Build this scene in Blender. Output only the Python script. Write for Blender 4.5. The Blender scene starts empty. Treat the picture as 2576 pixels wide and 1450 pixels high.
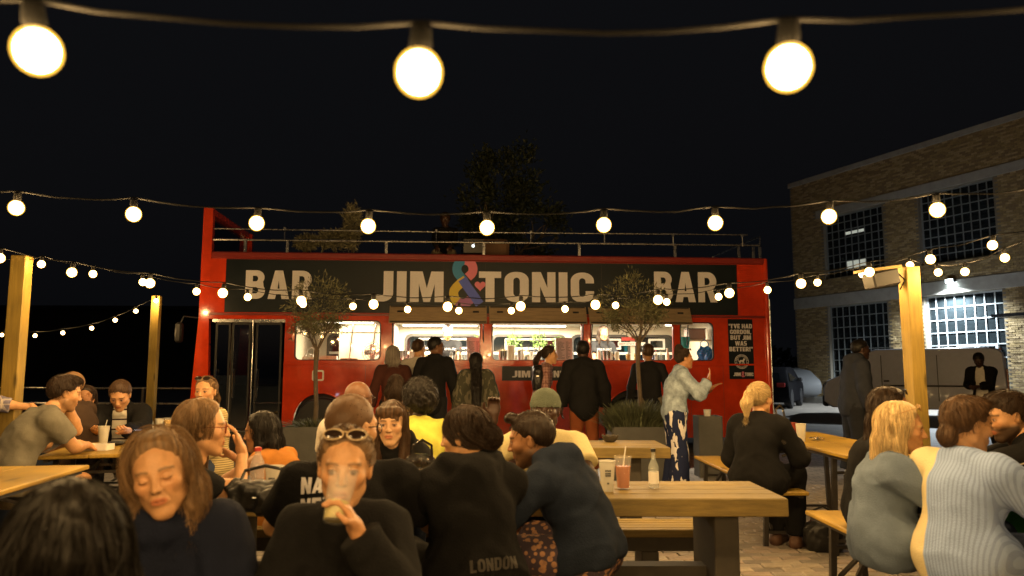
import bpy, bmesh, math, random
import numpy as np
from mathutils import Vector, Matrix
random.seed(7); RNG = np.random.default_rng(11)
SC = bpy.context.scene
COL = SC.collection
R = math.radians
# ------------------------------------------------------------------ camera
CAMZ, PITCH, FPX = 1.35, R(6.5), 1860.0      # eye height, upward tilt, focal length for a 2576 px wide frame
cam = bpy.data.cameras.new('camera'); camo = bpy.data.objects.new('camera', cam); COL.objects.link(camo)
camo.location = (0, 0, CAMZ); camo.rotation_euler = (math.pi/2 + PITCH, 0, 0)
cam.sensor_width = 36; cam.lens = 36*FPX/2576; cam.clip_start = .05; cam.clip_end = 600
cam.dof.use_dof = True; cam.dof.focus_distance = 8.0; cam.dof.aperture_fstop = 2.8
SC.camera = camo
# ------------------------------------------------------------------ night sky
W = bpy.data.worlds.new('World'); SC.world = W; W.use_nodes = True
_n = W.node_tree.nodes; _l = W.node_tree.links
_s = _n.new('ShaderNodeTexSky'); _s.sky_type = 'NISHITA'; _s.sun_disc = False
_s.sun_elevation = R(-4); _s.sun_rotation = R(200); _s.air_density = 1.2; _s.dust_density = 2.0
_hs = _n.new('ShaderNodeHueSaturation'); _hs.inputs['Saturation'].default_value = .45
_l.new(_s.outputs[0], _hs.inputs['Color'])
_mx = _n.new('ShaderNodeMix'); _mx.data_type = 'RGBA'; _mx.blend_type = 'ADD'; _mx.inputs[0].default_value = 1
_mx.inputs[7].default_value = (.030, .032, .040, 1)
_l.new(_hs.outputs[0], _mx.inputs[6]); _l.new(_mx.outputs[2], _n['Background'].inputs['Color'])
_n['Background'].inputs['Strength'].default_value = .09
SC.view_settings.view_transform = 'Standard'; SC.view_settings.look = 'None'
SC.view_settings.exposure = 0.0; SC.view_settings.gamma = 1
SC.cycles.use_denoising = True
SC.cycles.max_bounces = 7; SC.cycles.diffuse_bounces = 3; SC.cycles.glossy_bounces = 3
SC.cycles.transmission_bounces = 6; SC.cycles.transparent_max_bounces = 24
SC.cycles.sample_clamp_indirect = 2.5; SC.cycles.sample_clamp_direct = 14
SC.cycles.caustics_reflective = False; SC.cycles.caustics_refractive = False
SC.cycles.use_light_tree = True

# ------------------------------------------------------------------ geometry helpers
_F = np.array((0, math.cos(PITCH), math.sin(PITCH))); _U = np.array((0, -math.sin(PITCH), math.cos(PITCH)))
def ray(px, py):
    return np.array((1, 0, 0))*((px-1288)/FPX) - _U*((py-725)/FPX) + _F
def at(px, py, d):                      # the point at depth d (metres ahead) that the photograph shows at (px, py)
    v = ray(px, py); return np.array((0, 0, CAMZ)) + v*(d/v[1])
def atz(px, py, z):                     # the point at height z
    v = ray(px, py); return np.array((0, 0, CAMZ)) + v*((z-CAMZ)/v[2])

def link(name, me, mat=None, parent=None):
    o = bpy.data.objects.new(name, me); COL.objects.link(o)
    if mat is not None:
        me.materials.clear()
        for m in (mat if isinstance(mat, (list, tuple)) else [mat]): me.materials.append(m)
    if parent is not None: o.parent = parent
    return o
def tag(o, label=None, cat=None, group=None, kind=None):
    if label: o['label'] = label
    if cat: o['category'] = cat
    if group: o['group'] = group
    if kind: o['kind'] = kind
    return o
def thing(name, label, cat, loc=(0, 0, 0), rz=0, group=None):
    o = bpy.data.objects.new(name, None); COL.objects.link(o); o.location = loc; o.rotation_euler = (0, 0, rz)
    o.empty_display_size = .1
    return tag(o, label, cat, group)
def copy_tree(o, parent=None):
    c = o.copy(); COL.objects.link(c)
    if parent is not None: c.parent = parent
    for ch in list(o.children): copy_tree(ch, c)
    return c
def fmesh(name, V, Q, smooth=True):     # fast quad / tri mesh from arrays
    me = bpy.data.meshes.new(name); V = np.asarray(V, np.float32); Q = np.asarray(Q, np.int32)
    n = Q.shape[1]
    me.vertices.add(len(V)); me.vertices.foreach_set('co', V.ravel())
    me.loops.add(Q.size); me.loops.foreach_set('vertex_index', Q.ravel())
    me.polygons.add(len(Q)); me.polygons.foreach_set('loop_start', np.arange(0, Q.size, n, dtype=np.int32))
    me.update(calc_edges=True)
    me.polygons.foreach_set('use_smooth', np.full(len(Q), smooth))
    return me
def setcol(me, C):                      # per-vertex colour
    a = me.color_attributes.new('Col', 'FLOAT_COLOR', 'POINT')
    C = np.asarray(C, np.float32)
    if C.shape[1] == 3: C = np.concatenate([C, np.ones((len(C), 1), np.float32)], 1)
    a.data.foreach_set('color', C.ravel())

class MB:                               # collects shapes into ONE mesh
    def __init__(s): s.bm = bmesh.new()
    def box(s, lo, hi, M=None, bev=0):
        lo = Vector(lo); hi = Vector(hi); c = (lo+hi)/2; e = hi-lo
        mat = Matrix.Translation(c) @ Matrix.Diagonal((*e, 1))
        r = bmesh.ops.create_cube(s.bm, size=1, matrix=mat)
        if bev: 
            es = list({ed for v in r['verts'] for ed in v.link_edges})
            b = bmesh.ops.bevel(s.bm, geom=es, offset=bev, segments=1, affect='EDGES', clamp_overlap=True)
            vs = list({v for f in b['faces'] for v in f.verts} | {v for v in r['verts'] if v.is_valid})
        else: vs = r['verts']
        if M is not None: bmesh.ops.transform(s.bm, matrix=M, verts=vs)
        return s
    def bar(s, a, b, w, h=None, roll=0, bev=0):     # square bar between two points
        a = Vector(a); b = Vector(b); h = w if h is None else h; d = b-a
        q = d.to_track_quat('Z', 'Y').to_matrix().to_4x4() @ Matrix.Rotation(roll, 4, 'Z')
        return s.box((-w/2, -h/2, 0), (w/2, h/2, d.length), Matrix.Translation(a) @ q, bev)
    def tube(s, pts, r, n=8, cap=True):
        pts = [Vector(p) for p in pts]; rs = r if isinstance(r, (list, tuple)) else [r]*len(pts)
        rings = []; up = None
        for i, p in enumerate(pts):
            t = (pts[min(i+1, len(pts)-1)]-pts[max(i-1, 0)]).normalized()
            if up is None: up = t.orthogonal().normalized()
            up = (up - t*up.dot(t)).normalized(); sd = t.cross(up)
            rings.append([s.bm.verts.new(p + (up*math.cos(k*2*math.pi/n)+sd*math.sin(k*2*math.pi/n))*rs[i]) for k in range(n)])
        for a, b in zip(rings, rings[1:]):
            for k in range(n): s.bm.faces.new((a[k], a[(k+1) % n], b[(k+1) % n], b[k]))
        if cap: s.bm.faces.new(rings[0][::-1]); s.bm.faces.new(rings[-1])
        return s
    def lathe(s, prof, n=16, M=None, cap=True):     # prof: (radius, z)
        rings = []
        for r, z in prof:
            rings.append([s.bm.verts.new((M @ Vector((r*math.cos(k*2*math.pi/n), r*math.sin(k*2*math.pi/n), z))) if M else
                          (r*math.cos(k*2*math.pi/n), r*math.sin(k*2*math.pi/n), z)) for k in range(n)])
        for a, b in zip(rings, rings[1:]):
            for k in range(n): s.bm.faces.new((a[k], a[(k+1) % n], b[(k+1) % n], b[k]))
        if cap: s.bm.faces.new(rings[0][::-1]); s.bm.faces.new(rings[-1])
        return s
    def prism(s, poly, y0, y1, M=None):             # outline in (x, z) pushed from y0 to y1
        f = [(x, y0, z) for x, z in poly]; b = [(x, y1, z) for x, z in poly]
        T = (lambda p: M @ Vector(p)) if M is not None else (lambda p: Vector(p))
        f = [s.bm.verts.new(T(p)) for p in f]; b = [s.bm.verts.new(T(p)) for p in b]; n = len(poly)
        s.bm.faces.new(f); s.bm.faces.new(b[::-1])
        for k in range(n): s.bm.faces.new((f[(k+1) % n], f[k], b[k], b[(k+1) % n]))
        return s
    def ring(s, outer, inner, y0, y1, M=None):      # frame between two outlines of equal length
        T = (lambda p: M @ Vector(p)) if M is not None else (lambda p: Vector(p))
        L = [[s.bm.verts.new(T((x, y, z))) for x, z in P] for P, y in ((outer, y0), (inner, y0), (outer, y1), (inner, y1))]
        n = len(outer)
        for k in range(n):
            j = (k+1) % n
            s.bm.faces.new((L[0][k], L[0][j], L[1][j], L[1][k])); s.bm.faces.new((L[2][j], L[2][k], L[3][k], L[3][j]))
            s.bm.faces.new((L[0][j], L[0][k], L[2][k], L[2][j])); s.bm.faces.new((L[1][k], L[1][j], L[3][j], L[3][k]))
        return s
    def sphere(s, c, r, u=14, v=9, sc=(1, 1, 1)):
        bmesh.ops.create_uvsphere(s.bm, u_segments=u, v_segments=v, radius=r, matrix=Matrix.Translation(c) @ Matrix.Diagonal((*sc, 1)))
        return s
    def face(s, pts):
        s.bm.faces.new([s.bm.verts.new(p) for p in pts]); return s
    def mesh(s, name, smooth=False):
        bmesh.ops.recalc_face_normals(s.bm, faces=s.bm.faces)
        me = bpy.data.meshes.new(name); s.bm.to_mesh(me); s.bm.free()
        if smooth:
            me.polygons.foreach_set('use_smooth', [True]*len(me.polygons))
            if smooth != 'all': me.set_sharp_from_angle(angle=R(38))
        return me
    def build(s, name, mat, parent=None, smooth=False):
        return link(name, s.mesh(name, smooth), mat, parent)
def rrect(x0, z0, x1, z1, r, n=5):      # rounded rectangle outline
    P = []
    for cx, cz, a in ((x1-r, z1-r, 0), (x0+r, z1-r, 90), (x0+r, z0+r, 180), (x1-r, z0+r, 270)):
        for k in range(n+1):
            t = R(a+90*k/n); P.append((cx+r*math.cos(t), cz+r*math.sin(t)))
    return P
def text(name, body, mat, size, parent=None, loc=(0, 0, 0), rot=(math.pi/2, 0, 0), sx=1, bold=0, ext=.002, align='LEFT', spacing=1, line=1):
    c = bpy.data.curves.new(name, 'FONT'); c.body = body; c.size = size; c.offset = bold*size; c.extrude = ext
    c.align_x = align; c.space_character = spacing; c.space_line = line; c.resolution_u = 4
    t = bpy.data.objects.new(name, c); COL.objects.link(t)
    me = bpy.data.meshes.new_from_object(t, depsgraph=bpy.context.evaluated_depsgraph_get()); bpy.data.objects.remove(t)
    me.name = name; o = link(name, me, mat, parent)
    o.location = loc; o.rotation_euler = rot; o.scale = (sx, 1, 1)
    return o

# ------------------------------------------------------------------ materials
MATS = {}
def mat(name, col=(.5, .5, .5), rough=.6, metal=0, spec=.5, noise=0, nscale=8, bump=0, bscale=60, emit=0, ecol=None, trans=0, alpha=1, attr=False, coat=0, sheen=0, stretch=(1, 1, 1), ior=1.45, knots=0):
    if name in MATS: return MATS[name]
    m = bpy.data.materials.new(name); MATS[name] = m; m.use_nodes = True
    N = m.node_tree.nodes; L = m.node_tree.links; b = N['Principled BSDF']
    b.inputs['Base Color'].default_value = (*col, 1); b.inputs['Roughness'].default_value = rough
    b.inputs['Metallic'].default_value = metal; b.inputs['Specular IOR Level'].default_value = spec
    b.inputs['Transmission Weight'].default_value = trans; b.inputs['Alpha'].default_value = alpha
    b.inputs['Coat Weight'].default_value = coat; b.inputs['Sheen Weight'].default_value = sheen; b.inputs['IOR'].default_value = ior
    if emit:
        b.inputs['Emission Color'].default_value = (*(ecol or col), 1); b.inputs['Emission Strength'].default_value = emit
    tc = N.new('ShaderNodeTexCoord'); mp = N.new('ShaderNodeMapping'); mp.inputs['Scale'].default_value = stretch
    L.new(tc.outputs['Object'], mp.inputs[0])
    src = None
    if attr:
        a = N.new('ShaderNodeVertexColor'); a.layer_name = 'Col'; src = a.outputs[0]; L.new(src, b.inputs['Base Color'])
    if noise:
        t = N.new('ShaderNodeTexNoise'); t.inputs['Scale'].default_value = nscale; t.inputs['Detail'].default_value = 5
        t.inputs['Roughness'].default_value = .65
        L.new(mp.outputs[0], t.inputs[0])
        r = N.new('ShaderNodeMapRange'); r.inputs[1].default_value = .25; r.inputs[2].default_value = .75
        r.inputs[3].default_value = 1-noise; r.inputs[4].default_value = 1+noise; L.new(t.outputs[0], r.inputs[0])
        x = N.new('ShaderNodeMix'); x.data_type = 'RGBA'; x.blend_type = 'MULTIPLY'; x.inputs[0].default_value = 1
        if src: L.new(src, x.inputs[6])
        else: x.inputs[6].default_value = (*col, 1)
        L.new(r.outputs[0], x.inputs[7]); L.new(x.outputs[2], b.inputs['Base Color'])
        q = N.new('ShaderNodeMapRange'); q.inputs[3].default_value = max(.02, rough-.12); q.inputs[4].default_value = min(1, rough+.12)
        L.new(t.outputs[0], q.inputs[0]); L.new(q.outputs[0], b.inputs['Roughness'])
    if knots:                           # dark knots scattered in the timber
        vo = N.new('ShaderNodeTexVoronoi'); vo.inputs['Scale'].default_value = knots; mp2 = N.new('ShaderNodeMapping'); mp2.inputs['Scale'].default_value = [.45 if q == min(stretch) else 1.6 for q in stretch]; L.new(tc.outputs['Object'], mp2.inputs[0]); L.new(mp2.outputs[0], vo.inputs[0])
        kr = N.new('ShaderNodeMapRange'); kr.inputs[1].default_value = .05; kr.inputs[2].default_value = .16; kr.inputs[3].default_value = .35; kr.inputs[4].default_value = 1; L.new(vo.outputs[0], kr.inputs[0])
        sr = N.new('ShaderNodeTexNoise'); sr.inputs['Scale'].default_value = 1.7; sr.inputs['Detail'].default_value = 6; L.new(tc.outputs['Object'], sr.inputs[0]); sm = N.new('ShaderNodeMapRange'); sm.inputs[1].default_value = .35; sm.inputs[2].default_value = .62; sm.inputs[3].default_value = .62; sm.inputs[4].default_value = 1.05; L.new(sr.outputs[0], sm.inputs[0])
        mm = N.new('ShaderNodeMath'); mm.operation = 'MULTIPLY'; L.new(kr.outputs[0], mm.inputs[0]); L.new(sm.outputs[0], mm.inputs[1])
        x2 = N.new('ShaderNodeMix'); x2.data_type = 'RGBA'; x2.blend_type = 'MULTIPLY'; x2.inputs[0].default_value = 1; L.new(x.outputs[2], x2.inputs[6]); L.new(mm.outputs[0], x2.inputs[7]); L.new(x2.outputs[2], b.inputs['Base Color'])
    if bump:
        t2 = N.new('ShaderNodeTexNoise'); t2.inputs['Scale'].default_value = bscale; t2.inputs['Detail'].default_value = 4
        L.new(mp.outputs[0], t2.inputs[0]); bp_ = N.new('ShaderNodeBump'); bp_.inputs['Strength'].default_value = bump; bp_.inputs['Distance'].default_value = .01
        L.new(t2.outputs[0], bp_.inputs['Height']); L.new(bp_.outputs[0], b.inputs['Normal'])
    return m
def cloth(name, col, bump=.35, noise=.18, sheen=0, rough=.92):
    return mat('cloth_'+name, col, rough, 0, .12, noise, 9, bump, 140, sheen=sheen)
def pattern(name, colA, colB, kind='stripe', axis='X', scale=20, w=.5, rough=.9):   # woven or printed pattern in the garment's own space
    m = cloth(name, colA); N = m.node_tree.nodes; L = m.node_tree.links; b = N['Principled BSDF']
    tc = [n for n in N if n.type == 'TEX_COORD'][0]; sep = N.new('ShaderNodeSeparateXYZ'); L.new(tc.outputs['Object'], sep.inputs[0])
    def math_(op, *v):
        n = N.new('ShaderNodeMath'); n.operation = op
        for i, x in enumerate(v):
            if isinstance(x, (int, float)): n.inputs[i].default_value = x
            else: L.new(x, n.inputs[i])
        return n.outputs[0]
    def band(ax, sc, ww): return math_('LESS_THAN', math_('FRACT', math_('MULTIPLY', sep.outputs[ax], sc)), ww)
    if kind == 'stripe': f = band(axis, scale, w)
    elif kind == 'plaid':
        f = math_('MULTIPLY', math_('ADD', math_('ADD', band('X', scale, w), band('Z', scale, w)), band('Y', scale, w)), .5)
    elif kind == 'blotch':
        t = N.new('ShaderNodeTexNoise'); t.inputs['Scale'].default_value = scale; t.inputs['Detail'].default_value = 4
        mp = N.new('ShaderNodeMapping'); mp.inputs['Scale'].default_value = (1.6, 1.6, .55); L.new(tc.outputs['Object'], mp.inputs[0]); L.new(mp.outputs[0], t.inputs[0])
        f = math_('GREATER_THAN', t.outputs[0], w)
    elif kind == 'floral':
        t = N.new('ShaderNodeTexVoronoi'); t.inputs['Scale'].default_value = scale; L.new(tc.outputs['Object'], t.inputs[0])
        t2 = N.new('ShaderNodeTexNoise'); t2.inputs['Scale'].default_value = scale*1.4; t2.inputs['Detail'].default_value = 3; L.new(tc.outputs['Object'], t2.inputs[0])
        f = math_('MULTIPLY', math_('LESS_THAN', t.outputs[0], w), math_('MULTIPLY', t2.outputs[0], 1.7))
    x = N.new('ShaderNodeMix'); x.data_type = 'RGBA'; x.clamp_factor = True; L.new(f, x.inputs[0])
    x.inputs[6].default_value = (*colA, 1); x.inputs[7].default_value = (*colB, 1)
    L.new(x.outputs[2], b.inputs['Base Color'])
    return m
# ------------------------------------------------------------------ figures: smooth blended bodies polygonised with surface nets
def nrm(v): v = np.asarray(v, float); return v/(np.linalg.norm(v)+1e-9)
def C_(a, b, ra, rb=None): return ('c', np.asarray(a, float), np.asarray(b, float), ra, ra if rb is None else rb)
def E_(c, r, M=None): return ('e', np.asarray(c, float), np.eye(3) if M is None else M, np.asarray(r, float))
def pbox(p):
    if p[0] == 'c':
        r = max(p[3], p[4]); return np.minimum(p[1], p[2])-r, np.maximum(p[1], p[2])+r
    e = np.sqrt(((p[2]*p[3][None, :])**2).sum(1)); return p[1]-e, p[1]+e
def pev(p, X, Y, Z):
    if p[0] == 'c':
        _, a, b, ra, rb = p; d = b-a; dd = d@d+1e-12
        x = X-a[0]; y = Y-a[1]; z = Z-a[2]
        h = np.clip((x*d[0]+y*d[1]+z*d[2])/dd, 0, 1)
        return np.sqrt((x-h*d[0])**2+(y-h*d[1])**2+(z-h*d[2])**2)-(ra+h*(rb-ra))
    _, c, M, r = p; x = X-c[0]; y = Y-c[1]; z = Z-c[2]
    u = [(x*M[0, i]+y*M[1, i]+z*M[2, i])/r[i] for i in range(3)]
    k0 = np.sqrt(u[0]**2+u[1]**2+u[2]**2); k1 = np.sqrt((u[0]/r[0])**2+(u[1]/r[1])**2+(u[2]/r[2])**2)
    return k0*(k0-1)/(k1+1e-9)
def smin(a, b, k):
    h = np.clip(.5+.5*(b-a)/k, 0, 1); return b+(a-b)*h-k*h*(1-h)
class Field:
    def __init__(s, prims, h, pad=.03):
        bs = [pbox(p) for p in prims]; lo = np.min([b[0] for b in bs], 0)-pad; hi = np.max([b[1] for b in bs], 0)+pad
        s.h = h; s.lo = lo; n = np.ceil((hi-lo)/h).astype(int)+1; s.n = n
        s.ax = [(lo[i]+h*np.arange(n[i])).astype(np.float32) for i in range(3)]
        s.F = np.full(n, .25, np.float32)
    def grid(s, sl=(slice(None),)*3):
        return s.ax[0][sl[0]][:, None, None], s.ax[1][sl[1]][None, :, None], s.ax[2][sl[2]][None, None, :]
    def sub(s, lo, hi):
        return tuple(slice(max(0, int((lo[i]-s.lo[i])/s.h)), max(0, min(s.n[i], int((hi[i]-s.lo[i])/s.h)+2))) for i in range(3))
    def add(s, p, k=.03, fn=None):
        b = pbox(p); sl = s.sub(b[0]-k-.02, b[1]+k+.02); g = s.grid(sl)
        v = pev(p, *g)
        if fn is not None: v = fn(v, *g)
        s.F[sl] = smin(s.F[sl], v, k)
    def cut(s, p, k=.01):
        b = pbox(p); sl = s.sub(b[0]-k-.02, b[1]+k+.02); g = s.grid(sl)
        s.F[sl] = -smin(-s.F[sl], pev(p, *g), k)
    def mesh(s):
        F = s.F; S = F < 0
        c = S[:-1, :-1, :-1]; cnt = np.zeros(c.shape, np.int8)
        for i in (0, 1):
            for j in (0, 1):
                for k in (0, 1): cnt += S[i:S.shape[0]-1+i, j:S.shape[1]-1+j, k:S.shape[2]-1+k]
        act = (cnt > 0) & (cnt < 8); I = np.argwhere(act)
        if len(I) == 0: return np.zeros((0, 3)), np.zeros((0, 4), int)
        idx = np.full(act.shape, -1, np.int32); idx[act] = np.arange(len(I))
        acc = np.zeros((len(I), 3), np.float32); w = np.zeros(len(I), np.float32)
        E = [((0, 0, 0), a) for a in range(3)] + [((0, 1, 0), 0), ((0, 0, 1), 0), ((0, 1, 1), 0), ((1, 0, 0), 1), ((0, 0, 1), 1), ((1, 0, 1), 1), ((1, 0, 0), 2), ((0, 1, 0), 2), ((1, 1, 0), 2)]
        for o, a in E:
            p = I+np.array(o); q = p.copy(); q[:, a] += 1
            f0 = F[p[:, 0], p[:, 1], p[:, 2]]; f1 = F[q[:, 0], q[:, 1], q[:, 2]]; m = (f0 < 0) != (f1 < 0)
            t = np.where(m, f0/(f0-f1+1e-12*(f0 == f1)), 0); pt = np.array(o, np.float32)+np.zeros((len(I), 3), np.float32); pt[:, a] += t
            acc[m] += pt[m]; w[m] += 1
        V = (I+acc/w[:, None])*s.h+s.lo
        Q = []
        for a in range(3):
            b, c2 = (a+1) % 3, (a+2) % 3
            n = np.array(F.shape); sl0 = [slice(1, n[i]-1) for i in range(3)]; sl0[a] = slice(0, n[a]-1); sl1 = list(sl0); sl1[a] = slice(1, n[a])
            m = S[tuple(sl0)] != S[tuple(sl1)]; P = np.argwhere(m); off = np.array([x.start for x in sl0]); P = P+off
            inside = S[P[:, 0], P[:, 1], P[:, 2]]
            eb = np.zeros(3, int); eb[b] = 1; ec = np.zeros(3, int); ec[c2] = 1
            g = lambda A: idx[A[:, 0], A[:, 1], A[:, 2]]
            q = np.stack([g(P-eb-ec), g(P-ec), g(P), g(P-eb)], 1); q[~inside] = q[~inside][:, ::-1]; Q.append(q)
        Q = np.concatenate(Q); Q = Q[(Q >= 0).all(1)]
        return V, Q
def smooth_(V, Q, it=1, f=.5):
    for _ in range(it):
        A = np.zeros_like(V); w = np.zeros(len(V))
        for i, j in ((0, 1), (1, 2), (2, 3), (3, 0)):
            np.add.at(A, Q[:, i], V[Q[:, j]]); np.add.at(A, Q[:, j], V[Q[:, i]]); np.add.at(w, Q[:, i], 1); np.add.at(w, Q[:, j], 1)
        V = V*(1-f)+f*A/np.maximum(w, 1)[:, None]
    return V
def wob(X, Y, Z, f, seed):              # soft folds
    a = seed*1.7
    u = np.sin(f*(.9*X+.35*Y+.45*Z)+a+1.6*np.sin(f*.43*(Z-.6*X)+a*2)); v = np.sin(f*1.31*(.8*Y-.5*X+.5*Z)+a*3+1.3*np.sin(f*.5*(X+Y)+a))
    return u*.55+v*.45
def rotm(yaw=0, pitch=0, roll=0):       # columns = right, forward, up. yaw > 0 turns to the person's left, pitch > 0 looks up, roll > 0 tilts to the right
    cy, sy = math.cos(R(yaw)), math.sin(R(yaw)); cp, sp = math.cos(R(pitch)), math.sin(R(pitch)); cr, sr = math.cos(R(roll)), math.sin(R(roll))
    Z = np.array([[cy, -sy, 0], [sy, cy, 0], [0, 0, 1]]); X = np.array([[1, 0, 0], [0, cp, -sp], [0, sp, cp]]); Yr = np.array([[cr, 0, sr], [0, 1, 0], [-sr, 0, cr]])
    return Z@X@Yr
def tf(p, M, o, s=1):                   # head-space primitive -> body space
    if p[0] == 'c': return ('c', o+M@(p[1]*s), o+M@(p[2]*s), p[3]*s, p[4]*s)
    return ('e', o+M@(p[1]*s), M@p[2], p[3]*s)

def head_prims(fem, jaw=1.0, nose=1.0, eyes='open', age=0):
    j = jaw*(.93 if fem else 1.0)
    add = [(E_((0, -.014, .028), (.0735, .094, .088)), .0), (E_((0, .018, -.028), (.0585*j, .068, .082)), .03),
           (C_((.044*j, .0, -.058), (.012, .058, -.098), .022, .017), .025), (C_((-.044*j, .0, -.058), (-.012, .058, -.098), .022, .017), .025),
           (E_((0, .062, -.098), (.021, .019, .017)), .02),
           (E_((.040, .050, -.018), (.022, .022, .02)), .02), (E_((-.040, .050, -.018), (.022, .022, .02)), .02),
           (C_((-.034, .070, .024), (.034, .070, .024), .012 if not fem else .009), .018),
           (E_((0, .070, -.058), (.026, .018, .022)), .015)]
    sub = [(E_((.031, .093, .003), (.017, .019, .012)), .012), (E_((-.031, .093, .003), (.017, .019, .012)), .012)]
    er = .0128 if eyes == 'open' else .0135
    add2 = [(E_((.0305, .0725, .002), (er, .0115, er*.86)), .004), (E_((-.0305, .0725, .002), (er, .0115, er*.86)), .004),
            (C_((0, .079, .016), (0, .079+.022*nose, -.026*nose), .0065, .0105), .010), (E_((.0105, .091, -.029), (.0075, .009, .007)), .006), (E_((-.0105, .091, -.029), (.0075, .009, .007)), .006),
            (C_((-.017, .080, -.0555), (.017, .080, -.0555), .0048), .006), (E_((0, .0855, -.0555), (.013, .006, .0045)), .005),
            (C_((-.015, .080, -.0665), (.015, .080, -.0665), .0055), .006), (E_((0, .0855, -.0670), (.012, .006, .0055)), .005),
            (E_((.0745, -.012, -.006), (.0075, .017, .029), rotm(-22, 0, 8)), .006), (E_((-.0745, -.012, -.006), (.0075, .017, .029), rotm(22, 0, -8)), .006)]
    sub2 = [(E_((.083, -.004, -.004), (.004, .008, .015)), .004), (E_((-.083, -.004, -.004), (.004, .008, .015)), .004),
            (C_((-.019, .090, -.0612), (.019, .090, -.0612), .0014), .0035)]
    if age or not fem:
        for sg in (-1, 1): sub2 += [(C_((sg*.019, .0845, -.034), (sg*.031, .0765, -.060), .0018*(1+age)), .007), (C_((sg*.016, .083, -.010), (sg*.036, .0775, -.013), .0013*(1+age)), .005)]
    return add, sub, add2, sub2
def head_color(P, skin, lip, brow, eyes, stubble=0, hairc=None, age=0):   # P: head-space points
    n = len(P); c = np.tile(np.array(skin, float), (n, 1)); x, y, z = P.T
    def mix(c, m, col): return c*(1-m[:, None])+np.array(col)[None]*m[:, None]
    def bump_(d, r): return np.clip(1-d/r, 0, 1)**.7
    front = y > .04
    blush = np.exp(-(((np.abs(x)-.04)/.02)**2+((z+.025)/.022)**2))*front; c = mix(c, blush*.25, np.array(skin)*np.array((1.05, .72, .7)))
    if stubble:
        s = np.clip((-z-.028)/.02, 0, 1)*np.clip((y+.035)/.03, 0, 1)*(z > -.16)
        s *= 1-np.exp(-((x/.02)**2+((z+.061)/.009)**2))*.8
        c = mix(c, np.clip(s*stubble, 0, 1), hairc if hairc is not None else (.02, .015, .01))
    m = np.clip(1.25-np.sqrt((x/.022)**2+((z+.061)/.0105)**2), 0, .35)/.35*(y > .072); c = mix(c, m*.8, lip)
    m = np.clip(1.3-np.sqrt((x/.020)**2+((z+.0612)/.0018)**2), 0, .5)/.5*(y > .06); c = mix(c, m*.75, np.array(lip)*.25)
    bz = .021+.0055*np.cos((np.abs(x)-.034)/.02)-.16*np.clip(np.abs(x)-.034, 0, 1)
    m = np.clip(1.3-np.abs(z-bz)/.0042, 0, .6)/.6*(np.abs(x) > .013)*(np.abs(x) < .052)*(y > .04); c = mix(c, m*.8, brow)
    ex = np.abs(x)-.0305
    if eyes == 'open':
        m = np.clip(1.1-np.sqrt((ex/.0125)**2+((z-.001)/.0058)**2), 0, .3)/.3*(y > .055); c = mix(c, m*.8, (.40, .34, .30))
        m = np.clip(1.2-np.sqrt((ex/.0062)**2+((z-.0015)/.0068)**2), 0, .3)/.3*(y > .06); c = mix(c, m, (.03, .018, .012))
        m = np.clip(1.2-np.abs(z-.0085+ex*ex*22)/.0022, 0, .5)/.5*(np.abs(ex) < .0145)*(y > .05); c = mix(c, m*.85, (.03, .018, .012))
    else:
        m = np.clip(1.2-np.abs(z+.004-ex*ex*16)/.0020, 0, .5)/.5*(np.abs(ex) < .0145)*(y > .05); c = mix(c, m*.8, np.array(skin)*.18)
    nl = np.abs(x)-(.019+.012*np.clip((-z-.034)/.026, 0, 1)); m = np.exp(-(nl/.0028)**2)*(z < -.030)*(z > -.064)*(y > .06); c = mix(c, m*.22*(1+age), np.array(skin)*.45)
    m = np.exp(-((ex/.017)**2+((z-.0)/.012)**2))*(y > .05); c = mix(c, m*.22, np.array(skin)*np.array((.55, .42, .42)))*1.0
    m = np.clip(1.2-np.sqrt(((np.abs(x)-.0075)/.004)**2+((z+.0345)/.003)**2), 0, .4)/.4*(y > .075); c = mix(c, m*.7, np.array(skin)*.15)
    return c

def spts(prims, P, k=.02):              # blended distance of scattered points
    d = None
    for p, kk in prims:
        v = pev(p, P[:, 0], P[:, 1], P[:, 2]); d = v if d is None else smin(d, v, kk or k)
    return d
def strands(prims, V, N, flow, n, steps, ds, width, col, jit=.25, lift=.004, seed=0):
    g = np.random.default_rng(seed+5); i = g.choice(len(V), n); P = V[i]-N[i]*.002+g.normal(0, .002, (n, 3)); side0 = None
    off = g.uniform(-.25, 1, n)*lift; vs = []; dirs = g.normal(0, 1, (n, 3))*jit; phase = g.uniform(0, 6.28, n)
    nrm_ = lambda A: A/(np.linalg.norm(A, axis=1, keepdims=True)+1e-9)
    e = .004
    for st in range(steps+1):
        d = spts(prims, P); G = np.stack([spts(prims, P+np.eye(3)[a]*e)-d for a in range(3)], 1); G = nrm_(G)
        P = P-G*np.clip(d-off, -.012, .012)[:, None]*(.8)
        f = flow(P)+dirs; f = nrm_(f-G*(f*G).sum(1, keepdims=True)*.85)
        s = nrm_(np.cross(f, G)); wd = width*(1-.75*st/steps)
        s = s*np.cos(phase*.4)[:, None]+G*np.sin(phase*.4)[:, None]
        vs.append(np.stack([P-s*wd/2, P+s*wd/2], 1)); P = P+f*ds
    A = np.stack(vs, 1)                                     # n, steps+1, 2, 3
    base = (np.arange(n)*(steps+1)*2)[:, None]+np.arange(steps)[None]*2
    Q = np.stack([base, base+1, base+3, base+2], -1).reshape(-1, 4)
    cc = np.clip(np.array(col)[None]*np.exp(g.normal(0, .28, (n, 1))), 0, 1); cc = np.repeat(cc, (steps+1)*2, 0)
    return A.reshape(-1, 3), Q, cc
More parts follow.
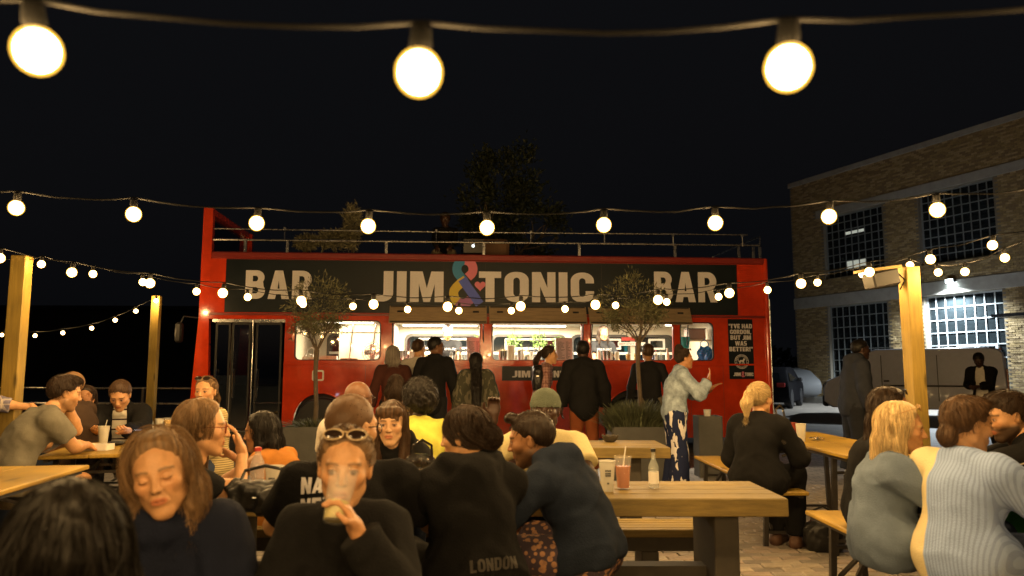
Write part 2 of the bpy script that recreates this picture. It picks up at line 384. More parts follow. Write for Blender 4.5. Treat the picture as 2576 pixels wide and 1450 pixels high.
def vnormals(V, Q):
    n = np.cross(V[Q[:, 2]]-V[Q[:, 0]], V[Q[:, 3]]-V[Q[:, 1]]); A = np.zeros_like(V)
    for i in range(4): np.add.at(A, Q[:, i], n)
    return A/(np.linalg.norm(A, axis=1, keepdims=True)+1e-9)
def join(*ms):                          # list of (V, Q, colour)
    V = []; Q = []; Cc = []; o = 0
    for v, q, c in ms:
        if len(v) == 0: continue
        V.append(v); Q.append(q+o); Cc.append(c); o += len(v)
    return np.concatenate(V), np.concatenate(Q), np.concatenate(Cc)
def hand_prims(wr, fd, pn, s, curl, left, spread=.12):   # wrist, finger direction, palm normal
    fd = nrm(fd); pn = nrm(np.asarray(pn)-fd*np.dot(pn, fd)); sd = np.cross(fd, pn)*(1 if left else -1)   # sd: towards the thumb
    P = [(C_(wr-fd*.02*s, wr+fd*.02*s, .026*s, .027*s), 0),
         (E_(wr+fd*.055*s, np.array((.041, .048, .017))*s, np.stack([sd, fd, pn], 1)), .02*s)]
    for i, (o, l) in enumerate(((.029, .072), (.010, .080), (-.010, .075), (-.028, .060))):
        a = wr+fd*.085*s+sd*o*s; d1 = nrm(fd*math.cos(curl*.6)+pn*math.sin(curl*.6)+sd*o*spread*30*.1)
        d2 = nrm(fd*math.cos(curl*1.5)+pn*math.sin(curl*1.5)+sd*o*spread*2); d3 = nrm(fd*math.cos(curl*2.2)+pn*math.sin(curl*2.2))
        b = a+d1*l*.45*s; c = b+d2*l*.33*s; e = c+d3*l*.25*s
        P += [(C_(a-fd*.01*s, b, .0098*s, .0088*s), .006*s), (C_(b, c, .0088*s, .0080*s), .003*s), (C_(c, e, .0080*s, .0068*s), .003*s)]
    a = wr+fd*.03*s+sd*.03*s; b = a+nrm(fd*.6+sd*.65+pn*.35*(.3+curl))*.045*s; c = b+nrm(fd*.9+sd*.2*(1-curl)+pn*.5*curl)*.036*s
    P += [(C_(a-sd*.012*s, b, .014*s, .0105*s), .012*s), (C_(b, c, .0105*s, .0082*s), .004*s)]
    return P
SKIN = {'pale': (.58, .35, .19), 'fair': (.52, .28, .13), 'tan': (.33, .16, .070), 'brown': (.13, .058, .026), 'dark': (.045, .022, .014)}
HAIRC = {'black': (.012, .010, .009), 'dark': (.030, .018, .011), 'brown': (.075, .042, .022), 'light': (.16, .095, .045), 'blonde': (.56, .42, .21), 'grey': (.22, .19, .16), 'red': (.13, .045, .02)}
def ik(a, t, l1, l2, pole):
    d = t-a; L = np.linalg.norm(d); L2 = min(L, (l1+l2)*.985); u = d/(L+1e-9); t = a+u*L2
    x = (l1*l1-l2*l2+L2*L2)/(2*L2); h = math.sqrt(max(1e-6, l1*l1-x*x)); p = nrm(pole-u*np.dot(pole, u)); return a+u*x+p*h, t
M_SKIN = None
def person(label, head, face, stand=False, seat=.46, lean=8, slump=10, side=0, twist=0, look=(0, 0, 0), rh=None, lh=None, fem=False, girth=1.0, sw=1.0,
           skin='fair', hair=('short', 'dark'), top=('tee', 'x'), legs=('trousers', None), eyes='open', stubble=0, rhd=None, rhn=None, lhd=None, lhn=None, curl=(.5, .5),
           knees=None, res=1.0, size=1.0, group=None, relbow=None, lelbow=None, jaw=1.0, nose=1.0, headscale=1.0, shoes=True, flow=None, nstr=1.0, floor=0.0, seed=None, lip=None, foot=None, age=0):
    """One figure. head: world position of the head's centre; face: heading in degrees (0 away from the camera, 90 to the left of the picture, 180 towards the camera).
    rh / lh: wrist positions in the person's own frame (x right, y ahead, z above the floor), measured from under the head."""
    global M_SKIN
    head = np.array(head, float); head[2] -= floor; seed = seed if seed is not None else abs(hash(label)) % 97 if False else sum(map(ord, label)) % 97
    face += math.degrees(math.atan2(-head[0], head[1]))       # headings are given relative to the line of sight
    s = size
    def spine(ts):
        p0 = np.zeros(3)
        def dr(a): return nrm((math.sin(R(side)), math.sin(R(a))*math.cos(R(side)), math.cos(R(a))*math.cos(R(side))))
        p1 = p0+dr(lean*.45)*.15*ts*s; p2 = p1+dr(lean)*.20*ts*s; p3 = p2+dr(lean+slump)*.19*ts*s; p4 = p3+dr((lean+slump)*.7+4+look[1]*-.25)*.145*s
        return p0, p1, p2, p3, p4, dr(lean*.45), dr(lean), dr(lean+slump)
    if stand:
        z0 = spine(1)[4][2]+.93*s; f = head[2]/z0; s *= f; pz = .93*s; ts = 1
    else:
        pz = seat+.10*s; ts = 1.0
        for _ in range(4): ts *= (head[2]-pz)/max(.2, spine(ts)[4][2])**1.0; ts = min(max(ts, .7), 1.3)
    p0, p1, p2, p3, p4, d0, d1, d2 = spine(ts)
    o = np.array((0, 0, pz)); p0, p1, p2, p3, p4 = (q+o for q in (p0, p1, p2, p3, p4))
    sh = np.array((p4[0], p4[1], 0)); p0, p1, p2, p3, p4 = (q-sh for q in (p0, p1, p2, p3, p4))       # origin under the head
    g = girth*s; fs = .92 if fem else 1.0
    def frame(d, tw=0):
        r = rotm(tw)@np.array((1, 0, 0)); r = nrm(r-d*np.dot(r, d)); f = np.cross(d, r); return np.stack([r, f, d], 1)
    F0, F1, F2 = frame(d0), frame(d1, twist*.6), frame(d2, twist)
    shw = .178*s*sw*fs; shc = p2+d2*.115*s*ts; SR = shc+F2[:, 0]*shw; SL = shc-F2[:, 0]*shw
    hipR = p0+F0[:, 0]*.088*s; hipL = p0-F0[:, 0]*.088*s; hipR[2] -= .02*s; hipL[2] -= .02*s
    # arms
    def arm(S, t, sg, pole):
        if t is None: t = S+np.array((sg*.10, .04, -.52))*s if stand else S+np.array((sg*.02, .30, -.38))*s
        pole = np.array(pole if pole is not None else (sg*.5, -.45, -.75)); return ik(S, np.asarray(t, float), .285*s, .25*s, pole)
    ER, WR = arm(SR, rh, 1, relbow); EL, WL = arm(SL, lh, -1, lelbow)
    # legs
    if stand: kn = [(hipR+np.array((.015, .03, -.42))*s), (hipL+np.array((-.015, .015, -.42))*s)]; an = [np.array((hipR[0]+.03*s, hipR[1]+.01, .085*s)), np.array((hipL[0]-.03*s, hipL[1]-.03*s, .085*s))]
    else:
        kn = [p0+np.array((.14, .43, -.0))*s, p0+np.array((-.14, .43, -.0))*s] if knees is None else [p0+np.array(k)*s for k in knees]
        kn[0][2] = max(kn[0][2], .36); kn[1][2] = max(kn[1][2], .36)
        an = [np.array((k[0], k[1]+(-.03 if foot is None else foot), .085*s)) for k in kn]
    K = lambda a, b, ra, rb: C_(a, b, ra*g, rb*g)
    hipf = 1.06 if fem else .98
    tor = [(E_(p0+d0*.02*s, (.160*g*hipf, .118*g, .115*s), F0), .0), (E_(p1, ((.135 if fem else .148)*g, .105*g, .15*s*ts), F1), .06), (E_(p2-d1*.01*s, (.158*g*fs, .112*g, .175*s*ts), F2), .06),
           (C_(SR-F2[:, 0]*.025*s, SL+F2[:, 0]*.025*s, .048*g), .04), (C_(p3-d2*.025*s, SR-F2[:, 0]*.03*s+d2*.012*s, .045*g, .034*g), .04), (C_(p3-d2*.025*s, SL+F2[:, 0]*.03*s+d2*.012*s, .045*g, .034*g), .04)]
    if fem: tor += [(E_(p2+F2[:, 1]*.075*g+F2[:, 0]*.062*g-d2*.045*s, (.058*g, .055*g, .06*g), F2), .03), (E_(p2+F2[:, 1]*.075*g-F2[:, 0]*.062*g-d2*.045*s, (.058*g, .055*g, .06*g), F2), .03)]
    ag = g*(.88 if fem else 1)
    arms = []
    for S, Eb, Wr in ((SR, ER, WR), (SL, EL, WL)):
        arms.append([(C_(S, Eb, .047*ag, .038*ag), .03), (C_(Eb, Eb+(Wr-Eb)*.3, .040*ag, .041*ag), .02), (C_(Eb+(Wr-Eb)*.3, Wr, .041*ag, .026*ag), .02)])
    lg = [[(C_(h, k, .088*g, .060*g), .04), (C_(k, k+(a-k)*.35, .056*g, .056*g), .03), (C_(k+(a-k)*.35, a, .056*g, .036*g), .03)] for h, k, a in ((hipR, kn[0], an[0]), (hipL, kn[1], an[1]))]
    feet = [[(C_(a+np.array((0, -.03, -.035))*s, a+np.array((0, .15, -.05))*s, .036*s, .030*s), .03)] for a in an]
    HM = rotm(look[0], look[1], look[2]); hs = s*headscale*1.05*(.97 if fem else 1.0); HC = p4+np.array((0, .0, 0))
    neck = [(C_(p3-d2*.04*s, HC+HM@np.array((0, -.022, -.055))*hs, .056*g*(.86 if fem else 1), .050*hs*(.92 if fem else 1)), .03)]
    sk = np.array(SKIN[skin] if isinstance(skin, str) else skin); hc = np.array(HAIRC[hair[1]] if isinstance(hair[1], str) else hair[1])
    lipc = np.array(lip) if lip is not None else sk*np.array((.82, .45, .42))
    # ---- body (skin): coarse trunk and limbs, fine head and hands, one mesh
    allp = tor+neck+arms[0]+arms[1]+lg[0]+lg[1]+feet[0]+feet[1]
    f = Field([p for p, _ in allp], .019*res*s)
    for p, k in allp: f.add(p, max(k, .02))
    V1, Q1 = f.mesh()
    a1, s1, a2, s2 = head_prims(fem, jaw, nose, eyes, age)
    hh = (.0036 if res < 1 else .0048 if res == 1 else .0075)*hs
    hp = [(tf(p, HM, HC, hs), k*hs) for p, k in a1]; nk = [(C_(HC+HM@np.array((0, -.030, -.17))*hs*.75, HC+HM@np.array((0, -.022, -.055))*hs, .052*hs*(.9 if fem else 1.02), .050*hs*(.92 if fem else 1)), .02)]
    h2 = [(tf(p, HM, HC, hs), k*hs) for p, k in a2]
    f = Field([p for p, _ in hp+nk+h2], hh, .015)
    for p, k in hp+nk: f.add(p, max(k, .004))
    for p, k in s1: f.cut(tf(p, HM, HC, hs), k*hs)
    for p, k in h2: f.add(p, max(k, .002))
    for p, k in s2: f.cut(tf(p, HM, HC, hs), k*hs)
    V2, Q2 = f.mesh(); HL = (V2-HC)@HM/hs
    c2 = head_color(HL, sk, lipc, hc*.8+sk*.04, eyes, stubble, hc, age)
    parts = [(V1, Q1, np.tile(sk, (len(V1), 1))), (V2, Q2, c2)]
    for Eb, Wr, hd, hn, left, cu in ((ER, WR, rhd, rhn, False, curl[0]), (EL, WL, lhd, lhn, True, curl[1])):
        fd = nrm(hd) if hd is not None else nrm(Wr-Eb); pn = np.array(hn, float) if hn is not None else np.array(((1 if left else -1)*.6, .1, -.6))
        P = hand_prims(Wr, fd, pn, s*(.9 if fem else 1.0), cu, left)
        f = Field([p for p, _ in P], .0062*max(1, res)*s, .012)
        for p, k in P: f.add(p, max(k, .002))
        v, q = f.mesh(); parts.append((v, q, np.tile(sk*np.array((1.0, .94, .92)), (len(v), 1))))
    V, Q, Cc = join(*parts)
    th = thing('person', label, 'person', (head[0], head[1], floor), R(face), group)
    if M_SKIN is None: M_SKIN = mat('skin', attr=True, rough=.46, spec=.45, noise=.16, nscale=34, bump=.14, bscale=120)
    me = fmesh('body', V, Q); setcol(me, Cc); link('body', me, M_SKIN, th)
    out = dict(root=th, HC=HC, HM=HM, hs=hs, WR=WR, WL=WL, ER=ER, EL=EL, p=(p0, p1, p2, p3), F2=F2, F1=F1, d=(d0, d1, d2), SR=SR, SL=SL, s=s, g=g, shc=shc, kn=kn)
    # ---- clothing
    def garment(name, prims, m, inf, h, folds=.004, ff=45, cuts=(), open_=None, k=.03, planes=()):
        P = []
        for item in prims:
            p, kk, extra, cutp = item
            P.append((('c', p[1], p[2], p[3]+inf+extra, p[4]+inf+extra) if p[0] == 'c' else ('e', p[1], p[2], p[3]+inf+extra), kk, cutp))
        f = Field([p for p, _, _ in P], h)
        for p, kk, cutp in P:
            fn = None
            if cutp is not None:
                c0, n0 = cutp
                fn = lambda v, X, Y, Z, c0=c0, n0=n0: np.maximum(v, (X-c0[0])*n0[0]+(Y-c0[1])*n0[1]+(Z-c0[2])*n0[2])
            f.add(p, max(kk, k if kk else .012), fn)
        G = f.grid(); rd = (1-np.abs(np.sin(ff*.5*(.75*G[0]+.25*G[1]+.8*G[2])+2.2*wob(*G, ff*.33, seed+5)+seed)))**4; f.F += (wob(*G, ff, seed)*folds*.8+wob(*G, ff*2.3, seed+3)*folds*.35-rd*folds*1.1*np.clip(wob(*G, ff*.4, seed+9)+.5, 0, 1)).astype(np.float32)
        for c0, n0 in planes:
            f.F = np.maximum(f.F, ((G[0]-c0[0])*n0[0]+(G[1]-c0[1])*n0[1]+(G[2]-c0[2])*n0[2]).astype(np.float32))
        if open_ is not None:           # a front opening that widens downwards or upwards
            w0, w1 = open_; c = p2; r = F2[:, 0]; fw = F2[:, 1]; dd = d1
            lx = np.abs((G[0]-c[0])*r[0]+(G[1]-c[1])*r[1]+(G[2]-c[2])*r[2]); ly = (G[0]-c[0])*fw[0]+(G[1]-c[1])*fw[1]+(G[2]-c[2])*fw[2]; lz = (G[0]-c[0])*dd[0]+(G[1]-c[1])*dd[1]+(G[2]-c[2])*dd[2]
            wid = w0+(w1-w0)*np.clip((lz+.3)/.5, 0, 1); f.F = np.maximum(f.F, np.minimum(wid-lx, ly-.02)).astype(np.float32)
        V, Q = f.mesh(); V = smooth_(V, Q, 1, .4)
        return link(name, fmesh(name, V, Q), m, th)
    gh = .0125*res*s
    hem = (p0-d0*.09*s, -d0)
    def topg(spec):
        kind, m = spec[0], spec[1]; ex = spec[2] if len(spec) > 2 else {}
        inf = {'tee': .013, 'long': .013, 'hoodie': .024, 'jacket': .026, 'tank': .010}[kind]*s+ex.get('inf', 0)
        hemd = ex.get('hem', .09); hp_ = (p0-d0*hemd*s, -d0)
        pr = [(p, k, 0, hp_ if i == 0 else None) for i, (p, k) in enumerate(tor)]
        if hemd > .12: pr.append((E_(p0-d0*.06*s, (.155*g*hipf, .118*g, .14*s), F0), .05, 0, hp_))
        if not stand:
            for h_, k_ in ((hipR, kn[0]), (hipL, kn[1])): pr.append((C_(h_, h_+(k_-h_)*.16, .090*g, .086*g), .05, .010*s, hp_))
        sl = ex.get('sleeve', {'tee': .5, 'tank': 0}.get(kind, 1.0)); lo = ex.get('loose', .012 if kind == 'tee' else .008)*s
        for S, Eb, Wr in ((SR, ER, WR), (SL, EL, WL)):
            if sl <= 0: continue
            u1 = nrm(Eb-S); u2 = nrm(Wr-Eb)
            if sl <= 1.0 and kind == 'tee' and sl < .95:
                c = S+(Eb-S)*(sl+.12); pr.append((C_(S, S+(Eb-S)*(sl+.3), .047*ag, .045*ag), .03, lo, (c, u1)))
            else:
                e = 1.0 if sl >= 1 else max(.2, sl-.0)
                c = Eb+(Wr-Eb)*(.97*e); pr.append((C_(S, Eb, .047*ag, .042*ag), .03, lo, None)); pr.append((C_(Eb, Wr+u2*.05*s, .043*ag, .030*ag), .03, lo, (c, u2)))
        if kind == 'hoodie' or ex.get('hood'):
            nb = p3-F2[:, 1]*.035*s
            pr += [(C_(nb+F2[:, 0]*.085*s+d2*.02*s, nb-F2[:, 1]*.06*s-d2*.03*s, .030*s, .042*s), .03, 0, None), (C_(nb-F2[:, 0]*.085*s+d2*.02*s, nb-F2[:, 1]*.06*s-d2*.03*s, .030*s, .042*s), .03, 0, None),
                   (C_(nb+F2[:, 0]*.085*s+d2*.02*s, nb+F2[:, 1]*.09*s-d2*.03*s, .022*s, .018*s), .02, 0, None), (C_(nb-F2[:, 0]*.085*s+d2*.02*s, nb+F2[:, 1]*.09*s-d2*.03*s, .022*s, .018*s), .02, 0, None),
                   (E_(nb-F2[:, 1]*.055*s-d2*.07*s, (.085*s, .035*s, .09*s), F2), .03, -.01, None)]
        if ex.get('collar'):
            cc = ex['collar']; ph = [C_(p3+F2[:, 0]*.06*s*a+F2[:, 1]*.055*s*b-d2*.005, p3+F2[:, 0]*.06*s*a2+F2[:, 1]*.055*s*b2-d2*.005, .012*s*cc) for a, b, a2, b2 in
                  ((-1, .2, -.7, -.9), (-.7, -.9, .7, -.9), (.7, -.9, 1, .2), (1, .2, .45, 1.3), (-1, .2, -.45, 1.3))]
            pr += [(p, .015, .004*s-inf*.5, None) for p in ph]
        return garment(ex.get('name', kind if kind in ('hoodie', 'jacket') else 'shirt'), pr, m, inf, gh, ex.get('folds', .0065), ex.get('ff', 40), open_=ex.get('open'))
    tops = top if isinstance(top, list) else [top]
    out['tops'] = [topg(t) for t in tops]
    lk, lm = legs[0], legs[1]
    if lk in ('trousers', 'shorts', 'wide'):
        waist = (p0+d0*(.10 if lk == 'shorts' or stand else -.01)*s, d0); pr = [(tor[0][0], 0, .0, waist)]
        for L in lg:
            if lk == 'shorts':
                a, b = L[0][0][1], L[0][0][2]; u = nrm(b-a); pr.append((C_(a, b+u*.05, .088*g, .072*g), .04, .014*s, (a+(b-a)*.88, u)))
            else:
                x = .012 if lk == 'trousers' else .03; pr.append((L[0][0], .04, x*.6*s, None)); e = L[2][0][2]; b = L[1][0][1]
                u = nrm(e-b); pr.append((C_(b, e, .058*g, (.045 if lk == 'trousers' else .075)*g), .03, x*s, (e+np.array((0, 0, .02)), u)))
        garment('shorts' if lk == 'shorts' else 'trousers', pr, lm, .012*s, gh*1.15, .0045, 36)
    elif lk == 'skirt':
        if not stand: e0, e1 = kn; garment('skirt', [(tor[0][0], 0, 0, None), (lg[0][0][0], .05, .01, None), (lg[1][0][0], .05, .01, None)], lm, .014, gh*1.15, .005, 40)
    if shoes:
        for a in an:
            f = Field([C_(a+np.array((0, -.04, -.03))*s, a+np.array((0, .16, -.04))*s, .05*s, .045*s)], .014*s)
            f.add(C_(a+np.array((0, -.035, -.035))*s, a+np.array((0, .155, -.048))*s, .046*s, .040*s), .02); f.add(C_(a+np.array((0, -.01, 0))*s, a+np.array((0, -.01, -.05))*s, .045*s), .02)
            G = f.grid(); f.F = np.maximum(f.F, .004-G[2]).astype(np.float32)
            v, q = f.mesh(); link('shoe', fmesh('shoe', v, q), mat('shoe_%d' % (seed % 3), [(.03, .03, .032), (.5, .48, .45), (.10, .05, .03)][seed % 3], .6), th)
    # ---- hair
    kind = hair[0]; ex = hair[2] if len(hair) > 2 else {}
    if kind not in ('none', 'bald'):
        T = lambda p: tf(p, HM, HC, hs)
        down = np.array((0, 0, -1.0)); back = HM@np.array((0, -1.0, 0)); rt = HM[:, 0]
        thick = {'buzz': .003, 'short': .011, 'crop': .008, 'afro': .045, 'long': .014, 'bangs': .013, 'bun': .008, 'ponytail': .009, 'curly': .02, 'bob': .014}[kind]
        cap = E_((0, -.017, .030), (.0745+thick, .095+thick, .0885+thick))
        hl = ex.get('line', 0.0); pn = nrm((0, -.66, .75)); pc = np.array((0, .0, .0-.002+hl))
        if kind in ('buzz', 'short', 'crop', 'afro'): pc = np.array((0, .010, -.004+hl)); pn = nrm((0, -.72, .70))
        prims = [(T(cap), 0)]; free = []
        if kind in ('short',): free += [(T(E_((0, .042, .100), (.05, .042, .024), rotm(0, -14))), .02)]
        if ex.get('quiff'): free += [(T(E_((0, .065, .108), (.045, .03, .024), rotm(0, 10))), .02)]
        pos = lambda a: HC+HM@(np.array(a)*hs)
        if kind == 'bun':
            b = pos(ex.get('at', (0, -.105, .06))); free += [(E_(b, np.array((.047, .042, .047))*hs*ex.get('big', 1)), .012), (C_(pos((0, -.09, .05)), b, .03*hs), .02)]
        if kind == 'ponytail':
            a = pos(ex.get('at', (0, -.108, .045))); L = ex.get('len', .2); u = nrm(back*.5+down*.9); b = a+back*.03+down*.02; c = b+u*L*.5; e = c+nrm(back*.05+down)*L*.5
            free += [(C_(pos((0, -.09, .04)), b, .022*hs, .026*hs), .012), (C_(b, c, .028*hs, .036*hs), .02), (C_(c, e, .036*hs, .012*hs), .02)]
        if kind in ('long', 'bangs', 'bob'):
            L = ex.get('len', .30); wd = ex.get('w', 1.0)
            for sg in (-1, 1):
                if ex.get('side', 0) == -sg: continue
                a = pos((sg*.064, -.012, .02)); b = pos((sg*.074*wd, -.018, -.075)); c = b+down*L*.4*hs+np.array((0, 0, 0))+(-back)*.012; e = c+down*L*.6*hs+(-back)*ex.get('fwd', .02)
                free += [(C_(a, b, .026*hs, .026*hs), .02), (C_(b, c, .026*hs, .026*hs), .02), (C_(c, e, .026*hs, .010*hs), .02)]
            for sg in (-.6, 0, .6):
                a = pos((sg*.07, -.075, .02)); b = pos((sg*.085*wd, -.085, -.07)); c = b+down*L*.5*hs+back*ex.get('cb', .035); e = c+down*L*.5*hs+back*ex.get('bk', .01)
                free += [(C_(a, b, .034*hs, .034*hs), .03), (C_(b, c, .036*hs, .034*hs), .03), (C_(c, e, .034*hs, .012*hs), .03)]
        if kind == 'bangs':
            free += [(T(C_((-.05, .062, .075), (.05, .062, .075), .026)), .015)]+[(T(C_((x, .078-abs(x)*.4, .07), (x, .086-abs(x)*.5, .028), .012, .008)), .01) for x in (-.045, -.03, -.015, 0, .015, .03, .045)]
        if ex.get('tuft'):
            free += [(T(E_(c, r)), .012) for c, r in ex['tuft']]
        hp = [p for p, _ in prims+free]
        f = Field(hp, (.0075 if res <= 1 else .010)*hs, .02)
        nw = HM@pn; cw = HC+HM@(pc*hs)
        G = f.grid()
        f.add(prims[0][0], .01); plane = -((G[0]-cw[0])*nw[0]+(G[1]-cw[1])*nw[1]+(G[2]-cw[2])*nw[2])
        if kind != 'afro': f.F += ((thick*1.15+.001)*hs*(1-np.clip(-plane/(.040*hs), 0, 1))).astype(np.float32)
        f.F = np.maximum(f.F, plane.astype(np.float32))
        if kind in ('bob', 'long', 'ponytail', 'bun'):         # the hair thins out towards the forehead
            fe = T(E_((ex.get('part', 0), .108, .026), (.060, .056, .062))); de = pev(fe, *G); f.F += (thick*1.1*hs*(1-np.clip(de/(.034*hs), 0, 1))*(1-np.clip(de*-50, 0, 1))).astype(np.float32)
        if kind in ('short', 'buzz', 'crop', 'bun', 'ponytail'):          # clear of the ears
            for sg in (-1, 1): f.cut(T(E_((sg*.088, -.006, -.016), (.030, .026, .040))), .006)
        for p, k in free: f.add(p, max(k, .004))
        amp = {'afro': .010, 'curly': .010, 'buzz': .0006, 'crop': .0015}.get(kind, .003)
        f.F += ((wob(*G, 95, seed)*amp)+wob(*G, 190, seed+1)*amp*.6).astype(np.float32)
        if kind in ('long', 'bangs', 'bob', 'ponytail'):
            f.cut(T(E_((0, .115, -.035), (.048 if kind != 'long' else .054, .062, .088))), .01)
        if kind in ('bob', 'long', 'ponytail', 'bun'): f.cut(T(E_((ex.get('part', 0), .108, .026), (.060, .056, .062))), .012)
        V, Q = f.mesh(); col = np.tile(hc, (len(V), 1)); Nn = vnormals(V, Q)
        if kind not in ('afro', 'buzz', 'curly'):              # locks: streaks that follow the combing
            ax_ = pos(ex.get('at', (0, -.108, .045)))-HC if kind in ('bun', 'ponytail') else HM@np.array((0, -.25, 1.0)); ax_ = nrm(ax_); e1 = nrm(np.cross(ax_, HM[:, 0]+.01)); e2 = np.cross(ax_, e1); D = V-HC; az = np.arctan2(D@e1, D@e2)
            sk_ = np.zeros(len(V)); gg = np.random.default_rng(seed)
            for q_ in range(9): kf = gg.integers(9, 46); sk_ += np.sin(az*kf+gg.uniform(0, 6.28)+6*(D@ax_)*gg.uniform(-1, 1))/3.0
            col = np.clip(col*np.exp(.34*sk_)[:, None], 0, 1); V = V+Nn*(sk_*.0011*hs*min(1, thick/.008))[:, None]
        if kind == 'buzz' or kind == 'crop': col = col*.65+sk*.12*(kind == 'buzz')
        pl = [(p, k) for p, k in prims+free]
        crown = pos((0, -.05, .12))
        if flow is None:
            if kind in ('long', 'bangs', 'bob'): fl = lambda P: np.array((0, 0, -1.0))+(P-crown)*2.0*(np.linalg.norm(P-crown, axis=1) < .13)[:, None]
            elif kind == 'bun': 
                tie = pos(ex.get('at', (0, -.105, .06))); fl = lambda P: (tie-P)*8+np.cross(P-tie, rt)*6
            elif kind == 'ponytail':
                tie = pos(ex.get('at', (0, -.108, .045))); tip = tie+back*.1+down*.3
                fl = lambda P: np.where((((P-HC)@HM/hs)[:, 1] > -.105)[:, None], (tie-P)*8, nrm(down+back*.25)[None])
            elif kind == 'afro' or kind == 'curly': fl = lambda P: np.random.default_rng(3).normal(0, 1, P.shape)+(P-HC)*4
            else: fl = lambda P: (P-crown)*8+HM@np.array((0, .25, 0))
        else: fl = flow
        n, st, ds, wd = {'afro': (1800, 3, .012, .0030), 'curly': (1500, 6, .013, .0030), 'buzz': (1200, 2, .003, .0014), 'crop': (1500, 3, .006, .0018), 'short': (2200, 5, .011, .0018)}.get(kind, (2600, 9, .020, .0019))
        n = int(n*nstr*(1 if res <= 1 else .5)); wd *= (1 if res <= 1 else 1.7)
        sv, sq, scl = strands(pl, V, Nn, fl, n, st, ds*hs, wd, hc, jit=ex.get('jit', {'afro': .8, 'curly': .6}.get(kind, .18)), lift=ex.get('lift', {'afro': .016, 'curly': .014, 'buzz': .002, 'crop': .004}.get(kind, .007)), seed=seed)
        if kind in ('short', 'crop', 'buzz', 'bun', 'afro'):    # keep strands behind the hairline
            A = sv.reshape(n, -1, 3); ok = (((A-cw)@nw) > -.012).all(1) if kind != 'bun' else (((A[:, 0]-cw)@nw) > -.004); kp = np.repeat(ok, A.shape[1]) 
            idm = np.cumsum(kp)-1; qk = kp[sq].all(1); sv, sq, scl = sv[kp], idm[sq[qk]], scl[kp]
        if kind in ('long', 'bangs', 'bob', 'ponytail'):        # no strand across the face
            A = sv.reshape(n, -1, 3); B = (A-HC)@HM/hs; zt = .022 if kind == 'bangs' else .078
            bad = ((B[..., 1] > .035) & (np.abs(B[..., 0]) < .060) & (B[..., 2] < zt) & (B[..., 2] > -.13)).any(1); kp = np.repeat(~bad, A.shape[1])
            idm = np.cumsum(kp)-1; qk = kp[sq].all(1); sv, sq, scl = sv[kp], idm[sq[qk]], scl[kp]
        V, Q, Cc = join((V, Q, col), (sv, sq, scl))
        me = fmesh('hair', V, Q); setcol(me, Cc); link('hair', me, mat('hair', attr=True, rough=.50, spec=.28), th)
    return out
def on_head(pp, name, mb, m, loc=(0, 0, 0), smooth=True, X=None):   # a worn thing (glasses, cap) in head space
    o = mb.build(name, m, pp['root'], smooth); M = Matrix([[*(pp['HM'][i]*pp['hs']), pp['HC'][i]] for i in range(3)]+[[0, 0, 0, 1]])
    o.matrix_local = M @ Matrix.Translation(loc) @ (X if X is not None else Matrix()); return o
def glasses(pp, up=True, m=None, lens=None, big=1.0):
    m = m or mat('frame_dark', (.02, .015, .012), .25); lens = lens or mat('lens_dark', (.02, .012, .008), .08, spec=.5)
    fr = MB(); P0 = (0, .092, .004)
    for sg in (-1, 1):
        pts = [(sg*(.034+(.029 if up else .026)*math.cos(t)), .094-abs(math.cos(t)*sg+1)*.003, .003+(.0165 if up else .021)*big*math.sin(t)) for t in np.linspace(0, 2*math.pi, 17)]
        fr.tube(pts, .0022*big, 5, False); fr.tube([(sg*.060, .088, .008), (sg*.078, .04, .010), (sg*.080, -.02, .006)], .002*big, 5)
    fr.tube([(-.010, .095, .008), (0, .098, .010), (.010, .095, .008)], .002*big, 5)
    X = Matrix.Translation((0, -.014, .070)) @ Matrix.Rotation(R(24), 4, 'X') if up else None
    o = on_head(pp, 'sunglasses' if up else 'glasses', fr, m, X=X)
    if up:
        lm = MB()
        for sg in (-1, 1): lm.sphere((sg*.034, .0915, .003), .027, 14, 8, (1, .06, .56*big))
        lm.build('lens', lens, o, True)
    return o
# ------------------------------------------------------------------ shared materials
M = {}
M['red'] = mat('bus_red', (.56, .045, .010), .14, spec=.5, noise=.30, nscale=2.2, bump=.26, bscale=3.0, coat=1.0)
M['red_dk'] = mat('bus_red_trim', (.20, .022, .016), .35, noise=.15, nscale=5)
M['banner'] = mat('banner_vinyl', (.006, .011, .015), .42, spec=.3, noise=.25, nscale=3, bump=.10, bscale=3)
M['print'] = mat('print_cream', (.66, .64, .66), .6, noise=.08, nscale=20)
M['black'] = mat('rubber_black', (.012, .012, .013), .5, noise=.2)
M['steel'] = mat('steel', (.55, .55, .55), .28, metal=1, noise=.1)
M['steel_dk'] = mat('steel_dark', (.06, .055, .05), .45, metal=.6, noise=.2, nscale=12)
M['chrome'] = mat('chrome', (.75, .75, .75), .12, metal=1)
M['white'] = mat('painted_white', (.72, .70, .64), .45, noise=.06)
M['cream'] = mat('cream_panel', (.62, .56, .45), .5, noise=.08, nscale=4)
M['wood'] = mat('pine_weathered', (.235, .165, .046), .62, noise=.33, nscale=5, bump=.25, bscale=26, stretch=(1.2, 14, 14), knots=3.5)
M['wood_y'] = mat('pine_weathered_y', (.40, .29, .15), .62, noise=.33, nscale=5, bump=.25, bscale=26, stretch=(14, 1.2, 14))
M['beer'] = mat('varnished_plank', (.40, .25, .034), .42, noise=.28, nscale=4, bump=.08, bscale=20, stretch=(12, .9, 12), knots=3)
M['post'] = mat('pine_post', (.30, .205, .040), .6, noise=.26, nscale=5, bump=.2, bscale=24, stretch=(12, 12, .8), knots=4)
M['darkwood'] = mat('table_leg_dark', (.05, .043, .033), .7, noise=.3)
M['ply'] = mat('hatch_board', (.30, .22, .13), .55, noise=.3, nscale=4, stretch=(1, 8, 8))
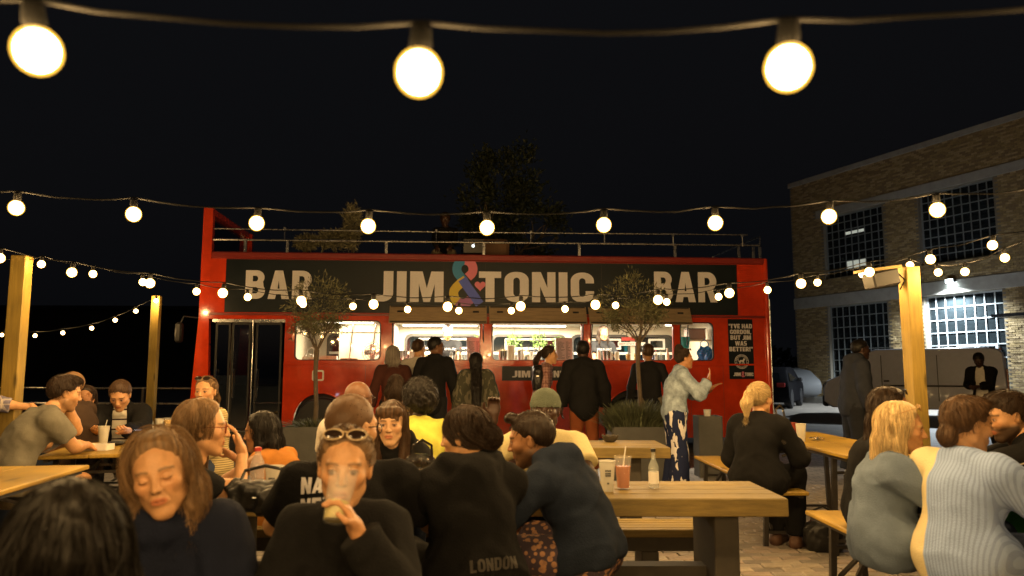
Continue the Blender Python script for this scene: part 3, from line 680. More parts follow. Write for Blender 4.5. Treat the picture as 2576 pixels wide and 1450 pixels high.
M['glass'] = mat('window_glass', (.9, .95, .95), .02, trans=1, spec=.5, ior=1.2)
def glass_sheet(name, tint=(1, 1, 1), refl=.10):       # a thin pane: see-through with a mirror sheen
    if name in MATS: return MATS[name]
    m = bpy.data.materials.new(name); MATS[name] = m; m.use_nodes = True; N = m.node_tree.nodes; L = m.node_tree.links
    N.remove(N['Principled BSDF']); t = N.new('ShaderNodeBsdfTransparent'); t.inputs[0].default_value = (*tint, 1); g = N.new('ShaderNodeBsdfGlossy'); g.inputs['Roughness'].default_value = .02
    x = N.new('ShaderNodeMixShader'); x.inputs[0].default_value = refl; L.new(t.outputs[0], x.inputs[1]); L.new(g.outputs[0], x.inputs[2]); L.new(x.outputs[0], N['Material Output'].inputs[0])
    return m
M['pane'] = glass_sheet('pane_clear'); M['pane_dk'] = glass_sheet('pane_smoked', (.50, .53, .56), .28)
M['darkglass'] = mat('night_glass', (.006, .008, .009), .05, spec=.7)
BULB_L = 610.0
def glow_shell(name, col, e, fac):         # see-through emitter for the bulb core and the halo shell round it
    m = bpy.data.materials.new(name); MATS[name] = m; m.use_nodes = True; N = m.node_tree.nodes; L = m.node_tree.links; N.remove(N['Principled BSDF'])
    t = N.new('ShaderNodeBsdfTransparent'); g = N.new('ShaderNodeEmission'); g.inputs[0].default_value = (*col, 1); g.inputs[1].default_value = e; x = N.new('ShaderNodeAddShader'); g.inputs[1].default_value = e*fac
    L.new(t.outputs[0], x.inputs[0]); L.new(g.outputs[0], x.inputs[1]); L.new(x.outputs[0], N['Material Output'].inputs[0]); return m
M['shell'] = glow_shell('bulb_halo', (1.0, .52, .06), 4.5, .25)  # dim orange shell that paints a glow halo round each bulb
M['bulb'] = glow_shell('lit_bulb', (1.0, .64, .26), 36, .5)
M['bulb'].cycles.emission_sampling = 'NONE'; M['shell'].cycles.emission_sampling = 'NONE'
BULB_W = 4*math.pi**2*.0285**2*BULB_L
M['cable'] = mat('cable_rubber', (.004, .004, .004), .7, spec=.1)
M['leaf_olive'] = mat('leaf_olive', attr=True, rough=.55, spec=.4)
M['bark'] = mat('bark', (.10, .075, .05), .85, noise=.35, nscale=14, bump=.6, bscale=30)
M['planter'] = mat('planter_grey', (.085, .085, .08), .7, noise=.2, nscale=5, bump=.15, bscale=30)
M['soil'] = mat('soil', (.03, .022, .015), .95, bump=.8, bscale=40)

# ------------------------------------------------------------------ ground
def ground_mat():
    m = mat('paved_ground', (.15, .135, .12), .62, noise=.25, nscale=1.2, bump=.25, bscale=40)
    N = m.node_tree.nodes; L = m.node_tree.links; b = N['Principled BSDF']; tc = [n for n in N if n.type == 'TEX_COORD'][0]
    br = N.new('ShaderNodeTexBrick'); br.inputs['Scale'].default_value = 1; br.inputs['Brick Width'].default_value = .21; br.inputs['Row Height'].default_value = .105
    br.inputs['Mortar Size'].default_value = .006; br.inputs['Color1'].default_value = (.27, .24, .20, 1); br.inputs['Color2'].default_value = (.18, .16, .14, 1); br.inputs['Mortar'].default_value = (.04, .036, .032, 1)
    L.new(tc.outputs['Object'], br.inputs[0])
    old = b.inputs['Base Color'].links[0].from_node; x = N.new('ShaderNodeMix'); x.data_type = 'RGBA'; x.blend_type = 'MULTIPLY'; x.inputs[0].default_value = 1
    old.inputs[6].default_value = (1, 1, 1, 1); L.new(br.outputs[0], x.inputs[6]); L.new(old.outputs[2], x.inputs[7]); L.new(x.outputs[2], b.inputs['Base Color'])
    bp_ = N.new('ShaderNodeBump'); bp_.inputs['Strength'].default_value = .5; bp_.inputs['Distance'].default_value = .008; bp_.invert = True
    L.new(br.outputs[1], bp_.inputs['Height']); pb = [n for n in N if n.type == 'BUMP' and n != bp_][0]; L.new(pb.outputs[0], bp_.inputs['Normal']); L.new(bp_.outputs[0], b.inputs['Normal'])
    return m
GM = ground_mat()
ground = tag(MB().face([(-150, -60, 0), (150, -60, 0), (150, 250, 0), (-150, 250, 0)]).build('ground', GM), kind='structure')
def setts():
    g = random.Random(4); cells = []
    y = 2.9; row = 0
    while y < 9.0:
        x = .1+(row % 2)*.10
        while x < 4.9:
            cells.append((x, y)); x += .205
        y += .105; row += 1
    cells.sort(key=lambda c: (math.hypot(c[0]-1.6, (c[1]-4.3)*.7)))
    mats = [mat('sett_%d' % i, c, .6, noise=.3, nscale=16, bump=.4, bscale=50) for i, c in enumerate(((.26, .23, .20), (.31, .27, .22), (.19, .17, .15), (.28, .23, .19)))]
    shared = []
    for i in range(8):
        w, d, h = .098, .047, .018
        me = MB().box((-w-g.uniform(0, .002), -d-g.uniform(0, .002), .002), (w, d, h+g.uniform(-.003, .004)), bev=.006).mesh('sett')
        me.materials.append(mats[i % 4]); shared.append(me)
    bm = bmesh.new()
    for i, (x, y) in enumerate(cells):
        me = g.choice(shared); Mx = Matrix.Translation((x+g.uniform(-.003, .003), y+g.uniform(-.002, .002), g.uniform(-.002, .003))) @ Matrix.Rotation(g.uniform(-.02, .02), 4, 'Z') @ Matrix.Rotation(g.uniform(-.015, .015), 4, 'X')
        if i < 300:
            o = bpy.data.objects.new('sett', me); COL.objects.link(o); o.parent = ground; o.matrix_local = Mx
        else:
            n0 = len(bm.verts); bm.from_mesh(me); bm.verts.ensure_lookup_table(); bmesh.ops.transform(bm, matrix=Mx, verts=bm.verts[n0:])
            bm.faces.ensure_lookup_table(); k = shared.index(me) % 4
            for f in bm.faces[-len(me.polygons):]: f.material_index = k
    me = bpy.data.meshes.new('sett_paving'); bm.to_mesh(me); bm.free(); o = link('sett_paving', me, mats, ground); tag(o, kind='stuff')
setts()

# ------------------------------------------------------------------ the bus
BA = np.array((-5.011, 11.95, 0)); BYAW = R(4.56); BL = 9.43
bus = thing('bus', 'open-top red double-decker bus converted into a bar with lit serving hatches', 'bus', BA, BYAW)
def bpt(u, y, z):                       # bus space -> world
    c, s = math.cos(BYAW), math.sin(BYAW); return np.array((BA[0]+u*c-y*s, BA[1]+u*s+y*c, z))
Z0, ZS, ZW, ZB, ZT = .26, 1.52, 2.20, 2.29, 3.20
def arch(cx, r, n=14): return [(cx+r*math.cos(t), max(Z0, .58+r*math.sin(t))) for t in np.linspace(math.pi, 0, n)]
low = [(1.31, Z0)]+[(1.92-.44, Z0)]+arch(1.92, .44)+[(1.92+.44, Z0), (7.08-.50, Z0)]+arch(7.08, .50)+[(7.08+.50, Z0), (BL, Z0), (BL, ZS), (1.31, ZS)]
MB().prism(low, 0, .045).build('side_panel', M['red'], bus)
for cx, r in ((1.92, .44), (7.08, .50)):
    a = arch(cx, r); MB().tube([(x, -.006, z) for x, z in a], .014, 6).build('arch_trim', M['red'], bus, True)
    MB().prism([(cx-r-.03, Z0), *arch(cx, r+.03), (cx+r+.03, Z0)], .35, .37).build('wheel_well', M['black'], bus)
    w = MB().lathe([(.30, -.12), (.44, -.12), (.47, -.08), (.47, .08), (.44, .12), (.30, .12)], 28, Matrix.Translation((cx, .24, .47)) @ Matrix.Rotation(math.pi/2, 4, 'X')).build('wheel', M['black'], bus, True)
    MB().lathe([(.05, .10), (.12, .10), (.16, .02), (.27, .03), (.30, .11)], 24, Matrix.Translation((cx, .24, .47)) @ Matrix.Rotation(math.pi/2, 4, 'X')).build('rim', M['steel_dk'], w, True)
MB().box((1.31, -.018, ZS-.055), (BL-.02, -.001, ZS-.028), bev=.004).build('waist_moulding', M['red'], bus)
MB().box((1.31, -.012, .98), (1.36, -.001, 1.0)).box((2.5, -.012, Z0+.10), (6.5, -.001, Z0+.13)).build('skirt_moulding', M['red'], bus)
for u in (2.62, 3.55, 4.62, 5.70, 6.36, 8.05, 8.62): MB().box((u, -.0025, Z0+.02), (u+.007, -.0008, ZS-.06)).build('panel_seam', M['red_dk'], bus)
rv = MB()
for i in range(190):
    u = 1.36+i*.0425
    rv.box((u, -.004, ZS-.085), (u+.008, -.0005, ZS-.077)).box((u, -.004, ZB-.075), (u+.008, .0005, ZB-.067))
    if not (1.4 < u < 2.45 or 6.5 < u < 7.65): rv.box((u, -.004, Z0+.20), (u+.008, -.0005, Z0+.208))
tag(rv.build('rivets', M['red_dk'], bus), kind='stuff')
WIN = {'a': (1.45, 2.89), 'b': (3.03, 4.53), 'c': (4.66, 6.24), 'd': (6.32, 7.81), 'e': (7.86, 8.50)}
edges = [1.31]+[x for k in 'abcde' for x in WIN[k]]+[BL]
for i in range(0, len(edges), 2):
    MB().box((edges[i]+.002, .004, ZS), (edges[i+1]-.002, .045, ZB+.03), bev=.004).build('window_pillar', M['red'], bus)
MB().box((0.02, .002, ZW+.01), (BL, .045, ZB+.10)).build('cant_panel', M['red'], bus)
for k in 'abcde':
    x0, x1 = WIN[k]; z0, z1 = ZS, ZW+.01
    inn = rrect(x0+.025, z0+.02, x1-.025, z1-.012, .085); out = rrect(x0-.03, z0-.03, x1+.03, z1+.03, .02)
    MB().ring(out, inn, -.008, .044).build('window_surround', M['red'], bus)
    MB().ring(inn, rrect(x0+.045, z0+.036, x1-.045, z1-.028, .07), -.011, .04).build('window_gasket', M['red_dk'] if k in 'bcd' else M['black'], bus)
    if k in 'ae': MB().box((x0+.01, .02, z0+.01), (x1-.01, .024, z1-.004)).build('window_pane', M['pane'], bus)
    if k == 'a': MB().box((x0+.03, .012, ZW-.215), (x1-.03, .03, ZW-.195)).build('window_bar', M['chrome'], bus)
# hatch flaps hinged above the three serving openings
for x0, x1 in ((3.0, 4.60), (4.64, 6.27), (6.31, 8.06)):
    Mx = Matrix.Translation(((x0+x1)/2, -.012, 2.43)) @ Matrix.Rotation(R(-28), 4, 'X'); h = (x1-x0)/2
    fl = MB().box((-h, -.03, -.33), (h, -.004, 0), Mx, .006).build('hatch_flap', M['ply'], bus)
    MB().box((-h+.02, -.036, -.325), (h-.02, -.031, -.30), Mx).box((-h+.02, -.036, -.03), (h-.02, -.031, -.008), Mx).build('flap_edging', M['darkwood'], fl)
    for sx in (-1, 1):
        MB().box((sx*(h-.18)-.05, -.037, -.13), (sx*(h-.18)+.05, -.031, -.10), Mx).build('flap_latch', M['black'], fl)
        a = Mx @ Vector((sx*(h-.06), .0, -.25)); MB().tube([a, ((x0+x1)/2+sx*(h-.05), .01, ZS+.28)], .009, 6).build('gas_strut', M['black'], fl, True)
# upper side
MB().box((.02, .0, ZB+.02), (.335, .045, ZT)).build('upper_panel', M['red'], bus)
MB().box((.335, .004, ZB+.02), (8.92, .045, ZT)).build('banner_backing', M['red_dk'], bus)
MB().box((.34, -.008, ZB+.03), (8.915, .003, ZT-.01)).build('banner', M['banner'], bus)
MB().box((8.925, .0, ZB+.02), (BL, .045, ZT)).build('upper_panel', M['red'], bus)
for i in range(24):
    z = ZB+.08+i*.034
    MB().box((8.95, -.014, z), (9.20, .002, z+.012), bev=.003).build('louvre', M['red'], bus)
MB().box((.10, -.035, ZT), (BL+.02, .08, ZT+.115), bev=.02).build('deck_rail_cap', M['red_dk'], bus)
MB().box((.10, -.02, ZB-.02), (BL, -.001, ZB+.022), bev=.004).build('drip_moulding', M['red_dk'], bus)
for u in (3.88, 4.58, 6.55): MB().box((u, -.011, ZB+.06), (u+.006, -.006, ZT-.03)).build('banner_seam', M['black'], bus)
# front, rear, far side, decks
fr = [(-.12, .30), (-.13, .95), (-.06, 2.25), (-.06, 4.05), (.09, 4.05), (.10, 2.25), (.16, .30)]
for y0, y1 in ((-.004, .10), (2.38, 2.48)): MB().prism(fr, y0, y1).build('front_pillar', M['red'], bus)
MB().prism([(-.12, .3), (-.13, .95), (-.10, 1.3), (-.04, 1.3), (-.05, .3)], .10, 2.38).build('front_panel', M['red'], bus)
MB().prism([(-.07, 2.2), (-.06, 3.3), (0, 3.3), (0, 2.2)], .10, 2.38).build('front_panel', M['red'], bus)
MB().prism([(-.06, 3.95), (-.06, 4.05), (.06, 4.05), (.06, 3.95)], .10, 2.38).build('front_header', M['red'], bus)
MB().box((-.085, .1, 1.3), (-.08, 2.38, 2.2)).build('windscreen', M['pane_dk'], bus)
MB().box((-.03, .1, 3.3), (-.025, 2.38, 3.95)).build('upper_windscreen', M['pane_dk'], bus)
MB().box((BL-.05, .045, Z0), (BL, 2.48, ZT+.10)).build('rear_panel', M['red'], bus)
MB().tube([(BL-.005, .0, Z0), (BL-.005, .0, ZT+.1)], .045, 10).build('corner_pillar', M['red'], bus, True)
MB().tube([(BL+.035, -.03, Z0+.2), (BL+.035, -.03, 2.6)], .012, 6).build('corner_strip', M['steel'], bus, True)
MB().box((.1, 2.44, ZT-.9), (BL, 2.48, ZT+.1)).build('far_upper_panel', M['red_dk'], bus)
MB().box((.1, .05, ZB+.04), (BL-.05, 2.44, ZB+.09)).build('upper_deck', M['steel_dk'], bus)
MB().box((1.32, .05, ZB-.03), (BL-.05, 2.40, ZB+.03)).build('ceiling', M['white'], bus)
MB().box((.1, .05, .34), (BL-.05, 2.44, .40)).build('bus_floor', M['steel_dk'], bus)
# rails on the top deck
rl = MB(); rl.tube([(.12, .02, 3.70), (4, .02, 3.70), (9.15, .02, 3.73)], .013, 8); rl.build('top_rail', M['steel'], bus, True)
MB().tube([(.10, .03, 3.52), (9.36, .03, 3.55)], .020, 8).build('mid_rail', M['steel'], bus, True)
MB().tube([(.12, 2.42, 3.60), (9.36, 2.42, 3.60)], .014, 8).build('far_rail', M['steel'], bus, True)
MB().tube([(9.36, .03, 3.55), (9.38, .03, 3.70), (9.38, .6, 3.72), (9.38, 2.42, 3.72), (9.36, 2.42, 3.55)], .014, 8).build('rear_rail', M['steel'], bus, True)
for u in (.62, 1.30, 2.92, 4.55, 6.18, 7.85, 8.98, 9.24, 9.36): MB().box((u-.025, .015, ZT+.11), (u+.025, .05, 3.52), bev=.004).build('rail_bracket', M['steel'], bus)
for u in (1.25, 3.75, 5.35, 6.62, 7.82, 9.05): MB().tube([(u, .02, 3.52), (u, .02, 3.72)], .010, 6).box((u-.02, .0, 3.69), (u+.02, .04, 3.74), bev=.004).build('rail_post', M['steel'], bus, True)
# entrance: folding glass doors with poles
MB().box((.155, .06, .34), (1.31, .12, .42)).box((.155, .02, 2.16), (1.31, .10, 2.23)).build('door_sill', M['steel'], bus)
for i, (a, b) in enumerate(((.20, .44), (.46, .76), (.84, 1.26))):
    d = MB().ring(rrect(a, .43, b, 2.15, .02, 2), rrect(a+.03, .46, b-.03, 2.12, .02, 2), .05, .075).build('door_leaf', M['black'], bus)
    MB().box((a+.02, .06, .45), (b-.02, .064, 2.13)).build('door_pane', M['pane_dk'], d)
    MB().tube([(a+.05, .035, .95), (a+.05, .02, 1.0), (a+.05, .02, 1.35), (a+.05, .035, 1.4)], .010, 6).build('door_handle', M['chrome'], d, True)
DPN = mat('door_lower', (.50, .52, .56), .35, noise=.15)
for a, b in ((.22, .74), (.86, 1.24)): MB().box((a, .082, .46), (b, .09, 1.12 if a > .5 else 1.30)).build('door_lower_panel', DPN, bus)
MB().tube([(.80, .03, .40), (.80, .03, 2.2)], .016, 8).build('grab_pole', M['chrome'], bus, True)
for z in (.52, .86): MB().tube([(.80, .03, z), (1.29, .03, z)], .008, 6).build('door_rail', M['chrome'], bus, True)
MB().tube([(.33, .35, .5), (.33, .30, 1.0), (.36, .35, 1.6), (.36, .4, 2.2)], .012, 6).build('cab_pole', M['chrome'], bus, True)
MB().box((.60, 1.2, .40), (1.15, 2.2, 1.25), bev=.02).build('cab_partition', M['steel_dk'], bus)
MB().lathe([(.18, -.02), (.21, 0), (.18, .02)], 20, Matrix.Translation((.42, 1.6, 1.25)) @ Matrix.Rotation(R(60), 4, 'Y'), False).build('steering_wheel', M['black'], bus, True)
mir = MB().tube([(-.02, .05, 2.22), (-.25, -.12, 2.24), (-.30, -.14, 2.1)], .014, 6).build('mirror_arm', M['black'], bus, True)
MB().box((-.36, -.20, 1.82), (-.25, -.08, 2.14), bev=.03).build('mirror', M['black'], mir, True)
MB().box((-.145, .0, .62), (-.125, .08, .80), bev=.01).build('side_lamp', M['white'], bus)
# interior
MB().box((1.34, 2.38, .40), (BL-.05, 2.44, ZB)).build('inner_wall', M['cream'], bus)
MB().box((1.31, .05, .40), (1.34, 2.40, ZB-.03)).build('bulkhead', M['cream'], bus)
MB().box((8.62, .05, .40), (8.65, 2.40, ZB-.03)).build('bulkhead', M['cream'], bus)
MB().box((2.95, 1.3, .40), (2.99, 2.38, ZB-.03)).build('bulkhead', M['cream'], bus)
for x0, x1 in ((1.65, 2.75), (3.15, 4.55), (4.85, 6.25), (6.45, 7.55), (7.75, 8.45)):
    f = MB().ring(rrect(x0-.05, 1.23, x1+.05, 2.10, .13), rrect(x0, 1.28, x1, 2.05, .10), 2.352, 2.379).build('far_window', M['steel_dk'], bus)
    MB().box((x0-.02, 2.368, 1.26), (x1+.02, 2.378, 2.07)).build('far_pane', M['darkglass'], f)
    MB().ring(rrect(x0+.22, 1.80, x1-.14, 2.02, .01, 1), rrect(x0+.26, 1.84, x1-.18, 1.98, .01, 1), 2.34, 2.366).box((x0, 2.34, 1.70), (x1, 2.366, 1.75)).build('hopper_frame', M['white'], f)
def strip_light(x0, x1, y0, y1, z, W, colr, par):         # the light a ceiling tube throws down
    l = bpy.data.lights.new('tube_glow', 'AREA'); l.shape = 'RECTANGLE'; l.size = x1-x0; l.size_y = y1-y0; l.energy = W; l.color = colr
    o = bpy.data.objects.new('tube_glow', l); COL.objects.link(o); o.parent = par; o.location = ((x0+x1)/2, (y0+y1)/2, z)
TUBE = mat('tube_light', (1, .95, .85), emit=12, ecol=(1, .90, .70)); TUBE.cycles.emission_sampling = 'NONE'
for x0, x1, y in ((3.1, 4.5, .75), (4.7, 6.2, .75), (6.4, 7.7, .75), (3.1, 4.5, 1.75), (4.7, 6.2, 1.75)):
    f = MB().box((x0-.03, y-.05, ZB-.055), (x1+.03, y+.05, ZB-.031)).build('light_fitting', M['white'], bus)
    MB().box((x0, y-.035, ZB-.075), (x1, y+.035, ZB-.056), bev=.008).build('light_tube', TUBE, f)
    strip_light(x0, x1, y-.03, y+.03, ZB-.078, 165, (1, .86, .62), f)
f = MB().box((1.75, 1.0, ZB-.055), (2.65, 1.1, ZB-.031)).build('light_fitting', M['white'], bus)
MB().box((1.78, 1.02, ZB-.075), (2.62, 1.08, ZB-.056)).build('light_tube', TUBE, f); strip_light(1.78, 2.62, 1.02, 1.08, ZB-.078, 34, (1, .78, .48), f)
f = MB().box((8.0, 1.2, ZB-.055), (8.3, 1.3, ZB-.031)).build('light_fitting', M['white'], bus)
MB().box((8.02, 1.21, ZB-.075), (8.28, 1.29, ZB-.056)).build('light_tube', TUBE, f); strip_light(8.02, 8.28, 1.21, 1.29, ZB-.078, 14, (1, .80, .52), f)
ZC = 1.535
MB().box((3.0, .05, ZC-.04), (7.80, .50, ZC), bev=.004).build('counter_top', mat('counter_top', (.55, .50, .42), .35, noise=.1), bus)
MB().box((3.0, .45, .40), (7.80, .48, ZC-.04)).build('counter_front', M['cream'], bus)
MB().box((3.0, 1.95, ZC-.25), (7.80, 2.33, ZC-.21)).build('back_shelf', M['white'], bus)
MB().box((1.40, .3, 1.30), (2.9, 1.1, 1.34)).build('side_shelf', M['cream'], bus)
MB().box((7.9, .3, 1.42), (8.6, 1.0, 1.46)).build('side_shelf', M['cream'], bus)
# lettering on the banner
def _arc(cx, cy, rx, ry, a0, a1, n=10): return [(cx+rx*math.cos(R(t)), cy+ry*math.sin(R(t))) for t in np.linspace(a0, a1, n)]
GLY = {
 'I': (.24, [[(0, 0), (.24, 0), (.24, 1), (0, 1)]]),
 'T': (.60, [[(.18, 0), (.42, 0), (.42, .79), (.60, .79), (.60, 1), (0, 1), (0, .79), (.18, .79)]]),
 'J': (.50, [[(.50, 1), (.26, 1), (.26, .30)]+_arc(.19, .28, .07, .09, 0, -90, 5)+[(.0, .19), (.0, 0)]+_arc(.22, .28, .28, .28, -90, 0, 8)]),
 'M': (.84, [[(0, 0), (.22, 0), (.22, .60), (.34, 0), (.50, 0), (.62, .60), (.62, 0), (.84, 0), (.84, 1), (.53, 1), (.42, .45), (.31, 1), (0, 1)]]),
 'N': (.64, [[(0, 0), (.22, 0), (.22, .52), (.40, 0), (.64, 0), (.64, 1), (.42, 1), (.42, .48), (.24, 1), (0, 1)]]),
 'A': (.70, [[(0, 0), (.24, 0), (.275, .17), (.425, .17), (.46, 0), (.70, 0), (.48, 1), (.22, 1)], [(.315, .36), (.385, .36), (.35, .66)]]),
 'O': (.66, [_arc(.36, .28, .30, .28, 270, 360, 8)+_arc(.36, .72, .30, .28, 0, 90, 8)+_arc(.30, .72, .30, .28, 90, 180, 8)+_arc(.30, .28, .30, .28, 180, 270, 8), _arc(.33, .30, .09, .11, 180, 360, 8)+_arc(.33, .70, .09, .11, 0, 180, 8)]),
 'C': (.64, [[(.64, .64), (.64, .72)]+_arc(.34, .72, .30, .28, 0, 90, 8)+_arc(.30, .72, .30, .28, 90, 180, 8)+_arc(.30, .28, .30, .28, 180, 270, 8)+_arc(.34, .28, .30, .28, 270, 360, 8)+[(.64, .38), (.41, .38)]+_arc(.32, .29, .09, .10, 0, -180, 8)+_arc(.32, .71, .09, .10, 180, 0, 8)+[(.41, .64)]]),
 'B': (.64, [[(0, 0)]+_arc(.36, .28, .28, .28, 270, 395, 9)+_arc(.36, .75, .25, .25, -35, 90, 9)+[(0, 1)], [(.23, .19), (.33, .19)]+_arc(.34, .30, .08, .11, -90, 90, 7)+[(.23, .41)], [(.23, .61)]+_arc(.33, .71, .075, .10, -90, 90, 7)+[(.23, .81)]]),
 'E': (.54, [[(0, 0), (.54, 0), (.54, .20), (.23, .20), (.23, .41), (.50, .41), (.50, .60), (.23, .60), (.23, .80), (.54, .80), (.54, 1), (0, 1)]]),
 'H': (.64, [[(0, 0), (.23, 0), (.23, .40), (.41, .40), (.41, 0), (.64, 0), (.64, 1), (.41, 1), (.41, .61), (.23, .61), (.23, 1), (0, 1)]]),
 'L': (.50, [[(0, 0), (.50, 0), (.50, .21), (.23, .21), (.23, 1), (0, 1)]]),
 'D': (.64, [[(0, 0)]+_arc(.32, .32, .32, .32, 270, 360, 8)+_arc(.32, .68, .32, .32, 0, 90, 8)+[(0, 1)], [(.23, .20)]+_arc(.31, .32, .10, .12, 270, 360, 6)+_arc(.31, .68, .10, .12, 0, 90, 6)+[(.23, .80)]]),
 'V': (.66, [[(.22, 0), (.44, 0), (.66, 1), (.43, 1), (.33, .40), (.23, 1), (0, 1)]]),
 'U': (.64, [[(0, 1), (0, .30)]+_arc(.32, .30, .32, .30, 180, 360, 12)+[(.64, 1), (.41, 1), (.41, .30)]+_arc(.32, .30, .09, .10, 0, -180, 8)+[(.23, 1)]]),
 'W': (.98, [[(.16, 0), (.38, 0), (.49, .55), (.60, 0), (.82, 0), (.98, 1), (.76, 1), (.70, .45), (.60, 1), (.38, 1), (.28, .45), (.22, 1), (0, 1)]]),
 'S': (.58, [[(0, .08), (.10, 0), (.48, 0), (.58, .10), (.58, .50), (.48, .59), (.22, .62), (.22, .80), (.58, .80), (.56, .94), (.46, 1), (.12, 1), (0, .90), (0, .54), (.10, .44), (.36, .40), (.36, .20), (0, .20)]]),
 'G': (.64, [[(.64, .64), (.64, .72)]+_arc(.34, .72, .30, .28, 0, 90, 8)+_arc(.30, .72, .30, .28, 90, 180, 8)+_arc(.30, .28, .30, .28, 180, 270, 8)+[(.40, .03), (.46, .08), (.48, 0), (.64, 0), (.64, .52), (.34, .52), (.34, .36), (.41, .36), (.41, .27)]+_arc(.32, .27, .09, .08, 0, -180, 8)+_arc(.32, .71, .09, .10, 180, 0, 8)+[(.41, .64)]]),
 '!': (.24, [[(0, 0), (.24, 0), (.24, .20), (0, .20)], [(.04, .28), (.20, .28), (.24, 1), (0, 1)]]),
 '"': (.40, [[(.03, .62), (.13, .62), (.17, 1), (0, 1)], [(.26, .62), (.36, .62), (.40, 1), (.23, 1)]]),
 "'": (.16, [[(.03, .62), (.13, .62), (.16, 1), (0, 1)]]), ',': (.22, [[(0, -.16), (.10, -.16), (.22, .0), (.22, .20), (0, .20), (0, 0), (.06, 0)]]), ' ': (.22, []),
 'R': (.66, [[(0, 0), (.23, 0), (.23, .38), (.30, .38), (.42, 0), (.66, 0), (.50, .42)]+_arc(.35, .69, .29, .31, -55, 90, 9)+[(0, 1)], [(.23, .57), (.31, .57)]+_arc(.32, .69, .09, .12, -90, 90, 7)+[(.23, .81)]]),
}
def glyphs(name, body, mt, parent, ext=.0015, gap=.09):
    c = bpy.data.curves.new(name, 'CURVE'); c.dimensions = '2D'; c.fill_mode = 'BOTH'; c.extrude = ext; x = 0
    for ch in body:
        w, polys = GLY[ch]
        for P in polys:
            sp = c.splines.new('POLY'); sp.points.add(len(P)-1); sp.use_cyclic_u = True
            for q, (a, b) in zip(sp.points, P): q.co = (x+a, b, 0, 1)
        x += w+gap
    t = bpy.data.objects.new(name, c); COL.objects.link(t)
    me = bpy.data.meshes.new_from_object(t, depsgraph=bpy.context.evaluated_depsgraph_get()); bpy.data.objects.remove(t); me.name = name
    o = link(name, me, mt, parent); o.rotation_euler = (math.pi/2, 0, 0); return o
def letters(body, u0, u1, z0, z1, y, name='lettering', m=None, bold=.022, parent=bus, sp=.93):
    o = glyphs(name, body, m or M['print'], parent) if all(ch in GLY for ch in body) else text(name, body, m or M['print'], 1.0, parent, sx=1, bold=min(bold, .014), ext=.0015, spacing=sp)
    v = np.array([w.co[:] for w in o.data.vertices]); lo, hi = v.min(0), v.max(0)
    o.scale = ((u1-u0)/(hi[0]-lo[0]), (z1-z0)/(hi[1]-lo[1]), 1); o.location = (u0-lo[0]*o.scale[0], y, z0-lo[1]*o.scale[1]); return o
YB = -.0105
letters('BAR', .66, 1.73, 2.54, 3.01, YB); letters('JIM', 2.72, 3.88, 2.51, 3.02, YB); letters('TONIC', 4.47, 6.42, 2.52, 3.03, YB); letters('BAR', 7.46, 8.56, 2.54, 3.06, YB)
def ribbon(pts, w, y, name, m, parent=bus):
    b = MB(); L = []; pts = [np.array(p, float) for p in pts]
    for i, p in enumerate(pts):
        t = nrm(pts[min(i+1, len(pts)-1)]-pts[max(i-1, 0)]); n = np.array((-t[1], t[0]))*w/2; L.append((p+n, p-n))
    for (a, b1), (c, d) in zip(L, L[1:]): b.face([(a[0], y, a[1]), (b1[0], y, b1[1]), (d[0], y, d[1]), (c[0], y, c[1])])
    return b.build(name, m, parent)
def arcp(cx, cz, rx, rz, a0, a1, n=14): return [(cx+rx*math.cos(R(t)), cz+rz*math.sin(R(t))) for t in np.linspace(a0, a1, n)]
AMP = [((.02, .20, .42), 'amp_teal'), ((.60, .16, .24), 'amp_pink'), ((.55, .42, .04), 'amp_yellow'), ((.06, .10, .55), 'amp_blue'), ((.30, .10, .30), 'amp_orange'), ((.10, .03, .20), 'amp_violet')]
am = [mat(n, c, .5, noise=.06) for c, n in AMP]
def ampersand(u, z, s, y, parent=bus, mm=am):
    T = lambda P: [(u+a*s, z+b*s) for a, b in P]; w = .15*s
    ribbon(T(arcp(0, .24, .135, .145, 90, 215)+[(-.06, .09), (.0, .02)]), w, y, 'ampersand_stroke', mm[0], parent)
    ribbon(T(arcp(0, .24, .135, .145, 90, -35)+[(.05, .10)]), w, y-.0006, 'ampersand_stroke', mm[1], parent)
    ribbon(T([(.02, .06), (-.07, .0), (-.15, -.08)]+arcp(-.03, -.17, .155, .17, 165, 235)), w, y-.0012, 'ampersand_stroke', mm[2], parent)
    ribbon(T(arcp(-.03, -.17, .155, .17, 235, 330)), w, y-.0008, 'ampersand_stroke', mm[4], parent)
    ribbon(T([(-.045, .07), (.05, -.07), (.16, -.22), (.25, -.35)]), w, y-.0018, 'ampersand_stroke', mm[3], parent)
ampersand(4.235, 2.83, 1.0, YB)
hpts = [(.16*.5*math.sin(t)**3*1.0, (.13*math.cos(t)-.05*math.cos(2*t)-.02*math.cos(3*t)-.01*math.cos(4*t))*.5) for t in np.linspace(0, 2*math.pi, 28)[:-1]]
MB().prism([(4.49+x*1.15, 2.79+z*1.15) for x, z in hpts], YB-.001, YB+.002).build('heart', am[1], bus)
# smaller signs on the lower side
MB().box((4.86, -.007, 1.21), (6.26, -.001, 1.45)).build('sign_panel', M['banner'], bus)
letters('JIM', 5.03, 5.33, 1.265, 1.375, -.0095, bold=.03); ampersand(5.41, 1.315, .19, -.0095, mm=[M['print']]*6); letters('TONIC', 5.50, 5.98, 1.265, 1.375, -.0095, bold=.03)
MB().ring(rrect(1.77, 1.21, 1.96, 1.385, .03, 3), rrect(1.797, 1.237, 1.933, 1.358, .015, 3), -.006, -.001).build('square_emblem', M['white'], bus)
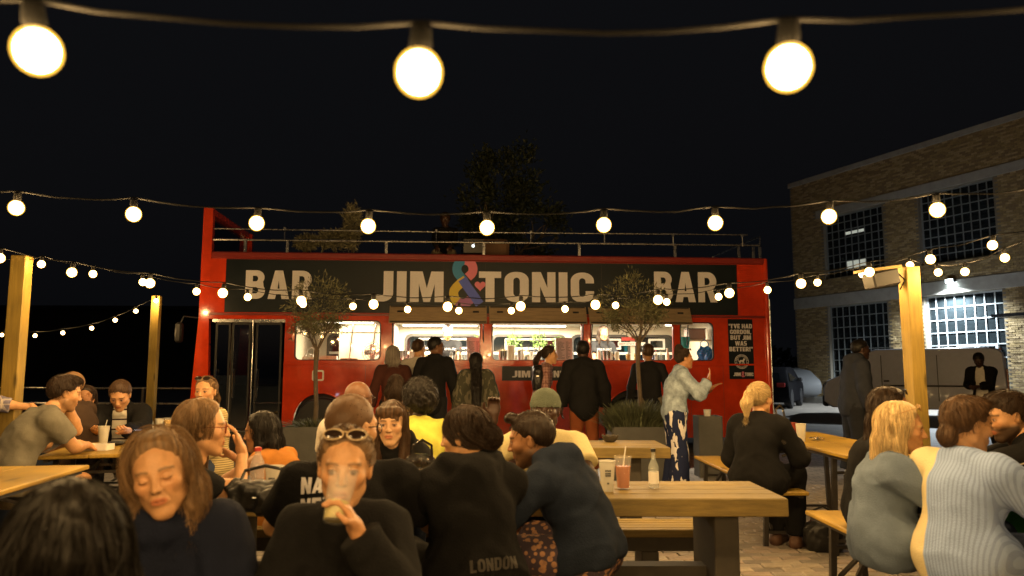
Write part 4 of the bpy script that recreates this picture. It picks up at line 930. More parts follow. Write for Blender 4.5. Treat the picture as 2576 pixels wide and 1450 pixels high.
# poster on the rear quarter
po = MB().box((8.73, -.008, 1.235), (9.165, -.001, 2.255)).build('poster', M['banner'], bus)
for i, l in enumerate(('"I\'VE HAD', 'GORDON,', 'BUT JIM', 'WAS', 'BETTER!"')):
    wd = (.41, .37, .36, .20, .41)[i]; z = 2.10-i*.098; letters(l, 8.948-wd/2, 8.948+wd/2, z-.004 if i != 1 else z-.016, z+.072, -.0095, 'poster_line', bold=.035, parent=po)
cz = 1.53
for r0, r1 in ((.122, .115), (.088, .084)):
    MB().ring([(8.95+r0*math.cos(t), cz+r0*math.sin(t)) for t in np.linspace(0, 2*math.pi, 33)[:-1]], [(8.95+r1*math.cos(t), cz+r1*math.sin(t)) for t in np.linspace(0, 2*math.pi, 33)[:-1]], -.0105, -.008).build('seal_ring', M['print'], po)
b = MB()
for pts, w in (([(-.04, -.01), (-.02, .015), (.02, .01), (.04, .03)], .03), ([(-.035, 0), (-.045, -.05)], .012), ([(-.02, 0), (-.012, -.05)], .012), ([(.03, .02), (.045, -.045)], .012), ([(.02, .01), (.018, -.05)], .012), ([(-.05, 0), (-.065, .03), (-.05, .05)], .008), ([(.035, .03), (.05, .05)], .03)):
    b.tube([(8.95+x, -.0095, cz+z) for x, z in pts], w/2, 6)
for v in b.bm.verts: v.co.y = -.0095+(v.co.y+.0095)*.06
b.build('seal_animal', M['print'], po)
for k in range(26):
    if k in (0, 13): continue
    t = 2*math.pi*k/26; c, s = math.cos(t), math.sin(t)
    MB().box((8.95+.101*c-.007, -.0098, cz+.101*s-.007), (8.95+.101*c+.007, -.0082, cz+.101*s+.007)).build('seal_letter', M['print'], po)
letters('JIM', 8.80, 8.925, 1.285, 1.345, -.0095, 'poster_line', bold=.035, parent=po); ampersand(8.965, 1.312, .11, -.0095, po, [am[1]]*6); letters('TONIC', 9.0, 9.15, 1.285, 1.345, -.0095, 'poster_line', bold=.035, parent=po)

# ------------------------------------------------------------------ brick building with the flood lamp
FA = np.array((13.06, 34.0, 0)); FB = np.array((17.136, 24.7, 0)); fu = nrm(FB-FA); FYAW = math.atan2(fu[1], fu[0]); FL = 17.0
bld = thing('brick_building', 'pale brick two-storey building with large gridded windows under concrete lintels', 'building', FA, FYAW)
BR = [mat('brick_%d' % i, c, .85, noise=.25, nscale=18, bump=.3, bscale=60) for i, c in enumerate(((.38, .28, .13), (.30, .22, .10), (.45, .34, .18), (.25, .18, .09)))]
MORT = mat('mortar', (.20, .18, .14), .95, noise=.2, nscale=20, bump=.4, bscale=80)
CONC = mat('concrete_band', (.36, .35, .31), .8, noise=.18, nscale=3, bump=.2, bscale=30)
OPEN = [(1.9, 4.9, .0, 4.2), (6.53, 9.5, .0, 4.2), (1.87, 4.9, 5.4, 8.15), (6.53, 9.45, 5.4, 8.15), (11.2, 14.2, 0, 4.2), (11.2, 14.2, 5.4, 8.15)]
XS = sorted({0, FL, *[o[0] for o in OPEN], *[o[1] for o in OPEN]}); zs = sorted({0, 10.0, *[o[2] for o in OPEN], *[o[3] for o in OPEN]})
wl = MB()                               # wall with openings; the front is local -y
for x0, x1 in zip(XS, XS[1:]):
    for z0, z1 in zip(zs, zs[1:]):
        if not any(o[0]-.02 <= x0 and x1 <= o[1]+.02 and o[2] <= z0 and z1 <= o[3] for o in OPEN): wl.box((x0, 0, z0), (x1, .30, z1))
wall = wl.build('wall', MORT, bld)
MB().box((0, .3, 0), (.30, 12, 10)).box((0, 12, 0), (FL, 12.3, 10)).box((FL-.3, .3, 0), (FL, 12, 10)).build('side_wall', MORT, bld)
MB().box((-.05, -.06, 10.0), (FL+.05, 12.3, 10.12)).box((-.05, -.08, 9.93), (FL+.05, -.02, 10.14)).build('roof', CONC, bld)
MB().box((-.02, -.05, 4.22), (FL, -.002, 4.72), bev=.01).build('lintel_band', CONC, bld)
MB().box((1.5, -.05, 8.17), (FL, -.002, 8.52), bev=.01).build('lintel_band', CONC, bld)
for _a, _b in ((-.04, 1.88), (4.92, 6.51), (9.52, 11.18)): MB().box((_a, -.06, 0), (_b, -.002, .28), bev=.01).build('plinth', CONC, bld)
def bricks():
    g = random.Random(9); sh = []
    for i in range(8):
        me = MB().box((0, -.012-.004*(i % 3), 0), (.205, .0, .062)).mesh('brick'); me.materials.append(BR[i % 4]); sh.append(me)
    cells = []
    z = .30; r = 0
    while z < 9.9:
        x = .02-(r % 2)*.108
        while x < 12.5:
            x1 = x+.205
            if x >= 0 and not (4.20 < z+.03 < 4.74) and not (8.15 < z+.03 < 8.54 and x1 > 1.5) and not any(o[0] < x1 and x < o[1] and o[2] < z+.062 and z < o[3] for o in OPEN): cells.append((x, z))
            x += .216
        z += .073; r += 1
    cells.sort(key=lambda c: math.hypot(c[0]-10.1, (c[1]-3.1)*1.0) if c[0] > 9.5 else math.hypot(c[0]-6.0, (c[1]-3.1)) if c[0] > 4.8 else 9+c[0]*.01)
    V = []; Q = []; mi = []
    for i, (x, z) in enumerate(cells):
        k = g.randrange(8)
        if i < 300:
            o = bpy.data.objects.new('brick', sh[k]); COL.objects.link(o); o.parent = wall; o.location = (x, -.001, z)
        else:
            y = -.012-.004*(k % 3); n = len(V)
            V += [(x, 0, z), (x+.205, 0, z), (x+.205, 0, z+.062), (x, 0, z+.062), (x, y, z), (x+.205, y, z), (x+.205, y, z+.062), (x, y, z+.062)]
            Q += [(n+4, n+5, n+6, n+7), (n, n+1, n+5, n+4), (n+7, n+6, n+2, n+3), (n, n+4, n+7, n+3), (n+1, n+2, n+6, n+5)]; mi += [k % 4]*5
    me = fmesh('brickwork', V, Q, False); o = link('brickwork', me, BR, wall); me.polygons.foreach_set('material_index', mi); tag(o, kind='stuff'); o.location = (0, -.001, 0)
bricks()
FRM = mat('window_frame_grey', (.42, .46, .48), .45, noise=.08); FRD = mat('window_frame_dark', (.20, .22, .22), .5, noise=.08)
PANEM = MB().box((-.5, 0, -.5), (.5, .006, .5)).mesh('pane'); PANEM.materials.append(mat('night_pane', (.012, .016, .018), .08, spec=.6, noise=.3, nscale=2))
PANEL = MB().box((-.5, 0, -.5), (.5, .006, .5)).mesh('pane'); PANEL.materials.append(mat('lit_pane', (.6, .62, .55), .3, emit=.35, ecol=(.95, 1, .85)))
for wi, (x0, x1, z0, z1) in enumerate(OPEN[:5]):
    nx = 9 if wi != 1 else 8; nz = 9 if wi < 2 or wi == 4 else 8; f = MB(); dx = (x1-x0)/nx; dz = (z1-z0)/nz; m = FRM if wi in (1, 4) else FRD
    f.box((x0, .14, z0), (x0+.06, .22, z1)).box((x1-.06, .14, z0), (x1, .22, z1)).box((x0+.06, .14, z1-.06), (x1-.06, .22, z1)).box((x0+.06, .14, z0), (x1-.06, .22, z0+.06))
    for i in range(1, nx): f.box((x0+i*dx-.018, .15, z0+.06), (x0+i*dx+.018, .20, z1-.06))
    for k in range(1, nz): f.box((x0+.06, .153, z0+k*dz-.018), (x1-.06, .198, z0+k*dz+.018))
    wn = f.build('window', m, bld)
    if wi == 1:
        MB().ring(rrect(x0+1.1, .02, x0+1.85, 2.35, .01, 1), rrect(x0+1.19, .10, x0+1.76, 2.26, .01, 1), .10, .149).ring(rrect(x0+1.87, .02, x0+2.62, 2.35, .01, 1), rrect(x0+1.96, .10, x0+2.53, 2.26, .01, 1), .10, .149).build('double_door', FRM, bld)
    for i in range(nx):
        for k in range(nz):
            lit = wi == 2 and ((k == 1 and i in (3, 4, 5)) or (k == 5 and i in (3, 4, 5)))
            o = bpy.data.objects.new('pane', PANEL if lit else PANEM); COL.objects.link(o); o.parent = wn
            o.location = (x0+(i+.5)*dx, .175, z0+(k+.5)*dz); o.scale = (dx-.03, 1, dz-.03 if not (lit and k == 5) else dz*.35); o.rotation_euler = (random.uniform(-.01, .01), 0, random.uniform(-.012, .012))
    MB().box((x0, .25, z0), (x1, .28, z1)).build('blind_backing', mat('dark_interior', (.01, .01, .011), .9), bld)
MB().box((9.9, -1.3, 3.15), (12.6, -.06, 3.25), Matrix.Translation((0, 0, 0)) @ Matrix.Rotation(R(0), 4, 'X')).build('door_canopy', M['black'], bld)
fl = thing('flood_lamp', 'bright white flood lamp fixed to the concrete lintel above the gridded doors', 'lamp', FA+fu*7.75+np.array((0, 0, 4.55)), FYAW)
MB().box((-.16, -.22, .05), (.16, -.055, .20), bev=.02).build('housing', M['steel_dk'], fl)
MB().box((-.14, -.215, .036), (.14, -.07, .049)).box((-.14, -.226, .06), (.14, -.221, .18)).build('lens', mat('flood_lens', (1, 1, 1), emit=60, ecol=(.80, .95, 1.0)), fl)
ld = bpy.data.lights.new('flood_beam', 'SPOT'); ld.energy = 4200; ld.color = (.86, .95, 1.0); ld.spot_size = R(150); ld.spot_blend = .6; ld.shadow_soft_size = .08
lo_ = bpy.data.objects.new('flood_beam', ld); COL.objects.link(lo_); lo_.parent = fl; lo_.location = (0, -.42, .02); lo_.rotation_euler = (R(-12), 0, 0)
# ------------------------------------------------------------------ festoon lights
BULBM = MB().sphere((0, 0, -.058), .0280, 16, 11, (1, 1, 1.04)).mesh('bulb', 'all'); BULBM.materials.append(M['bulb'])
SHELM = MB().sphere((0, 0, -.058), .0325, 20, 14, (1, 1, 1.05)).mesh('halo_shell', 'all'); SHELM.materials.append(M['shell'])
HOLDM = MB().lathe([(.008, .010), (.014, .006), (.016, -.018), (.013, -.030)], 10).mesh('lamp_holder', True); HOLDM.materials.append(M['cable'])
BULBL = bpy.data.lights.new('bulb_light', 'POINT'); BULBL.energy = BULB_W; BULBL.color = (1.0, .61, .235); BULBL.shadow_soft_size = .031
def festoon(label, pts, ends=(None, None), group='festoon light strings', skip=()):
    pts = [np.array(p, float) for p in pts]
    t = thing('festoon_string', label, 'string lights', pts[len(pts)//2], 0, group); o = pts[len(pts)//2]
    P = ([np.array(ends[0], float)] if ends[0] is not None else [])+[p+np.array((0, 0, .058)) for p in pts]+([np.array(ends[1], float)] if ends[1] is not None else [])
    cab = []; g = random.Random(len(pts)*7+int(abs(pts[0][0])*10))
    for a, b in zip(P, P[1:]):
        for k in range(6):
            f = k/6; cab.append(a+(b-a)*f-o+np.array((0, g.uniform(-.004, .004), -.018*math.sin(math.pi*f)+g.uniform(-.003, .003)+.014)))
    cab.append(P[-1]-o+np.array((0, 0, .014)))
    MB().tube(cab, .0034, 6).build('cable', M['cable'], t, True)
    for i, p in enumerate(pts):
        if i in skip: continue
        rr = (g.uniform(-.12, .12), g.uniform(-.12, .12), 0)
        for me in (HOLDM, BULBM, SHELM):
            c = bpy.data.objects.new(me.name.split('.')[0], me); COL.objects.link(c); c.parent = t; c.location = p-o+np.array((0, 0, .058))
            c.rotation_euler = rr
        lb = bpy.data.objects.new('bulb_light', BULBL); COL.objects.link(lb); lb.parent = t; lb.location = p-o+np.array((0, 0, .0))
PX = lambda L, d: [at(x, y, d if not callable(d) else d(x)) for x, y in L]
# two strings overhead behind the viewer, the way the rows in view go on
for yb, zb in ((-1.3, 1.95), (-3.4, 2.05)):
    festoon('row of warm festoon bulbs overhead %s' % ('just behind the viewpoint' if yb > -2 else 'farther behind the viewpoint'), [(x*.5-3.0, yb, zb+.02*(x*.5-3)**2) for x in range(13)])
festoon('nearest overhead festoon row with three very large bulbs across the top', [at(-905, 60, .99), at(75, 125, .97), at(1058, 186, .97), at(1988, 170, .98), at(2930, 90, 1.0)], (at(-1600, -40, 1.0), at(3600, 10, 1.0)))
festoon('second festoon row of nine bulbs crossing above the bus deck rail', PX([(-250, 500), (42, 523), (335, 540), (648, 562), (928, 569), (1225, 573), (1520, 567), (1800, 561), (2090, 545), (2357, 528), (2640, 505)], 3.18), (at(-560, 470, 3.2), at(2900, 480, 3.2)))
festoon('festoon row dipping across the banner, larger bulbs of the crossing pair', PX([(0, 650), (183, 686), (378, 713), (563, 738), (756, 757), (940, 766), (1127, 772), (1311, 771), (1497, 767), (1657, 755), (1835, 738), (2015, 714), (2187, 685), (2340, 653), (2500, 617)], 5.0), (at(-190, 610, 5), at(2680, 560, 5)))
festoon('festoon row tied to both timber posts, smaller bulbs of the crossing pair', [at(x, y, 6.3) for x, y in ((37, 675), (105, 665))]+PX([(233, 690), (358, 710), (495, 734), (622, 748), (762, 765), (889, 771), (1024, 779), (1155, 782), (1287, 782), (1420, 778), (1550, 769), (1678, 760), (1807, 747), (1930, 730), (2057, 711), (2170, 690), (2290, 668)], lambda x: 7.0-.6*abs(x-1288)/1000), (at(-20, 640, 6.3), None))
festoon('far left festoon row sagging from the slimmer timber post', PX([(5, 843), (88, 845), (158, 838), (230, 826), (291, 806), (343, 783), (393, 757)], lambda x: 13.5-.0068*x), (at(-80, 835, 13.6), at(398, 748, 11)))
festoon('short festoon row sagging from the right post towards the brick building', [at(2358, 686, 6.2), at(2428, 684, 5.9), at(2527, 649, 5.5), at(2620, 600, 5.2)], (at(2290, 655, 6.35), at(2720, 550, 5.0)))
# ------------------------------------------------------------------ timber posts
def post(label, px, d, w, top):
    x = at(px, 700, d)[0]; t = thing('timber_post', label, 'post', (x, d, 0), R(6), 'timber posts holding the festoon lights')
    MB().box((-w/2, -w/2, 0), (w/2, w/2, top), bev=.006).build('shaft', M['post'], t)
    MB().box((-w/2-.03, -w/2-.03, 0), (w/2+.03, w/2+.03, .05)).build('foot_plate', M['steel_dk'], t); return t
post('thick square timber post at the left edge of the picture', 52, 6.3, .125, at(62, 645, 6.3)[2])
post('slimmer timber post just left of the bus front', 397, 11, .115, at(397, 745, 11)[2])
rp = post('square timber post on the right carrying a speaker box', 2287, 6.3, .125, at(2283, 672, 6.3)[2])
sb = thing('speaker_box', 'dark speaker box with bracket board hanging from the right timber post', 'speaker', at(2240, 700, 6.25), R(12))
MB().box((-.20, -.05, -.06), (.06, .10, .075), Matrix.Rotation(R(-12), 4, 'Y'), .012).build('cabinet', mat('speaker_dark', (.010, .009, .008), .6, noise=.2), sb)
MB().box((-.30, -.04, .075), (.10, .06, .10), Matrix.Rotation(R(-8), 4, 'Y')).build('bracket_board', M['post'], sb)
MB().tube([(.06, .0, .06), (.10, -.05, -.02), (.07, -.02, -.10)], .006, 6).build('lead', M['cable'], sb, True)
# ------------------------------------------------------------------ tables and benches
def chunky_table(label, x0, x1, y0, y1, z=.75, th=.085):
    cx, cy = (x0+x1)/2, (y0+y1)/2; t = thing('picnic_table', label, 'table', (cx, cy, 0)); n = 4; w = (y1-y0)/n
    for i in range(n): MB().box((x0-cx, y0-cy+i*w+.002, z-th), (x1-cx, y0-cy+(i+1)*w-.002, z), bev=.005).build('plank', M['wood'], t)
    for sx in (-1, 1):
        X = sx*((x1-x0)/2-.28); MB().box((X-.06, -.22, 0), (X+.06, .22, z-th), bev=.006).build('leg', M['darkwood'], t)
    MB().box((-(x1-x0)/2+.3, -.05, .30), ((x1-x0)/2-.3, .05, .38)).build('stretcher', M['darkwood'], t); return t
def chunky_bench(label, x0, x1, y0, y1, z=.45, n=5):
    cx, cy = (x0+x1)/2, (y0+y1)/2; t = thing('slatted_bench', label, 'bench', (cx, cy, 0)); w = (y1-y0)/n
    for i in range(n): MB().box((x0-cx, y0-cy+i*w+.005, z-.045), (x1-cx, y0-cy+(i+1)*w-.005, z), bev=.004).build('slat', M['wood'], t)
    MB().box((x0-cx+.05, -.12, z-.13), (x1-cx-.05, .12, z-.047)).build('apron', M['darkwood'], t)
    for sx in (-1, 1):
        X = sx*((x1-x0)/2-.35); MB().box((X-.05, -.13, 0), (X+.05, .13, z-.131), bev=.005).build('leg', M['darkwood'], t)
    return t
chunky_table('long thick-topped wooden picnic table across the middle foreground', -1.72, 1.32, 3.62, 4.20)
chunky_bench('slatted bench along the near side of the long picnic table', -1.6, 1.42, 2.98, 3.36)
chunky_bench('slatted bench on the far side of the long picnic table', -1.6, 1.15, 4.38, 4.72)
chunky_table('thick-topped wooden picnic table nearer the bus, with a small bowl on it', -.55, 1.27, 6.02, 6.68)
chunky_bench('slatted bench in front of the picnic table nearer the bus', -.5, 1.0, 5.55, 5.85)
def beer(name, label, x0, x1, y0, y1, z, rz=0, cat='table'):
    cx, cy = (x0+x1)/2, (y0+y1)/2; t = thing(name, label, cat, (cx, cy, 0), rz); w = (x1-x0)/2; l = (y1-y0)/2; n = 2 if cat == 'table' else 1
    for i in range(n): MB().box((-w+i*2*w/n+.001, -l, z-.028), (-w+(i+1)*2*w/n-.001, l, z), bev=.006).build('plank', M['beer'], t)
    MB().box((-w+.03, -l+.04, z-.052), (-w+.06, l-.04, z-.029)).box((w-.06, -l+.04, z-.052), (w-.03, l-.04, z-.029)).build('under_rail', M['steel_dk'], t)
    for sy in (-1, 1):
        Y = sy*(l-.30); lg = MB()
        for sx in (-1, 1): lg.bar((sx*(w-.05), Y, z-.03), (sx*(w-.03), Y, 0), .035)
        lg.bar((-w+.05, Y, .12), (w-.05, Y, .12), .02).bar((-w+.05, Y, z-.16), (w-.05, Y, z-.16), .02); lg.build('folding_leg', M['steel_dk'], t)
        MB().bar((-w*.4, Y, .14 if z < .6 else z-.2), (0, Y-sy*.36, z-.045), .02).bar((w*.4, Y, .14 if z < .6 else z-.2), (0, Y-sy*.36, z-.045), .02).build('brace', M['steel_dk'], t)
    return t
beer('beer_table', 'yellow folding beer table with cups and bottles on the left', -3.59, -2.93, 5.49, 6.59, .75, R(17))
beer('beer_table', 'empty yellow folding beer table at the left edge', -3.40, -2.62, 3.0, 4.88, .75, R(8))
beer('beer_bench', 'yellow folding beer bench in the bottom left corner', -2.55, -2.26, 2.4, 3.62, .46, R(4), 'bench')
beer('beer_bench', 'yellow beer bench behind the man in the grey t-shirt', -4.22, -3.95, 4.7, 6.5, .46, R(17), 'bench')
beer('beer_bench', 'yellow beer bench beyond the left table', -4.6, -2.9, 6.95, 7.25, .46, R(4), 'bench')
beer('beer_table', 'yellow folding beer table behind the blonde women on the right', 2.34, 2.98, 5.30, 7.35, .77)
beer('beer_bench', 'yellow folding beer bench the ponytailed woman in black sits on', 1.93, 2.20, 5.60, 8.0, .47, 0, 'bench')
beer('beer_bench', 'yellow folding beer bench under the women in grey and striped shirts', 1.88, 2.14, 2.2, 4.88, .47, 0, 'bench')
beer('beer_table', 'yellow folding beer table beside the bearded man on the right', 2.34, 2.98, 2.3, 4.5, .77)
beer('beer_bench', 'yellow folding beer bench under the bearded man', 3.18, 3.45, 2.3, 4.6, .47, 0, 'bench')
beer('beer_bench', 'yellow beer bench along the front bottom, under the two women facing the camera', -1.45, .1, 1.22, 1.50, .44, 0, 'bench')
beer('beer_bench', 'yellow beer bench by the bus door', -3.2, -2.2, 6.9, 7.15, .44, 0, 'bench')
# ------------------------------------------------------------------ planters, olive trees, shrubs
def leaves(n, centre, rad, size, col, seed, hollow=.35, asp=4.5, flat=1.0, clumps=None):
    g = np.random.default_rng(seed); c = np.array(centre); r = np.array(rad)
    if clumps is None:
        d = g.normal(0, 1, (n, 3)); d /= np.linalg.norm(d, axis=1, keepdims=True); P = c+d*r*(hollow+(1-hollow)*g.uniform(0, 1, (n, 1))**.5)*(1+.18*np.sin(d[:, :1]*7+seed)*np.cos(d[:, 2:]*6))
    else:
        k = g.integers(0, len(clumps), n); cl = np.array(clumps); d = g.normal(0, 1, (n, 3)); P = cl[k, :3]+d*cl[k, 3:4]*.45
    out = P-c; out /= np.linalg.norm(out, axis=1, keepdims=True)+1e-6
    t = out*.7+g.normal(0, .6, (n, 3))+np.array((0, 0, .35)); t /= np.linalg.norm(t, axis=1, keepdims=True)
    b = np.cross(t, g.normal(0, 1, (n, 3))); b /= np.linalg.norm(b, axis=1, keepdims=True); s = size*g.uniform(.6, 1.35, (n, 1)); w = s/asp
    V = np.stack([P, P+t*s*.5+b*w*.5, P+t*s, P+t*s*.5-b*w*.5], 1).reshape(-1, 3); Q = np.arange(4*n).reshape(-1, 4)
    cc = np.array(col)*np.exp(g.normal(0, .3, (n, 1))); return V, Q, np.repeat(cc, 4, 0)
def branchwork(b, p, d, r, L, depth, g, tips, spread=.55, kids=3):
    pts = [p]; q = np.array(p, float); v = nrm(d); rs = [r]
    for k in range(4):
        v = nrm(v+np.array([g.gauss(0, .10) for _ in range(3)])+np.array((0, 0, .05))); q = q+v*L/4; pts.append(q.copy()); rs.append(r*(1-.13*(k+1)))
    b.tube(pts, rs, 6 if depth > 1 else 4, False)
    if depth == 0: tips.append(q); return
    for k in range(kids):
        w = nrm(v+np.array([g.gauss(0, spread) for _ in range(3)])+np.array((0, 0, .15))); branchwork(b, pts[-1 if k else -2], w, r*.58, L*.72, depth-1, g, tips, spread, kids)
def olive(label, x, y, zt, crown, rad, seed, n=2200):
    g = random.Random(seed); t = thing('olive_tree', label, 'tree', (x, y, 0)); b = MB(); c = np.array(crown)-np.array((x, y, 0)); tips = []
    q = [(0, 0, .55), (.015, 0, .9), (-.012, .01, zt-.3), (0, 0, zt)]
    b.tube(q, [.033, .030, .028, .034], 9)
    for k in range(7):
        a = k*2*math.pi/7+g.uniform(-.3, .3); branchwork(b, (0, 0, zt-.03*g.random()), (math.cos(a)*.75, math.sin(a)*.75, 1.0), .015, rad*.52, 2, g, tips, .42, 3)
    b.build('trunk', M['bark'], t, True)
    V, Q, C = leaves(n//3, c, (rad, rad, rad*.86), .055, (.105, .105, .055), seed, .25)
    tips += [c+nrm([g.gauss(0, 1) for _ in range(3)])*rad*.88*np.array((1, 1, .86)) for _ in range(34)]
    cl = [(*tp, g.uniform(.06, .12)) for tp in tips]; V2, Q2, C2 = leaves(int(n*1.15), c, (1, 1, 1), .055, (.105, .105, .055), seed+1, clumps=cl)
    V, Q, C = join((V, Q, C), (V2, Q2, C2)); me = fmesh('crown', V, Q, False); setcol(me, C); link('crown', me, M['leaf_olive'], t); return t
def planter(label, x, y, w, h, d=.55):
    t = thing('planter', label, 'planter', (x, y, 0)); MB().ring(rrect(-w/2, -d/2, w/2, d/2, .02, 1), rrect(-w/2+.04, -d/2+.04, w/2-.04, d/2-.04, .02, 1), 0, h, Matrix(((1, 0, 0, 0), (0, 0, 1, 0), (0, 1, 0, 0), (0, 0, 0, 1)))).box((-w/2+.005, -d/2+.005, 0), (w/2-.005, d/2-.005, .04)).build('box', M['planter'], t)
    MB().box((-w/2+.03, -d/2+.03, h-.12), (w/2-.03, d/2-.03, h-.05)).build('soil', M['soil'], t)
YT = 9.75
p1 = at(800, 780, YT); p2_ = at(1594, 770, YT)
olive('olive tree with thin trunk in front of the left bus window', p1[0], YT, at(800, 880, YT)[2], at(803, 768, YT), .43, 3)
olive('olive tree with thin trunk in front of the right serving hatch', at(1607, 900, YT)[0], YT, at(1607, 862, YT)[2], at(1592, 770, YT), .47, 8)
planter('grey planter box holding the left olive tree', at(800, 900, YT)[0], YT, .72, .66)
planter('grey planter box of lavender holding the right olive tree', at(1598, 900, YT)[0], YT, .70, .66)
def blades(label, x, y, z0, w, d, h, n, seed, name='lavender_bush', col=(.075, .085, .045)):
    g = np.random.default_rng(seed); t = thing(name, label, 'shrub', (x, y, z0)); B = np.stack([g.uniform(-w/2, w/2, n), g.uniform(-d/2, d/2, n), np.zeros(n)], 1); hh = h*(1-.4*(B[:, 0]/(w/2))**2)*g.uniform(.55, 1.1, n)
    lean = np.stack([B[:, 0]/(w/2)*.22+g.normal(0, .07, n), B[:, 1]*.6+g.normal(0, .07, n), np.zeros(n)], 1); T = B+lean+np.stack([0*hh, 0*hh, hh], 1); Mi = (B+T)/2-lean*.25; s = g.normal(0, 1, (n, 3)); s[:, 2] = 0; s /= np.linalg.norm(s, axis=1, keepdims=True); s *= .0045
    V = np.stack([B-s, B+s, Mi+s, Mi-s, T+s*.4, T-s*.4], 1).reshape(-1, 3); i = np.arange(n)[:, None]*6; Q = np.concatenate([i+np.array([[0, 1, 2, 3]]), i+np.array([[3, 2, 4, 5]])])
    C = np.repeat(np.array(col)*np.exp(g.normal(0, .3, (n, 1))), 6, 0)
    V2, Q2, C2 = leaves(n*2, (0, 0, h*.42), (w*.55, d*.6, h*.5), .04, col, seed, .1, 7); V, Q, C = join((V, Q, C), (V2, Q2, C2))
    me = fmesh('foliage', V, Q, False); setcol(me, C); link('foliage', me, M['leaf_olive'], t); MB().tube([(0, 0, -.05), (0, 0, h*.4)], .01, 5).build('stem', M['bark'], t)
blades('bushy green lavender in the planter under the right olive tree', at(1598, 900, YT)[0], YT, .60, .74, .5, .38, 1500, 5)
blades('low herbs in the planter under the left olive tree', at(800, 900, YT)[0], YT, .60, .55, .4, .16, 500, 6)
def bigtree(label, c, rad, seed, n, size, col, y, z0=0):
    g = random.Random(seed); t = thing('tree', label, 'tree', (c[0], y, z0)); b = MB(); tips = []; C0 = np.array((0, 0, c[2]-z0)); h = C0[2]
    b.tube([(0, 0, 0), (.05, 0, h*.4), (0, .05, h*.75)], [.14, .11, .08], 9)
    for k in range(9):
        a = k*2.4; z = h*(.45+.05*k); branchwork(b, (0, 0, min(z, h*.75)), (math.cos(a), math.sin(a), .8), .045, rad[0]*.55, 2, g, tips, .5, 3)
    b.build('trunk', M['bark'], t, True); cl = []
    for k in range(70):
        d = nrm([g.gauss(0, 1) for _ in range(3)]); f = g.random()**.4; p = C0+d*np.array(rad)*f*np.array((1-.55*max(0, d[2]), 1-.55*max(0, d[2]), 1)); cl.append((*p, g.uniform(.18, .34)*min(1, rad[0])))
    V, Q, C = leaves(n, C0, rad, size, col, seed, asp=2.4, clumps=cl); me = fmesh('crown', V, Q, False); setcol(me, C); link('crown', me, M['leaf_olive'], t)
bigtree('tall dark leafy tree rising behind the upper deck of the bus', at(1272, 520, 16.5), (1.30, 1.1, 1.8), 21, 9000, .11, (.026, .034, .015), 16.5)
for i, (px, py, r, l) in enumerate(((885, 570, (.16, .16, .42), 'tall thin potted shrub on the upper deck of the bus'), (842, 605, (.40, .25, .17), 'low wide potted shrub on the upper deck of the bus'), (770, 612, (.20, .2, .12), 'small dim potted shrub on the upper deck, leftmost'))):
    c = at(px, py, 13.0); t = thing('potted_shrub', l, 'plant', (c[0], 13.0, 2.38)); MB().lathe([(.10, 0), (.14, .26), (.13, .26)], 14).build('pot', M['planter'], t, True)
    MB().tube([(0, 0, .2), (.02, 0, c[2]-2.38)], .015, 6).build('stem', M['bark'], t)
    V, Q, C = leaves(1300, (0, 0, c[2]-2.38), r, .075, (.16, .15, .09), 30+i, .2, 3.2); me = fmesh('foliage', V, Q, False); setcol(me, C); link('foliage', me, M['leaf_olive'], t)
# ------------------------------------------------------------------ left background
rw = thing('railing', 'steel railing running behind the left tables', 'railing', (-7.5, 14, 0))
for z in (1.06, .78, .5): MB().tube([(-8, 0, z), (2.3, -.3, z)], .018, 6).build('rail', M['steel'], rw, True)
for k in range(8): MB().bar((-8+k*1.45, -.04*k, 0), (-8+k*1.45, -.04*k, 1.06), .04).build('upright', M['steel_dk'], rw)
dk = thing('dark_building', 'low dark building in the unlit distance on the left', 'building', (-30, 60, 0), R(3))
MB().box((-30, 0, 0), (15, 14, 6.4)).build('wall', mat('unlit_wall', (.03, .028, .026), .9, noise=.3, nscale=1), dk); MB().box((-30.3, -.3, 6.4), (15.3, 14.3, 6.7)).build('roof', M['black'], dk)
hg = thing('hedge', 'dark hedge in the distance between the bus and the brick building', 'hedge', (17, 66, 0))
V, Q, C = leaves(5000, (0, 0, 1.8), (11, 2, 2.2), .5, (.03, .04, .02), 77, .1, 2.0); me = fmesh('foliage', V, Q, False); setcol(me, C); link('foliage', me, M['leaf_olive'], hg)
# ------------------------------------------------------------------ vehicles
def car_mesh(prof, w, taper=.12, belt=.9):      # lengthwise side outline lofted across; sides lean in above the belt line
    bm = bmesh.new(); secs = [(-1, .0), (-.94, .6), (-.8, 1), (.8, 1), (.94, .6), (1, 0)]; rows = []
    n = len(prof)
    for s, f in ((-1.0, 0), (-.93, 1), (.93, 1), (1.0, 0)):
        row = []
        for x, z in prof:
            k = max(0, z-belt)*taper*1.6; e = 0 if f else .035
            cx = sum(p[0] for p in prof)/n; cz = sum(p[1] for p in prof)/n
            row.append(bm.verts.new((x+(cx-x)*e*.6, s*(w/2)*(1-k), z+(cz-z)*e)))
        rows.append(row)
    for a, b in zip(rows, rows[1:]):
        for i in range(n): bm.faces.new((a[i], a[(i+1) % n], b[(i+1) % n], b[i]))
    bm.faces.new(rows[0][::-1]); bm.faces.new(rows[-1]); bmesh.ops.recalc_face_normals(bm, faces=bm.faces)
    b = MB(); b.bm.free(); b.bm = bm; return b
